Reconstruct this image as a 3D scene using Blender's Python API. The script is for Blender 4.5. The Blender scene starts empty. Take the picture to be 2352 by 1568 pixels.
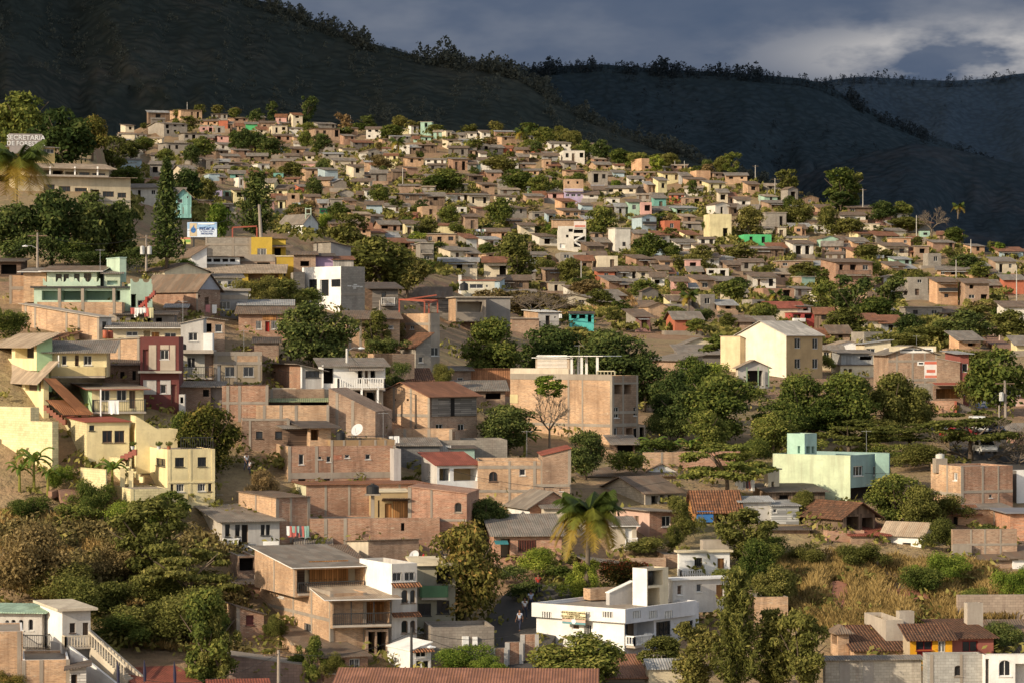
import bpy, math, random
import numpy as np
from mathutils import Vector, noise as mnoise
R = math.radians
F = 6700.0; CU = 1176.0; CV = 784.0          # focal length and centre of the survey grid used to place things
scene = bpy.context.scene
COL = scene.collection
rng = random.Random(7)
# ------------------------------------------------------------------ terrain depth survey
TV = [250,300,350,400,450,500,550,600,650,700,750,800,850,900,1000,1100,1200,1300,1400,1568,1700,2100,2900]
_T = {
 -700:[660,560,500,460,432,405,378,352,330,312,298,288,280,274,264,256,248,240,230,212,195,145,88],
 0:[660,560,500,460,432,405,378,352,330,312,298,288,280,274,264,256,248,240,230,212,195,145,88],
 220:[720,600,520,470,438,410,382,355,332,314,300,290,282,276,265,257,249,240,230,212,195,145,88],
 270:[1400,1250,1050,760,540,430,390,358,334,316,302,291,283,277,266,257,249,240,230,212,195,145,88],
 300:[1400,1270,1120,900,620,450,395,360,336,317,303,292,284,278,267,258,250,241,231,213,195,145,88],
 600:[1400,1280,1150,1000,850,720,480,402,370,342,322,308,297,288,273,262,252,243,232,214,196,145,88],
 900:[1380,1260,1130,1010,910,830,740,600,450,385,350,328,313,301,281,267,256,245,234,215,197,145,88],
 1200:[1330,1230,1130,1040,950,885,830,780,700,600,490,410,360,335,300,276,260,248,236,216,197,145,88],
 1600:[1220,1150,1080,1010,940,880,830,780,715,620,525,440,390,355,308,281,263,250,237,217,198,145,88],
 2000:[1080,1040,1000,960,920,885,845,800,745,680,570,470,410,370,316,286,266,252,238,218,198,145,88],
 2352:[1080,1040,1000,960,920,885,845,800,745,680,570,470,410,370,316,286,266,252,238,218,198,145,88],
 3000:[1080,1040,1000,960,920,885,845,800,745,680,570,470,410,370,316,286,266,252,238,218,198,145,88],
}
_TU = sorted(_T)
def depth(u, v):
    cols = [np.interp(v, TV, _T[k]) for k in _TU]
    return float(np.interp(u, _TU, cols))
_CR = [(-700,420),(0,332),(200,336),(245,322),(270,304),(400,264),(600,270),(700,280),(900,294),(1100,302),(1200,307),(1330,326),(1450,366),(1620,394),(1750,422),(1900,470),(2050,492),(2180,542),(2230,566),(2352,576),(3000,560)]
def crest(u): return float(np.interp(u, [c[0] for c in _CR], [c[1] for c in _CR]))
def P(u, v, D): return Vector(((u-CU)/F*D, D, (CV-v)/F*D))
def ground(u, v):
    return P(u, v, depth(u, v))
def ground_z(x, y):
    """height of the terrain at a plan position"""
    u = CU + F*x/y
    lo, hi = crest(u), 2900.0
    if depth(u, lo) < y: return (CV-lo)/F*depth(u, lo)
    for _ in range(24):
        m = (lo+hi)/2
        if depth(u, m) > y: lo = m
        else: hi = m
    return (CV-lo)/F*y
# ------------------------------------------------------------------ mesh builder
class MB:
    def __init__(s): s.v=[]; s.f=[]; s.m=[]; s.mats=[]
    def mi(s, mat):
        if mat not in s.mats: s.mats.append(mat)
        return s.mats.index(mat)
    def poly(s, pts, mat):
        n=len(s.v); s.v += [tuple(p) for p in pts]; s.f.append(tuple(range(n, n+len(pts)))); s.m.append(s.mi(mat))
    def hexa(s, p, mat):
        """8 corners: bottom 0-3 ccw, top 4-7"""
        n=len(s.v); s.v += [tuple(q) for q in p]; k=s.mi(mat)
        for f in ((3,2,1,0),(4,5,6,7),(0,1,5,4),(1,2,6,5),(2,3,7,6),(3,0,4,7)):
            s.f.append(tuple(n+i for i in f)); s.m.append(k)
    def box(s, o, ax, ay, az, mat):
        o=Vector(o); ax=Vector(ax); ay=Vector(ay); az=Vector(az)
        s.hexa([o,o+ax,o+ax+ay,o+ay,o+az,o+ax+az,o+ax+ay+az,o+ay+az], mat)
    def bar(s, a, b, w, mat, up=Vector((0,0,1))):
        a=Vector(a); b=Vector(b); d=(b-a)
        if d.length<1e-6: return
        d.normalize(); x=d.cross(up)
        if x.length<1e-3: x=Vector((1,0,0))
        x.normalize(); y=x.cross(d)
        x*=w/2; y*=w/2
        s.hexa([a-x-y,a+x-y,a+x+y,a-x+y,b-x-y,b+x-y,b+x+y,b-x+y], mat)
    def tube(s, pts, rad, mat, n=8, cap=True):
        pts=[Vector(p) for p in pts]; k=s.mi(mat); b=len(s.v)
        for i,p in enumerate(pts):
            d=(pts[min(i+1,len(pts)-1)]-pts[max(i-1,0)]); d.normalize()
            x=d.cross(Vector((0.13,0.2,1)));
            if x.length<1e-3: x=d.cross(Vector((1,0,0)))
            x.normalize(); y=x.cross(d); r=rad[i] if hasattr(rad,'__len__') else rad
            for j in range(n):
                a=2*math.pi*j/n; s.v.append(tuple(p+x*(r*math.cos(a))+y*(r*math.sin(a))))
        for i in range(len(pts)-1):
            for j in range(n):
                s.f.append((b+i*n+j,b+i*n+(j+1)%n,b+(i+1)*n+(j+1)%n,b+(i+1)*n+j)); s.m.append(k)
        if cap:
            s.f.append(tuple(b+j for j in range(n))[::-1]); s.m.append(k)
            e=b+(len(pts)-1)*n; s.f.append(tuple(e+j for j in range(n))); s.m.append(k)
    def build(s, name, parent=None, origin=None, smooth=False):
        if not s.f: return None
        o = origin if origin is not None else (parent_origin(parent) if parent else Vector((0,0,0)))
        me=bpy.data.meshes.new(name)
        vv=np.array(s.v, dtype=float); 
        me.from_pydata((vv-np.array(o)).tolist(), [], s.f)
        for m in s.mats: me.materials.append(m)
        me.polygons.foreach_set('material_index', s.m)
        if smooth: me.polygons.foreach_set('use_smooth', [True]*len(s.f))
        uv=me.uv_layers.new(name='UVMap'); arr=np.zeros((len(me.loops),2)); li=0
        for f in s.f:
            p=vv[list(f)]; n=np.zeros(3); q=len(f)
            for i in range(q): n+=np.cross(p[i]-p[0], p[(i+1)%q]-p[0])
            L=np.linalg.norm(n); n = n/L if L>0 else np.array([0,0,1.])
            hz=math.hypot(n[0],n[1])
            if hz<0.03: e=np.array([1,0,0.]); g=np.array([0,1,0.])
            else:
                e=np.array([-n[1],n[0],0])/hz; g=np.cross(n,e)
            arr[li:li+q,0]=p@e; arr[li:li+q,1]=p@g; li+=q
        uv.data.foreach_set('uv', arr.ravel())
        ob=bpy.data.objects.new(name, me); COL.objects.link(ob)
        if parent: ob.parent=parent
        else: ob.location=o
        return ob
def parent_origin(p):
    v=Vector((0,0,0))
    while p is not None: v=v+p.location; p=p.parent
    return v
def tag(o, label=None, cat=None, group=None, kind=None):
    if label: o['label']=label
    if cat: o['category']=cat
    if group: o['group']=group
    if kind: o['kind']=kind
    return o
def empty(name, loc, label, cat, group=None):
    o=bpy.data.objects.new(name, None); COL.objects.link(o); o.location=loc; o.empty_display_size=.3
    return tag(o,label,cat,group)
# ------------------------------------------------------------------ materials
_MC={}
def newmat(key):
    m=bpy.data.materials.new(key); m.use_nodes=True; nt=m.node_tree; nt.nodes.clear()
    out=nt.nodes.new('ShaderNodeOutputMaterial'); b=nt.nodes.new('ShaderNodeBsdfPrincipled')
    nt.links.new(b.outputs[0], out.inputs[0]); b.inputs['Roughness'].default_value=.85
    b.inputs['Specular IOR Level'].default_value=.25
    return m,nt,b
def N(nt,t,**k):
    n=nt.nodes.new(t)
    for a,v in k.items(): setattr(n,a,v)
    return n
def noise(nt, vec, scale, detail=4, rough=.6):
    n=N(nt,'ShaderNodeTexNoise'); n.inputs['Scale'].default_value=scale; n.inputs['Detail'].default_value=detail; n.inputs['Roughness'].default_value=rough
    if vec is not None: nt.links.new(vec,n.inputs['Vector'])
    return n.outputs[0]
def ramp(nt, fac, stops):
    n=N(nt,'ShaderNodeValToRGB'); e=n.color_ramp.elements
    while len(e)<len(stops): e.new(.5)
    for i,(p,c) in enumerate(stops):
        e[i].position=p; e[i].color=(c[0],c[1],c[2],1) if hasattr(c,'__len__') else (c,c,c,1)
    nt.links.new(fac,n.inputs[0]); return n.outputs[0]
def mix(nt, fac, a, b, mode='MIX'):
    n=N(nt,'ShaderNodeMix',data_type='RGBA',blend_type=mode)
    for s,i in ((fac,0),(a,6),(b,7)):
        if hasattr(s,'links') or isinstance(s,bpy.types.NodeSocket): nt.links.new(s,n.inputs[i])
        elif i==0: n.inputs[0].default_value=s
        else: n.inputs[i].default_value=(s[0],s[1],s[2],1)
    return n.outputs[2]
def scaled(nt, vec, sc):
    n=N(nt,'ShaderNodeMapping'); n.inputs['Scale'].default_value=sc; nt.links.new(vec,n.inputs[0]); return n.outputs[0]
def bump(nt, b, h, s, d=.05):
    n=N(nt,'ShaderNodeBump'); n.inputs['Strength'].default_value=s; n.inputs['Distance'].default_value=d
    nt.links.new(h,n.inputs['Height']); nt.links.new(n.outputs[0],b.inputs['Normal'])
def mul(c,k): return tuple(min(1,x*k) for x in c)
def uvn(nt): return N(nt,'ShaderNodeTexCoord').outputs['UV']
def pos(nt): return N(nt,'ShaderNodeNewGeometry').outputs['Position']
def paint(c, dirt=.5, key=None, block=False):
    """painted plaster with stains; block shows faint masonry joints"""
    k=('paint',tuple(round(x,3) for x in c),dirt,block)
    if k in _MC: return _MC[k]
    m,nt,b=newmat('plaster_paint'); uv=uvn(nt)
    a=noise(nt,uv,.35,5,.65); st=noise(nt,scaled(nt,uv,(1.6,.16,1)),1.0,4,.6); fi=noise(nt,uv,5,3)
    c1=mix(nt, ramp(nt,a,[(.38,0),(.64,1)]), c, mul(c,.74)); fp=noise(nt,scaled(nt,uv,(1,1.6,1)),.9,5,.75); c1=mix(nt, ramp(nt,fp,[(.57,0),(.63,dirt*.8)]), c1, (c[0]*.62+.05,c[1]*.6+.05,c[2]*.6+.05))
    c2=mix(nt, ramp(nt,st,[(.48,0),(.72,min(1,dirt*1.3))]), c1, mul((c[0]*.55+.06,c[1]*.5+.05,c[2]*.5+.04),.9))
    c3=mix(nt, ramp(nt,fi,[(.3,.0),(.8,.22)]), c2, mul(c,.6))
    if block:
        br=N(nt,'ShaderNodeTexBrick'); nt.links.new(uv,br.inputs['Vector'])
        br.inputs['Scale'].default_value=1; br.inputs['Brick Width'].default_value=.42; br.inputs['Row Height'].default_value=.21; br.inputs['Mortar Size'].default_value=.012
        br.inputs['Color1'].default_value=(1,1,1,1); br.inputs['Color2'].default_value=(.78,.78,.78,1); br.inputs['Mortar'].default_value=(.6,.6,.58,1)
        c3=mix(nt,1.0,c3,br.outputs[0],'MULTIPLY')
    nt.links.new(c3,b.inputs['Base Color']); bump(nt,b,fi,.5,.03)
    _MC[k]=m; return m
def brick(c, key='brick_masonry', mortar=(.5,.42,.32)):
    k=('brick',tuple(round(x,3) for x in c))
    if k in _MC: return _MC[k]
    m,nt,b=newmat(key); uv=uvn(nt)
    br=N(nt,'ShaderNodeTexBrick'); nt.links.new(uv,br.inputs['Vector'])
    br.inputs['Scale'].default_value=1; br.inputs['Brick Width'].default_value=.27; br.inputs['Row Height'].default_value=.085; br.inputs['Mortar Size'].default_value=.016
    br.inputs['Color1'].default_value=(*c,1); br.inputs['Color2'].default_value=(c[0]*.66,c[1]*.6,c[2]*.58,1); br.inputs['Mortar'].default_value=(*mortar,1)
    h=noise(nt,scaled(nt,uv,(.5,3.4,1)),1.0,6,.75); a=noise(nt,uv,.3,5,.65); p=noise(nt,scaled(nt,uv,(.7,1.8,1)),2.0,4,.6); f=noise(nt,scaled(nt,uv,(2.2,11,1)),1.0,3,.7)
    c1=mix(nt,ramp(nt,h,[(.40,0),(.60,.85)]),br.outputs[0],(min(.75,c[0]*1.28),c[1]*1.38,c[2]*1.45))
    c1=mix(nt,ramp(nt,f,[(.36,.7),(.52,0)]),c1,mul(c,.5))
    c2=mix(nt,ramp(nt,a,[(.42,0),(.68,.75)]),c1,(c[0]*.5,c[1]*.52,c[2]*.56))
    c3=mix(nt,ramp(nt,p,[(.60,0),(.70,.6)]),c2,(.5,.42,.31))
    st=noise(nt,scaled(nt,uv,(1.5,.12,1)),1.0,4,.65)
    c4=mix(nt,ramp(nt,st,[(.52,0),(.74,.6)]),c3,(c[0]*.34,c[1]*.36,c[2]*.4))
    nt.links.new(c4,b.inputs['Base Color']); bump(nt,b,br.outputs[1],-.4,.02)
    _MC[k]=m; return m
def sheet(c, rust=.3, key='corrugated_sheet', pitch=.2):
    k=('sheet',tuple(round(x,3) for x in c),rust)
    if k in _MC: return _MC[k]
    m,nt,b=newmat(key); uv=uvn(nt)
    br=N(nt,'ShaderNodeTexBrick'); nt.links.new(uv,br.inputs['Vector']); br.inputs['Scale'].default_value=1
    br.inputs['Brick Width'].default_value=.85; br.inputs['Row Height'].default_value=1.9; br.inputs['Mortar Size'].default_value=.02
    br.inputs['Color1'].default_value=(*mul(c,1.3),1); br.inputs['Color2'].default_value=(*mul(c,.68),1); br.inputs['Mortar'].default_value=(*mul(c,.5),1)
    a=noise(nt,uv,.5,6,.7); s=noise(nt,scaled(nt,uv,(2.2,.3,1)),1.0,5,.65)
    c1=mix(nt,ramp(nt,a,[(.35,0),(.68,.85)]),br.outputs[0],mul(c,.5))
    pt=noise(nt,scaled(nt,uv,(.9,.45,1)),1.0,2,.4); c1=mix(nt,ramp(nt,pt,[(.56,0),(.58,.5)]),c1,mul(c,1.35))
    c2=mix(nt,ramp(nt,s,[(.47,0),(.66,rust)]),c1,(.24,.105,.045))
    w=N(nt,'ShaderNodeTexWave'); w.bands_direction='X'; w.inputs['Scale'].default_value=.314/pitch; w.inputs['Distortion'].default_value=.2
    nt.links.new(uv,w.inputs[0])
    c3=mix(nt,.35,c2,mix(nt,w.outputs['Fac'],mul(c,.45),mul(c,1.15)))
    nt.links.new(c3,b.inputs['Base Color']); bump(nt,b,w.outputs['Fac'],.6,.05)
    b.inputs['Roughness'].default_value=.7
    _MC[k]=m; return m
def tiles(c=(.26,.12,.065)):
    k=('tiles',c)
    if k in _MC: return _MC[k]
    m,nt,b=newmat('clay_tile'); uv=uvn(nt)
    br=N(nt,'ShaderNodeTexBrick'); nt.links.new(uv,br.inputs['Vector']); br.inputs['Scale'].default_value=1; br.offset=0
    br.inputs['Brick Width'].default_value=.24; br.inputs['Row Height'].default_value=.36; br.inputs['Mortar Size'].default_value=.03
    br.inputs['Color1'].default_value=(*mul(c,1.35),1); br.inputs['Color2'].default_value=(*mul(c,.5),1); br.inputs['Mortar'].default_value=(*mul(c,.25),1)
    a=noise(nt,uv,.7,5,.7); p=noise(nt,uv,3.5,3,.6)
    c1=mix(nt,ramp(nt,a,[(.4,0),(.7,.75)]),br.outputs[0],(.075,.055,.04))
    c2=mix(nt,ramp(nt,p,[(.55,0),(.72,.6)]),c1,(.36,.2,.11))
    w=N(nt,'ShaderNodeTexWave'); w.inputs['Scale'].default_value=1.31; nt.links.new(uv,w.inputs[0])
    nt.links.new(mix(nt,ramp(nt,w.outputs['Fac'],[(0,.6),(.5,0)]),c2,mul(c,.2)),b.inputs['Base Color']); bump(nt,b,w.outputs['Fac'],1,.08)
    _MC[k]=m; return m
def planks(c=(.2,.14,.1), vertical=True, key='wood_planks'):
    k=('planks',c,vertical)
    if k in _MC: return _MC[k]
    m,nt,b=newmat(key); uv=uvn(nt)
    vec = scaled(nt,uv,(1,1,1))
    br=N(nt,'ShaderNodeTexBrick'); 
    mp=N(nt,'ShaderNodeMapping'); mp.inputs['Rotation'].default_value=(0,0,R(90) if vertical else 0); nt.links.new(uv,mp.inputs[0]); nt.links.new(mp.outputs[0],br.inputs['Vector'])
    br.inputs['Scale'].default_value=1; br.inputs['Brick Width'].default_value=3.1; br.inputs['Row Height'].default_value=.2; br.inputs['Mortar Size'].default_value=.018
    br.inputs['Color1'].default_value=(*mul(c,1.4),1); br.inputs['Color2'].default_value=(*mul(c,.55),1); br.inputs['Mortar'].default_value=(*mul(c,.2),1)
    a=noise(nt,uv,.6,5,.7)
    nt.links.new(mix(nt,ramp(nt,a,[(.35,0),(.75,.7)]),br.outputs[0],mul((c[0]*.7,c[1]*.7,c[2]*.75),.7)),b.inputs['Base Color']); bump(nt,b,br.outputs[1],-.5,.03)
    _MC[k]=m; return m
def flat(c, rough=.8, key='paint', metal=0, spec=.3):
    k=('flat',tuple(round(x,3) for x in c),rough,metal)
    if k in _MC: return _MC[k]
    m,nt,b=newmat(key); a=noise(nt,pos(nt),1.7,4,.6)
    nt.links.new(mix(nt,ramp(nt,a,[(.35,0),(.75,.45)]),c,mul(c,.6)),b.inputs['Base Color'])
    b.inputs['Roughness'].default_value=rough; b.inputs['Metallic'].default_value=metal; b.inputs['Specular IOR Level'].default_value=spec
    _MC[k]=m; return m
def leafmat(name, dark, mid, light):
    k=('leaf',name)
    if k in _MC: return _MC[k]
    m=bpy.data.materials.new('leaf_'+name); m.use_nodes=True; nt=m.node_tree; nt.nodes.clear()
    out=N(nt,'ShaderNodeOutputMaterial'); at=N(nt,'ShaderNodeAttribute',attribute_name='tint'); oi=N(nt,'ShaderNodeObjectInfo')
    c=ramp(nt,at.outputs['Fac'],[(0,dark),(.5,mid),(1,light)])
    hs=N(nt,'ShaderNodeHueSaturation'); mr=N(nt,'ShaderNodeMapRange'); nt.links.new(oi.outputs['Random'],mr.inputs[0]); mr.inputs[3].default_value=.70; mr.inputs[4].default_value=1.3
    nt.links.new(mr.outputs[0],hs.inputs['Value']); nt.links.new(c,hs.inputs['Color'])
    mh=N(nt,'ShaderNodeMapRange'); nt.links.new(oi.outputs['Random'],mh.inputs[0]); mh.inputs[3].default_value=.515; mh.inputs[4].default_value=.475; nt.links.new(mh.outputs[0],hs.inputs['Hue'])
    d=N(nt,'ShaderNodeBsdfDiffuse'); t=N(nt,'ShaderNodeBsdfTranslucent'); ms=N(nt,'ShaderNodeMixShader'); ms.inputs[0].default_value=.3
    nt.links.new(hs.outputs[0],d.inputs[0]); nt.links.new(hs.outputs[0],t.inputs[0])
    nt.links.new(d.outputs[0],ms.inputs[1]); nt.links.new(t.outputs[0],ms.inputs[2]); nt.links.new(ms.outputs[0],out.inputs[0])
    _MC[k]=m; return m
LEAF={
 'dark':leafmat('dark',(0.026,0.041,0.017),(0.087,0.120,0.035),(0.230,0.231,0.071)),
 'mid':leafmat('mid',(0.035,0.058,0.017),(0.131,0.162,0.038),(0.328,0.310,0.079)),
 'bright':leafmat('bright',(0.048,0.087,0.017),(0.175,0.237,0.038),(0.415,0.433,0.083)),
 'olive':leafmat('olive',(0.045,0.052,0.015),(0.153,0.159,0.042),(0.330,0.295,0.088)),
 'rust':leafmat('rust',(0.042,0.047,0.014),(0.147,0.147,0.035),(0.425,0.277,0.083)),
 'dry':leafmat('dry',(0.065,0.054,0.024),(0.224,0.171,0.071),(0.425,0.319,0.142)),
 'grass':leafmat('grass',(0.122,0.083,0.030),(0.341,0.230,0.086),(0.585,0.414,0.172)),
 'palm':leafmat('palm',(0.038,0.054,0.010),(0.165,0.180,0.024),(0.509,0.300,0.042)),
 'banana':leafmat('banana',(0.038,0.072,0.014),(0.127,0.204,0.030),(0.305,0.360,0.060)),
 'red':leafmat('red',(.03,.045,.012),(.11,.09,.03),(.6,.06,.05)),
 'pine':leafmat('pine',(.05,.058,.05),(.08,.09,.078),(.11,.118,.098))}
GLASS=flat((.018,.02,.024),.12,'window_glass',0,.6)
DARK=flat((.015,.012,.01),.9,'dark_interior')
WHITE=paint((.86,.84,.80),.18); CONC=paint((.34,.29,.235),.6); CONCL=paint((.46,.4,.33),.5); GREYB=paint((.36,.32,.27),.55,block=True); GREYD=paint((.2,.18,.165),.5)
BTAN=brick((.50,.300,.172)); BRED=brick((.35,.178,.108)); BBRN=brick((.345,.21,.135)); BPINK=brick((.42,.205,.128)); BDRK=brick((.23,.13,.085))
RGREY=sheet((.25,.22,.185),.35); RTAN=sheet((.42,.33,.24),.35); RBRN=sheet((.2,.15,.11),.5); RRUST=sheet((.26,.12,.07),.8); RRED=sheet((.3,.09,.06),.3); RZINC=sheet((.36,.36,.35),.25); RORANGE=sheet((.42,.17,.07),.3); RDARK=sheet((.12,.1,.085),.3)
TILE=tiles(); TILEO=tiles((.4,.17,.08))
WOOD=planks((.2,.14,.095)); WOODG=planks((.25,.215,.18),False); WOODO=planks((.42,.2,.07)); WOODD=planks((.13,.085,.06),False)
METAL=flat((.05,.05,.05),.5,'dark_iron',.3); STEEL=flat((.42,.42,.42),.4,'galvanised_steel',.6); POLE=paint((.34,.29,.24),.3); RUSTM=flat((.3,.08,.05),.7,'red_oxide_paint')
BARK=flat((.14,.105,.075),.95,'bark'); BARKG=flat((.17,.135,.10),.95,'bark_grey')
# ------------------------------------------------------------------ ground
def grid_object(name, pts, mat, kind='structure', smooth=True):
    nv,nu=pts.shape[:2]; me=bpy.data.meshes.new(name)
    idx=np.arange(nv*nu).reshape(nv,nu)
    f=np.stack([idx[:-1,:-1],idx[:-1,1:],idx[1:,1:],idx[1:,:-1]],-1).reshape(-1,4)
    me.from_pydata(pts.reshape(-1,3).tolist(),[],f.tolist()); me.materials.append(mat)
    me.polygons.foreach_set('use_smooth',[smooth]*len(f))
    o=bpy.data.objects.new(name,me); COL.objects.link(o); o['kind']=kind; return o
def ground_mat():
    m,nt,b=newmat('earth_and_dry_grass'); p=pos(nt)
    a=noise(nt,p,.035,5,.65); g=noise(nt,p,.12,5,.7); f=noise(nt,p,1.1,4,.7); ff=noise(nt,scaled(nt,p,(3,3,.6)),1.6,3,.7)
    c=mix(nt,ramp(nt,a,[(.38,0),(.62,1)]),(.34,.2,.125),(.34,.265,.135))
    c=mix(nt,ramp(nt,g,[(.5,0),(.66,.85)]),c,(.12,.115,.045))
    c=mix(nt,ramp(nt,f,[(.35,0),(.75,.75)]),c,(.17,.115,.07))
    c=mix(nt,ramp(nt,ff,[(.55,0),(.75,.5)]),c,(.45,.33,.19))
    nt.links.new(c,b.inputs['Base Color']); bump(nt,b,f,1,.4); return m
EARTH=ground_mat()
us=np.concatenate([np.linspace(-700,-50,10),np.linspace(0,2352,140),np.linspace(2400,3000,10)])
vs=np.concatenate([np.linspace(0,1,150)])
pts=[]
for t in vs:
    row=[]
    for u in us:
        vc=crest(u); v=1700+t*(vc-1700); D=depth(u,v); q=P(u,v,D)
        k=mnoise.noise(Vector((q.x*.06,q.y*.06,0)))*.0022*D*float(np.interp(D,[300,620],[.22,.8]))
        row.append((q.x,q.y,q.z-.15+k-.003*D*0.3))
    pts.append(row)
top=pts[-1]
for dy,dz in ((25,-1.5),(80,-12),(200,-45),(420,-110),(900,-190),(2500,-230),(9000,-260)):
    pts.append([(x*(1+dy/y),y+dy,z+dz) for x,y,z in top])
low=pts[0]
pts=[[(x*.62,110,-26.5-.0*y) for x,y,z in low],[(x*.2,20,-31) for x,y,z in low]][::-1]+pts
ter=grid_object('ground',np.array(pts,float),EARTH)
# ------------------------------------------------------------------ mountains
def hill_mat(name, c_tree, c_soil, c_grass, sc, lo=.42, hi=.6):
    m,nt,b=newmat(name); p=pos(nt)
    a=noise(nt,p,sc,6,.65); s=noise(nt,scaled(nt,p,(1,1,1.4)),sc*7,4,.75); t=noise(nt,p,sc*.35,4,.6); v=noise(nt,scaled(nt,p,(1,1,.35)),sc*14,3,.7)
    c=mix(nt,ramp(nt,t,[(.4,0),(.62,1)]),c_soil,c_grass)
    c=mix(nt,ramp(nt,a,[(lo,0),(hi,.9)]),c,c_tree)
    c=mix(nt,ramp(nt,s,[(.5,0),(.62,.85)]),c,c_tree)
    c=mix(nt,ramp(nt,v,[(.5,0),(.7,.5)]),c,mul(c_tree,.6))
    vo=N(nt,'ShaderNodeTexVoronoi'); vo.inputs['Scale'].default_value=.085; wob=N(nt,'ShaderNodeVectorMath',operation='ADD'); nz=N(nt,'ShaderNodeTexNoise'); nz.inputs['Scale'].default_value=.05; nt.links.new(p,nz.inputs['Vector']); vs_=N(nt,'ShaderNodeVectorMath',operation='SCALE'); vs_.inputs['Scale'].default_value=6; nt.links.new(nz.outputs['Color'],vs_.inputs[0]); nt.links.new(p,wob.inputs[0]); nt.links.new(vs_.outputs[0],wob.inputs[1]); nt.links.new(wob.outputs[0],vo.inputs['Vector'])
    crowns=ramp(nt,vo.outputs['Distance'],[(.25,0),(.75,1)])          # tree crowns, with the shade in the gaps painted into the colour
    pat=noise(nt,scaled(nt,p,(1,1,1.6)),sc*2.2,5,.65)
    gap_shade=N(nt,'ShaderNodeMath',operation='MULTIPLY'); nt.links.new(crowns,gap_shade.inputs[0]); nt.links.new(ramp(nt,pat,[(.36,.25),(.54,1)]),gap_shade.inputs[1])
    c=mix(nt,gap_shade.outputs[0],c,mul(c_tree,.6)); c=mix(nt,ramp(nt,pat,[(.40,0),(.60,.6)]),c,mul(c_tree,.8))
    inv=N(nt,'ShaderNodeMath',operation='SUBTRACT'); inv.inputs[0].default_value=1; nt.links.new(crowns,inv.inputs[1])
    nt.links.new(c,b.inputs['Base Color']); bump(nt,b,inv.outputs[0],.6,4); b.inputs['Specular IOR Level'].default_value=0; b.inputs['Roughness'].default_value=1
    return m
def ridge(name, prof, Dtop, Dbot, vbot, mat, amp, seed, nu=180, nv=70, u0=-500, u1=2900, tilt=0):
    us=np.linspace(u0,u1,nu); pu=[a for a,b in prof]; pv=[b for a,b in prof]; pts=[]
    for j in range(nv+6):
        row=[]
        for u in us:
            vt=np.interp(u,pu,pv); t=min(1,j/nv); v=vbot+(vt-vbot)*t
            Dt=Dtop+tilt*(u-1176); D=Dbot+(Dt-Dbot)*t**1.15
            n=0
            for k,(f,a) in enumerate(((.0016,1),(.004,.5),(.011,.22),(.03,.1))):
                n+=a*mnoise.noise(Vector((u*f*2.2+seed,v*f*1.2,seed+k)))
            D+=amp*n*math.sin(math.pi*min(1,t*1.02))**.6 if t<.98 else 0
            q=P(u,v,D)
            if j>nv: 
                e=(j-nv); q=Vector((q.x,q.y+e*170,q.z-e*e*18))
            row.append(tuple(q))
        pts.append(row)
    return grid_object(name,np.array(pts,float),mat), us
PROF_A=[(-500,-420),(0,-240),(300,-120),(560,-8),(620,8),(660,22),(720,48),(780,72),(850,100),(900,112),(960,130),(1010,136),(1060,142),(1110,148),(1160,160),(1200,172),(1260,215),(1330,258),(1400,290),(1500,330),(1580,356),(1660,388),(1760,430),(1900,500),(2300,640),(2900,760)]
PROF_B=[(-500,60),(700,120),(1100,160),(1180,162),(1230,158),(1290,152),(1380,148),(1480,156),(1560,162),(1640,166),(1700,168),(1760,174),(1840,180),(1880,190),(1920,208),(1960,232),(2010,262),(2080,292),(2200,340),(2352,420),(2900,640)]
PROF_C=[(-500,200),(1500,215),(1800,200),(1880,190),(1920,182),(1980,176),(2040,180),(2110,184),(2180,186),(2230,184),(2280,180),(2320,172),(2360,168),(2500,150),(2900,140)]
PROF_D=[(-500,420),(1200,420),(1500,440),(1700,430),(1850,400),(2000,350),(2100,330),(2200,345),(2352,380),(2900,430)]
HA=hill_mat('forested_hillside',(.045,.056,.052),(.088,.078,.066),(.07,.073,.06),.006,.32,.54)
HB=hill_mat('haze_tinted_forest_ridge',(.036,.054,.067),(.052,.062,.072),(.044,.06,.072),.004)  # air haze put into the base colours as a blue tint
HC=hill_mat('haze_tinted_far_ridge',(.055,.08,.108),(.064,.088,.115),(.06,.083,.11),.003)  # strongest haze tint, mixed into the colour of the farthest ridge
HD=hill_mat('haze_tinted_ravine_slope',(.037,.054,.068),(.062,.062,.07),(.047,.06,.072),.004,.46,.6)  # spur carries the same painted haze tint as the middle ridge
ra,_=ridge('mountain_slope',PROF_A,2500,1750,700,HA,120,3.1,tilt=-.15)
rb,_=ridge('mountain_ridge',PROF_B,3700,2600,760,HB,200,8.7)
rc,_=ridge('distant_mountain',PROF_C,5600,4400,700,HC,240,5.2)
rd,_=ridge('mountain_spur',PROF_D,3000,2300,760,HD,160,2.2)
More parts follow.
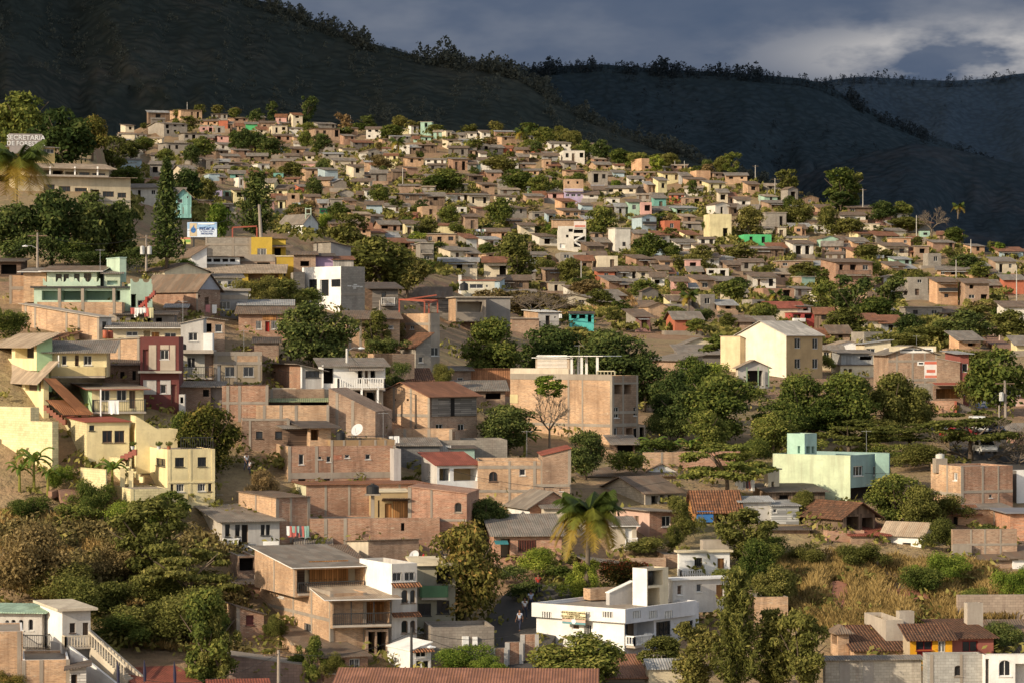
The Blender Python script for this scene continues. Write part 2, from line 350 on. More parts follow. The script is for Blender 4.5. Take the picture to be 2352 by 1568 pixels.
# ------------------------------------------------------------------ vegetation
def leaves_mesh(name, cen, nrm, size, tint, aspect=1.6, mats=1, seed=0):
    """one quad per leaf (numpy): centre, facing, size, tint"""
    rs=np.random.RandomState(seed); n=len(cen); nrm=nrm/np.maximum(1e-6,np.linalg.norm(nrm,axis=1,keepdims=True))
    t=rs.normal(size=(n,3)); t-= (t*nrm).sum(1,keepdims=True)*nrm; t/=np.maximum(1e-6,np.linalg.norm(t,axis=1,keepdims=True))
    b=np.cross(nrm,t); s=size[:,None]
    v=np.empty((n,4,3)); v[:,0]=cen-t*s*aspect*.5; v[:,1]=cen+b*s*.42-t*s*.1; v[:,2]=cen+t*s*aspect*.5; v[:,3]=cen-b*s*.42+t*s*.12
    me=bpy.data.meshes.new(name); me.vertices.add(n*4); me.vertices.foreach_set('co',v.ravel())
    me.loops.add(n*4); me.loops.foreach_set('vertex_index',np.arange(n*4)); me.polygons.add(n); me.polygons.foreach_set('loop_start',np.arange(n)*4)
    at=me.attributes.new('tint','FLOAT','FACE'); at.data.foreach_set('value',np.clip(tint,0,1).astype(np.float32))
    me.update(); me.validate(); me.materials.append(LEAF['mid']); return me
def lobes_to_leaves(lobes, n, size, seed, fill=.35, up=.35, flatness=1.0):
    rs=np.random.RandomState(seed); w=np.array([l[3]**2 for l in lobes]); w/=w.sum(); k=rs.choice(len(lobes),n,p=w)
    L=np.array(lobes)[k]; d=rs.normal(size=(n,3)); d/=np.linalg.norm(d,axis=1,keepdims=True)
    low=d[:,2]<-.25; d[low,2]*=rs.choice([1,-.9],low.sum())
    r=np.where(rs.rand(n)<fill,rs.rand(n)**.5,1-.16*np.abs(rs.normal(size=n)))
    r=np.clip(r,0,1.06)*(1+.13*rs.normal(size=n))
    off=d*r[:,None]*L[:,3:4]; off[:,2]*=L[:,4] if L.shape[1]>4 else flatness
    c=L[:,:3]+off; nr=d+rs.normal(size=(n,3))*.75; nr[:,2]+=up
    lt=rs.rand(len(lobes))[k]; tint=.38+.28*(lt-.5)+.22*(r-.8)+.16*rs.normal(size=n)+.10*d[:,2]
    return c,nr,size*(.65+.7*rs.rand(n)),tint
def lobes_round(rs, n, spread=.34, z0=.08, rmin=.10, rmax=.2, hz=.40):
    out=[]
    for i in range(n):
        a=rs.rand()*2*math.pi; e=rs.rand()*1.95-0.95; e=max(-.95,min(1,e)); q=math.sqrt(max(0,1-e*e))*(.55+.45*rs.rand())
        r=rmin+(rmax-rmin)*rs.rand()
        out.append((spread*q*math.cos(a),spread*q*math.sin(a),z0+hz+e*hz*(.9),r,.8))
    out.append((0,0,z0+hz,spread*.75,1.0)); return out
_CM={}
def crown(kind, lod, var):
    """unit-height crown meshes; lod 0 fine .. 2 coarse"""
    k=(kind,lod,var)
    if k in _CM: return _CM[k]
    seed=hash((len(kind)*7+ord(kind[0])*13+ord(kind[-1]),lod,var))%99991; rs=np.random.RandomState(seed)
    n=(9500,3200,900)[lod]; sz=(.030,.046,.075)[lod]
    if kind=='round': lb=lobes_round(rs,34); n=int(n*1.15)
    elif kind=='open': lb=lobes_round(rs,30,.38,.14,.06,.14,.40); lb.pop(); lb.append((0,0,.5,.22,.9)); n=int(n*.8)
    elif kind=='acacia':
        lb=[]
        for i in range(26):
            a=rs.rand()*6.28; q=.5*math.sqrt(rs.rand()); lb.append((q*math.cos(a),q*math.sin(a),.34+.6*rs.rand()*(1-.8*q),.09+.1*rs.rand(),.3))
        n=int(n*.85)
    elif kind=='tall':
        lb=[(.13*rs.normal(),.13*rs.normal(),.06+.9*(i/22),.07+.09*rs.rand(),1.1) for i in range(23)]; n=int(n*.8)
    elif kind=='bush':
        lb=[(.42*rs.normal()*.6,.42*rs.normal()*.6,.2+.5*rs.rand(),.14+.16*rs.rand(),.9) for i in range(18)]; n=int(n*1.15); sz*=.98
    elif kind=='vine':
        lb=[(.22*rs.normal(),.22*rs.normal(),.1+.85*rs.rand(),.1+.12*rs.rand(),1.1) for i in range(22)]
    elif kind=='casuarina':
        cs=[];ns=[];ti=[]
        for j in range(26):
            z=.12+.86*j/26; L=.32*(1-z)**.6*(.5+.7*rs.rand())+.03
            for a in rs.rand(6)*6.28:
                m=max(6,n//170); t=rs.rand(m); p=np.stack([np.cos(a)*L*t,np.sin(a)*L*t,z+.22*L*t+.6*L*t*t*0.6],1)+rs.normal(size=(m,3))*.013
                cs.append(p); ns.append(rs.normal(size=(m,3))); ti.append(.3+.3*t+.2*rs.normal(size=m))
        c=np.concatenate(cs); me=leaves_mesh('crown',c,np.concatenate(ns),np.full(len(c),sz*.6),np.concatenate(ti),3.2,seed=seed); _CM[k]=me; return me
    elif kind=='araucaria':
        cs=[];ns=[];ti=[]; nl=36
        for j in range(nl):
            z=.10+.895*j/nl; L=.19*(1-z)**.8+.008
            for a in np.arange(7)*.897+j*.5+rs.rand()*.3:
                m=max(6,n//280); t=np.linspace(.15,1,m); p=np.stack([np.cos(a)*L*t,np.sin(a)*L*t,z-.03*np.sin(t*2.2)+.25*L*t*t],1)+rs.normal(size=(m,3))*.006
                cs.append(p); ns.append(rs.normal(size=(m,3))+np.array([0,0,.8])); ti.append(.15+.35*t+.15*rs.normal(size=m))
        c=np.concatenate(cs); me=leaves_mesh('crown',c,np.concatenate(ns),np.full(len(c),sz*.55),np.concatenate(ti),2.0,seed=seed); _CM[k]=me; return me
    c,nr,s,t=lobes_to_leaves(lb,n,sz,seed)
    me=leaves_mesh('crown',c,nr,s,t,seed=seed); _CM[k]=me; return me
def branches_mesh(kind, var):
    k=('br',kind,var)
    if k in _CM: return _CM[k]
    rs=random.Random(hash((kind,var)) if False else 31*var+len(kind)); mb=MB()
    if kind in('araucaria','casuarina'): mb.tube([(0,0,-.05),(0.004,0,.5),(0,0,.97)],[.018,.012,.003],BARK,7)
    elif kind=='bare':
        def grow(p,d,L,r,lev):
            q=p+d*L; mid=p+d*L*.5+Vector((rs.gauss(0,1),rs.gauss(0,1),rs.gauss(0,.6)))*L*.06
            mb.tube([p,mid,q],[r,r*.85,r*.68],BARKG,5,False)
            if lev==0: return
            for i in range(3 if lev>2 else 4):
                e=(d+Vector((rs.gauss(0,1),rs.gauss(0,1),rs.gauss(.05,.35)))*.62).normalized()
                grow(q,e,L*(.62+.2*rs.random()),r*.62,lev-1)
        mb.tube([(0,0,-.06),(0,0,.2)],[.03,.026],BARKG,8,False)
        for i in range(5):
            a=i*1.257+rs.random()*.7; grow(Vector((0,0,.2)),Vector((math.cos(a)*.9,math.sin(a)*.9,.55)).normalized(),.24,.017,4)
    else:
        hgt=.36 if kind!='acacia' else .45
        mb.tube([(0,0,-.08),(.012,.01,hgt*.5),(.0,.0,hgt)],[.032,.024,.02],BARK,8)
        for i in range(7):
            a=i*.9+rs.random(); q=.28+.1*rs.random(); z=.55+.25*rs.random()
            mb.tube([(0,0,hgt*(.6+.3*rs.random())),(math.cos(a)*q*.45,math.sin(a)*q*.45,(hgt+z)/2-.03),(math.cos(a)*q,math.sin(a)*q,z)],[.014,.010,.004],BARK,5,False)
    o=mb.build('tmp',None,Vector((0,0,0)),True); me=o.data; bpy.data.objects.remove(o); _CM[k]=me; return me
def swapmat(o, mat):
    o.material_slots[0].link='OBJECT'; o.material_slots[0].material=mat
TREES=[]
def plant(kind, u, vt, vb, w, leaf, label=None, name='tree', cat='tree', group=None, D=None, var=None, lod=None):
    """a plant whose foot is on the ground at (u,vb) and whose top reaches vt; w is its width on the survey grid"""
    D=D or depth(u,vb); g=P(u,vb,D); h=(vb-vt)*D/F; wd=w*D/F
    if lod is None: lod=0 if (D<345 and (vb-vt)>55) else (1 if (vb-vt)>34 else 2)
    var=rng.randrange(3) if var is None else var
    e=empty(name,g,label,cat,group)
    span={'round':.98,'open':.95,'acacia':1.1,'tall':.62,'bush':1.15,'vine':.85,'casuarina':.5,'araucaria':.34,'bare':1.35}[kind]
    sx=wd/span; rz=rng.random()*6.28
    if kind!='bare':
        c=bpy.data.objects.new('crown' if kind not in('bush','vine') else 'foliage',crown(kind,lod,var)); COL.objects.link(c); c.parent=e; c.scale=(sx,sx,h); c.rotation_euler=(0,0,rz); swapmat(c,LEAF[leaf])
    if kind not in('bush','vine'):
        t=bpy.data.objects.new('trunk' if kind!='bare' else 'branches',branches_mesh(kind,var%2 if kind!='bare' else var)); COL.objects.link(t); t.parent=e; t.scale=(sx,sx,h); t.rotation_euler=(0,0,rz)
    TREES.append((u,(vt+vb)/2,e,kind,leaf,w,vb-vt)); return e
def frond(mb, base, ax, L, droop, wid, mat, n=26, up=.6):
    """a feather palm frond: rachis and hanging leaflets"""
    pts=[]; d=Vector((ax.x,ax.y,0)).normalized()
    for i in range(n+1):
        t=i/n; pts.append(base+d*(L*(t-.18*t*t))+Vector((0,0,L*(up*t-droop*t*t))))
    mb.tube(pts,[.045*(1-.8*i/n) for i in range(n+1)],mat,4,False)
    s=d.cross(Vector((0,0,1)))
    for i in range(3,n):
        t=i/n; w=1.15*wid*math.sin(math.pi*min(1,t*.85+.13))**.7
        for sg in(-1,1):
            for q in (0,.34,.67):
                p=pts[i].lerp(pts[i+1],q); tip=p+s*sg*w*(.75)+d*w*.45+Vector((0,0,-w*(.45+.3*rng.random())))
                a=(pts[i+1]-pts[i]).normalized()*(.052 if n>20 else .07)
                mb.poly([p-a,p+a,tip+a*.2,tip-a*.2],mat)
def palm(u, vt, vb, w, label, D=None, nf=20, group=None):
    D=D or depth(u,vb); g=P(u,vb,D); h=(vb-vt)*D/F; L=w*D/F*.64
    e=empty('palm_tree',g,label,'palm tree',group); mb=MB(); top=Vector((g.x+.2,g.y,g.z+h-L*.55))
    far=D>380
    mb.tube([g-Vector((0,0,.5)),g+Vector((.1,0,(h-L*.55)*.5)),top],[.26,.2,.17],BARKG,8); mb.build('trunk',e,smooth=True)
    for i in range(nf):
        a=i*2.4+rng.random()*.5; k=i/nf; fb=MB(); up=1.05-1.15*k; 
        m=PALMS[0 if k<.42 else (1 if k<.72 else 2)]
        frond(fb,top,Vector((math.cos(a),math.sin(a),0)),L*(.86+.25*rng.random())*(.8 if k<.25 else 1),.42+.55*k,L*(.3 if far else .26),m,16 if far else 22,up)
        fb.build('frond',e)
    return e
def cmat(c,t=.3):
    k=('leafc',c)
    if k in _MC: return _MC[k]
    m,nt,b=newmat('palm_leaf'); a=noise(nt,pos(nt),2.5,3); nt.links.new(mix(nt,ramp(nt,a,[(.3,0),(.7,1)]),c,mul(c,.6)),b.inputs['Base Color']); b.inputs['Roughness'].default_value=.55
    tr=N(nt,'ShaderNodeBsdfTranslucent'); tr.inputs[0].default_value=(*c,1); ms=N(nt,'ShaderNodeMixShader'); ms.inputs[0].default_value=t
    o=[x for x in nt.nodes if x.type=='OUTPUT_MATERIAL'][0]; nt.links.new(b.outputs[0],ms.inputs[1]); nt.links.new(tr.outputs[0],ms.inputs[2]); nt.links.new(ms.outputs[0],o.inputs[0])
    _MC[k]=m; return m
PALMS=[cmat((.08,.115,.02)),cmat((.17,.18,.025)),cmat((.36,.25,.04))]; BANA=cmat((.13,.2,.03)); BANAY=cmat((.3,.3,.06))
def banana(u, vt, vb, w, label, D=None, n=9, group=None):
    D=D or depth(u,vb); g=P(u,vb,D); h=(vb-vt)*D/F; L=w*D/F*.55
    e=empty('banana_plant',g,label,'banana plant',group); mb=MB(); mb.tube([g-Vector((0,0,.3)),g+Vector((0,0,h*.55))],[.14,.09],BANAY,7); mb.build('stem',e)
    for i in range(n):
        a=i*2.4+rng.random()*.6; d=Vector((math.cos(a),math.sin(a),0)); s=d.cross(Vector((0,0,1))); lb=MB(); k=7; up=1.1-.7*i/n
        pts=[g+Vector((0,0,h*.5))+d*(L*(t/k)*.9)+Vector((0,0,h*.5*(up*1.4*(t/k)-1.0*(t/k)**2))) for t in range(k+1)]
        wd=[.0,.16,.26,.3,.28,.24,.15,.02]
        for t in range(k):
            for sg in(-1,1):
                q=[pts[t],pts[t+1],pts[t+1]+s*sg*wd[t+1]*L*.5+Vector((0,0,-.07*L)),pts[t]+s*sg*wd[t]*L*.5+Vector((0,0,-.07*L))]
                lb.poly(q if sg>0 else q[::-1], BANA if rng.random()<.85 else BANAY)
        lb.build('leaf',e)
    return e
def grass_patch(poly, n, hmin, hmax, leaf, label, seed, name='dry_grass', holes=()):
    """many thin blades over an area of the slope; one uncountable mass"""
    rs=random.Random(seed); us=[p[0] for p in poly]; vs=[p[1] for p in poly]; c=[];sz=[]; V=[]; ti=[]
    def inside(x,y):
        r=False; j=len(poly)-1
        for i in range(len(poly)):
            if (poly[i][1]>y)!=(poly[j][1]>y) and x<(poly[j][0]-poly[i][0])*(y-poly[i][1])/(poly[j][1]-poly[i][1])+poly[i][0]: r=not r
            j=i
        return r
    k=0
    while k<n:
        u=rs.uniform(min(us),max(us)); v=rs.uniform(min(vs),max(vs))
        if not inside(u,v): continue
        q=mnoise.noise(Vector((u*.02,v*.02,seed)))
        if q<-.18 and rs.random()<.85: continue
        if any(((u-a)/c)**2+((v-b)/d)**2<1 and rs.random()<.93 for a,b,c,d in holes): continue
        k+=1; g=ground(u,v); h=rs.uniform(hmin,hmax)*(.75+.6*q); a=rs.random()*6.28; w=.03; lean=Vector((rs.gauss(0,.2),rs.gauss(0,.2),1))*h
        x=Vector((math.cos(a)*w,math.sin(a)*w,0)); b=g-Vector((0,0,.15)); V+= [b-x,b+x,b+x*.6+lean*.6,b+lean+Vector((rs.gauss(0,.12),0,-.08))]; ti.append(.45+.5*q+.2*rs.gauss(0,1))
    me=bpy.data.meshes.new(name); m=len(V)//4; me.vertices.add(m*4); me.vertices.foreach_set('co',np.array([tuple(p) for p in V]).ravel()); me.loops.add(m*4); me.loops.foreach_set('vertex_index',np.arange(m*4)); me.polygons.add(m); me.polygons.foreach_set('loop_start',np.arange(m)*4)
    at=me.attributes.new('tint','FLOAT','FACE'); at.data.foreach_set('value',np.clip(np.array(ti),0,1).astype(np.float32)); me.update(); me.validate(); me.materials.append(LEAF[leaf])
    o=bpy.data.objects.new(name,me); COL.objects.link(o); o['label']=label; o['kind']='stuff'; o['category']='grass'; return o
# ------------------------------------------------------------------ building kit
class House:
    def __init__(s, name, label, u, v, D=None, cat='house', group=None):
        s.D=D or depth(u,v); s.root=empty(name,P(u,v,s.D),label,cat,group); s.u=u; s.v=v
    def block(s, *a, **k): return Block(s,*a,**k)
    def part(s, mb, name, parent=None, label=None):
        o=mb.build(name, parent or s.root)
        if o and label: o['label']=label
        return o
class Block:
    def __init__(s, H, uL, uC, uR, vt, vb, th, mat, roof=None, holes=(), cols=(), bands=(), D=None, dy=0, depth_m=6.5, fd=1.6, trim=None, mats=None, name='wall', label=None):
        if th<0 and uC<uR-1 and uC<=uL+1: uC=uR
        s.H=H; D=(D or H.D)+dy; t=R(th); c,sn=math.cos(t),math.sin(t); kL=(uL-CU)/F; kR=(uR-CU)/F
        p=P(uC,vb,D); s.ex=Vector((c,sn,0)); s.ey=Vector((-sn,c,0)); s.th=th; s.D=D
        if th>=0:
            s.wx=(kR*D-p.x)/(c-kR*sn); q=sn+kL*c
            s.wy=(p.x-kL*D)/q if (uC-uL>1 and q>.03) else depth_m
            s.o=p
        else:
            s.wx=(p.x-kL*D)/(c-kL*sn); q=-sn-kR*c
            s.wy=(kR*D-p.x)/q if (uR-uC>1 and q>.03) else depth_m
            s.o=p-s.ex*s.wx
        s.wy=min(s.wy,22); s.h=(vb-vt)*D/F; s.fd=fd; s.mat=mat; s.mats=mats or {}
        h=s.h; s.hc={'FL':h,'FR':h,'BR':h,'BL':h}; s.ridge=None; s.roofspec=roof
        nearL=th>=0
        if roof and roof[0]=='shed':
            d,rise=roof[1],roof[2]
            if d=='F': s.hc['BL']=s.hc['BR']=h+rise
            elif d=='B': s.hc['BL']=s.hc['BR']=h-rise
            else:
                low={'L':('FL','BL'),'R':('FR','BR')}[d]; hi={'L':('FR','BR'),'R':('FL','BL')}[d]
                if (d=='L')==nearL:
                    for k in hi: s.hc[k]=h+rise
                else:
                    for k in low: s.hc[k]=h-rise
        if roof and roof[0]=='gable': s.ridge=(roof[1],h+roof[2])
        s.holes=[]; mb=MB(); s.wall_mb=mb
        for hd in holes: s._hole(hd)
        for f in 'FLRB': s._face(f)
        s.wall=H.part(mb,name,None,label)
        s._roof()
        if cols or bands:
            tm=trim or CONC
            for f,u,*w in cols:
                cb=MB()
                a,_=s.px(f,u,vb); w=(w[0] if w else .28); o,d,n,L=s.face(f); hh=s.top(f,a)
                cb.box(o+d*(a-w/2)-Vector((0,0,s.fd)),d*w,n*.035,Vector((0,0,hh+s.fd-.01)),tm); H.part(cb,'column')
            for f,v,*w in bands:
                cb=MB()
                o,d,n,L=s.face(f); z=(vb-v)*D/F; w=(w[0] if w else .3)
                cb.box(o+d*.02+Vector((0,0,z-w/2)),d*(L-.04),n*.042,Vector((0,0,w)),tm); H.part(cb,'beam')
    def face(s,f):
        if f=='F': return s.o,s.ex,-s.ey,s.wx
        if f=='L': return s.o+s.ey*s.wy,-s.ey,-s.ex,s.wy
        if f=='R': return s.o+s.ex*s.wx,s.ey,s.ex,s.wy
        return s.o+s.ex*s.wx+s.ey*s.wy,-s.ex,s.ey,s.wx
    def ends(s,f):
        k={'F':('FL','FR'),'L':('BL','FL'),'R':('FR','BR'),'B':('BR','BL')}[f]; return s.hc[k[0]],s.hc[k[1]]
    def top(s,f,a):
        h0,h1=s.ends(f); L=s.face(f)[3]; z=h0+(h1-h0)*a/L
        if s.ridge and ((s.ridge[0]=='y')==(f in 'FB')): z=s.h+(s.ridge[1]-s.h)*(1-abs(2*a/L-1))
        return z
    def px(s,f,u,v):
        o,d,n,L=s.face(f); ray=Vector(((u-CU)/F,1,(CV-v)/F)); dn=ray.dot(n)
        t=o.dot(n)/dn if abs(dn)>1e-5 else s.D; p=ray*t; return (p-o).dot(d),p.z-s.o.z
    def at(s,f,a,z,out=0):
        o,d,n,L=s.face(f); return o+d*a+Vector((0,0,z))+n*out
    def atpx(s,f,u,v,out=0):
        a,z=s.px(f,u,v); return s.at(f,a,z,out)
    def _hole(s,hd):
        f,u0,v0,u1,v1,kind,*ex=hd; opt=ex[0] if ex else {}
        a0,z1=s.px(f,u0,v0); a1,z0=s.px(f,u1,v1)
        a0,z1b=s.px(f,u0,(v0+v1)/2); a1,z0b=s.px(f,u1,(v0+v1)/2)
        L=s.face(f)[3]; hm=min(s.ends(f))-.06
        a0,a1=max(.05,min(a0,a1)),min(L-.05,max(a0,a1)); z0,z1=min(z0,z1),min(max(z0,z1),hm)
        if a1-a0<.12 or z1-z0<.12: return
        s.holes.append((f,a0,a1,z0,z1,kind,opt)); s._fit(f,a0,a1,z0,z1,kind,opt)
    def _fit(s,f,a0,a1,z0,z1,kind,opt):
        o,d,n,L=s.face(f); H=s.H; A=lambda a,z,i:o+d*a+Vector((0,0,z))-n*i
        mb=s.wall_mb; dp={'w':.16,'d':.2,'o':1.4,'v':1.7}[kind]; dp=opt.get('dp',dp); rm=s.mats.get(f,s.mat)
        if kind in 'ov': dp=min(dp,s.wy*.8 if f in 'FB' else s.wx*.8); rm=opt.get('side',rm)
        for q in ((A(a0,z0,0),A(a0,z1,0),A(a0,z1,dp),A(a0,z0,dp)),(A(a1,z1,0),A(a1,z0,0),A(a1,z0,dp),A(a1,z1,dp)),(A(a0,z1,0),A(a1,z1,0),A(a1,z1,dp),A(a0,z1,dp)),(A(a1,z0,0),A(a0,z0,0),A(a0,z0,dp),A(a1,z0,dp))): mb.poly(q,rm)
        back=(A(a0,z0,dp),A(a1,z0,dp),A(a1,z1,dp),A(a0,z1,dp))
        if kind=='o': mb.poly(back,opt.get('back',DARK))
        elif kind=='v': mb.poly(back,opt.get('back',s.mats.get(f,s.mat)))
        elif kind=='d':
            b=MB(); b.poly(back,opt.get('mat',WOODD)); 
            fm=opt.get('frame',WOOD); w=.07
            for x in (a0,a1-w): b.box(A(x,z0,dp-.01),d*w,n*.05,Vector((0,0,z1-z0)),fm)
            H.part(b,'door')
        elif kind=='w':
            fm=opt.get('frame',FRW); b=MB(); w=min(.07,(a1-a0)*.12)
            arch=opt.get('arch')
            b.box(A(a0,z0,dp-.01),d*w,n*.05,Vector((0,0,z1-z0)),fm); b.box(A(a1-w,z0,dp-.01),d*w,n*.05,Vector((0,0,z1-z0)),fm)
            b.box(A(a0+w,z0,dp-.01),d*(a1-a0-2*w),n*.05,Vector((0,0,w)),fm); b.box(A(a0+w,z1-w,dp-.01),d*(a1-a0-2*w),n*.05,Vector((0,0,w)),fm)
            nm=opt.get('n',2 if a1-a0>.75 else 1)
            for i in range(1,nm): b.box(A(a0+(a1-a0)*i/nm-w*.35,z0+w,dp-.012),d*w*.7,n*.045,Vector((0,0,z1-z0-2*w)),fm)
            if opt.get('bars'):
                k=int((a1-a0)/.14)
                for i in range(1,k): b.box(A(a0+(a1-a0)*i/k-.012,z0,-.02),d*.024,n*.024,Vector((0,0,z1-z0)),opt.get('barmat',METAL))
            if opt.get('sill',True) and s.D<330: b.box(A(a0-.06,z0-.07,-.002),d*(a1-a0+.12),n*.07,Vector((0,0,.065)),opt.get('sillmat',fm))
            wo=H.part(b,'window'); g=MB(); g.poly(back,opt.get('glass',GLASS)); H.part(g,'pane',wo)
            if arch:
                r=(a1-a0)/2; cx=(a0+a1)/2; zc=z1-r; rr=MB(); K=8
                for sg in(-1,1):
                    pts=[A(cx+sg*r*math.cos(i*math.pi/2/K),zc+r*math.sin(i*math.pi/2/K),.0) for i in range(K+1)]
                    for i in range(K): mb.poly([pts[i],A(cx+sg*r,z1,0),pts[i+1]] if sg<0 else [pts[i],pts[i+1],A(cx+sg*r,z1,0)],rm)
        s._last=(a0,a1,z0,z1)
    def _face(s,f):
        o,d,n,L=s.face(f); h0,h1=s.ends(f); hm=min(h0,h1); mat=s.mats.get(f,s.mat); mb=s.wall_mb
        hs=[(a0,a1,z0,z1) for ff,a0,a1,z0,z1,k,op in s.holes if ff==f]
        xs=sorted({0.0,L,*[q for h in hs for q in h[:2]]}); zs=sorted({-s.fd,hm,*[q for h in hs for q in h[2:]]})
        for i in range(len(xs)-1):
            for j in range(len(zs)-1):
                cx=(xs[i]+xs[i+1])/2; cz=(zs[j]+zs[j+1])/2
                if any(a0<cx<a1 and z0<cz<z1 for a0,a1,z0,z1 in hs): continue
                mb.poly([o+d*xs[i]+Vector((0,0,zs[j])),o+d*xs[i+1]+Vector((0,0,zs[j])),o+d*xs[i+1]+Vector((0,0,zs[j+1])),o+d*xs[i]+Vector((0,0,zs[j+1]))],mat)
        Z=lambda a,z:o+d*a+Vector((0,0,z))
        if s.ridge and ((s.ridge[0]=='y')==(f in 'FB')): mb.poly([Z(0,hm),Z(L,hm),Z(L/2,s.ridge[1])],mat)
        elif abs(h0-h1)>1e-4: mb.poly([Z(0,hm),Z(L,hm),Z(L,h1)] if h1>h0 else [Z(0,hm),Z(L,hm),Z(0,h0)],mat)
    def pt(s,a,b,z): return s.o+s.ex*a+s.ey*b+Vector((0,0,z))
    def _roof(s):
        r=s.roofspec; H=s.H
        if r is None: return
        k=r[0]; mb=MB()
        if k=='flat':
            par=r[1] if len(r)>1 else .35; m=r[2] if len(r)>2 else CONC; t=.16; z=s.h-par
            a=[s.pt(0,0,s.h),s.pt(s.wx,0,s.h),s.pt(s.wx,s.wy,s.h),s.pt(0,s.wy,s.h)]; i=[s.pt(t,t,s.h),s.pt(s.wx-t,t,s.h),s.pt(s.wx-t,s.wy-t,s.h),s.pt(t,s.wy-t,s.h)]
            dn=Vector((0,0,-par))
            for q in range(4):
                w=(q+1)%4; mb.poly([a[q],a[w],i[w],i[q]],m); mb.poly([i[q],i[w],i[w]+dn,i[q]+dn],s.mat)
            mb.poly([p+dn for p in i],CONC)
        elif k=='slab':
            ov=r[1]; t=r[2]; m=r[3] if len(r)>3 else CONCL
            mb.box(s.pt(-ov,-ov,s.h+.004),s.ex*(s.wx+2*ov),s.ey*(s.wy+2*ov),Vector((0,0,t)),m)
        elif k in('shed','gable','hip'):
            ov=r[3] if len(r)>3 else .4; m=r[4] if len(r)>4 else RGREY; fm=r[5] if len(r)>5 else m; t=.07
            def slab(p):
                dn=Vector((0,0,-t)); up=Vector((0,0,.03)); n0=[q+up for q in p]
                nn=len(mb.v)
                mb.poly(n0,m); mb.poly([q+up+dn for q in p][::-1],WOODD)
                for i in range(len(p)): j=(i+1)%len(p); mb.poly([n0[i]+dn,n0[j]+dn,n0[j],n0[i]],fm)
            X=s.wx; Y=s.wy; c=s.hc
            if k=='shed':
                gx=((c['FR']-c['FL'])/X) ; gy=((c['BL']-c['FL'])/Y)
                z=lambda a,b:c['FL']+gx*a+gy*b
                slab([s.pt(a,b,z(a,b)) for a,b in((-ov,-ov),(X+ov,-ov),(X+ov,Y+ov),(-ov,Y+ov))])
            elif k=='gable':
                h=s.h; hr=s.ridge[1]
                if s.ridge[0]=='x':
                    g=(hr-h)/(Y/2); e=h-g*ov
                    slab([s.pt(-ov,-ov,e),s.pt(X+ov,-ov,e),s.pt(X+ov,Y/2,hr),s.pt(-ov,Y/2,hr)]); slab([s.pt(-ov,Y/2,hr),s.pt(X+ov,Y/2,hr),s.pt(X+ov,Y+ov,e),s.pt(-ov,Y+ov,e)])
                else:
                    g=(hr-h)/(X/2); e=h-g*ov
                    slab([s.pt(-ov,-ov,e),s.pt(X/2,-ov,hr),s.pt(X/2,Y+ov,hr),s.pt(-ov,Y+ov,e)]); slab([s.pt(X/2,-ov,hr),s.pt(X+ov,-ov,e),s.pt(X+ov,Y+ov,e),s.pt(X/2,Y+ov,hr)])
            elif k=='hip':
                h=s.h; hr=h+r[2]; q=min(X,Y)/2; A=[s.pt(-ov,-ov,h-.1),s.pt(X+ov,-ov,h-.1),s.pt(X+ov,Y+ov,h-.1),s.pt(-ov,Y+ov,h-.1)]
                if X>=Y: r0,r1=s.pt(q,Y/2,hr),s.pt(X-q,Y/2,hr); P4=[[A[0],A[1],r1,r0],[A[1],A[2],r1],[A[2],A[3],r0,r1],[A[3],A[0],r0]]
                else: r0,r1=s.pt(X/2,q,hr),s.pt(X/2,Y-q,hr); P4=[[A[0],A[1],r0],[A[1],A[2],r1,r0],[A[2],A[3],r1],[A[3],A[0],r0,r1]]
                for p in P4: slab(p)
        s.roof=H.part(mb,'roof')
    # additions ------------------------------------------------------------
    def balcony(s,f,u0,v0,u1,v1,out=1.1,kind='bars',mat=None,slab=None,step=.16,name='balcony'):
        """floor slab at v1 with a railing up to v0"""
        a0,z1=s.px(f,u0,v0); a1,z0=s.px(f,u1,v1); o,d,n,L=s.face(f); z1=s.px(f,(u0+u1)/2,v0)[1]; z0=s.px(f,(u0+u1)/2,v1)[1]
        mb=MB(); mat=mat or METAL; q=o+d*a0+Vector((0,0,z0)); W=a1-a0; hh=z1-z0
        mb.box(q-Vector((0,0,.18)),d*W,n*out,Vector((0,0,.18)),slab or CONCL)
        rails(mb,[q+n*.05,q+n*(out-.05),q+n*(out-.05)+d*W,q+n*.05+d*W] if out>.2 else [q+n*out,q+n*out+d*W],hh,kind,mat,step)
        return s.H.part(mb,name)
    def strip(s,f,u0,v0,u1,v1,out,mat,name='trim'):
        a0,_=s.px(f,u0,(v0+v1)/2); a1,_=s.px(f,u1,(v0+v1)/2); z1=s.px(f,(u0+u1)/2,v0)[1]; z0=s.px(f,(u0+u1)/2,v1)[1]; o,d,n,L=s.face(f); mb=MB()
        mb.box(o+d*min(a0,a1)+Vector((0,0,z0))+n*.002,d*abs(a1-a0),n*out,Vector((0,0,z1-z0)),mat); return s.H.part(mb,name)
    def awning(s,f,u0,u1,v,out,drop,mat,name='awning'):
        a0,z=s.px(f,u0,v); a1,_=s.px(f,u1,v); o,d,n,L=s.face(f); q=o+d*a0+Vector((0,0,z)); W=d*(a1-a0); e=n*out-Vector((0,0,drop)); mb=MB(); t=Vector((0,0,.06))
        mb.hexa([q-t,q+W-t,q+W+e-t,q+e-t,q,q+W,q+W+e,q+e],mat); return s.H.part(mb,name)
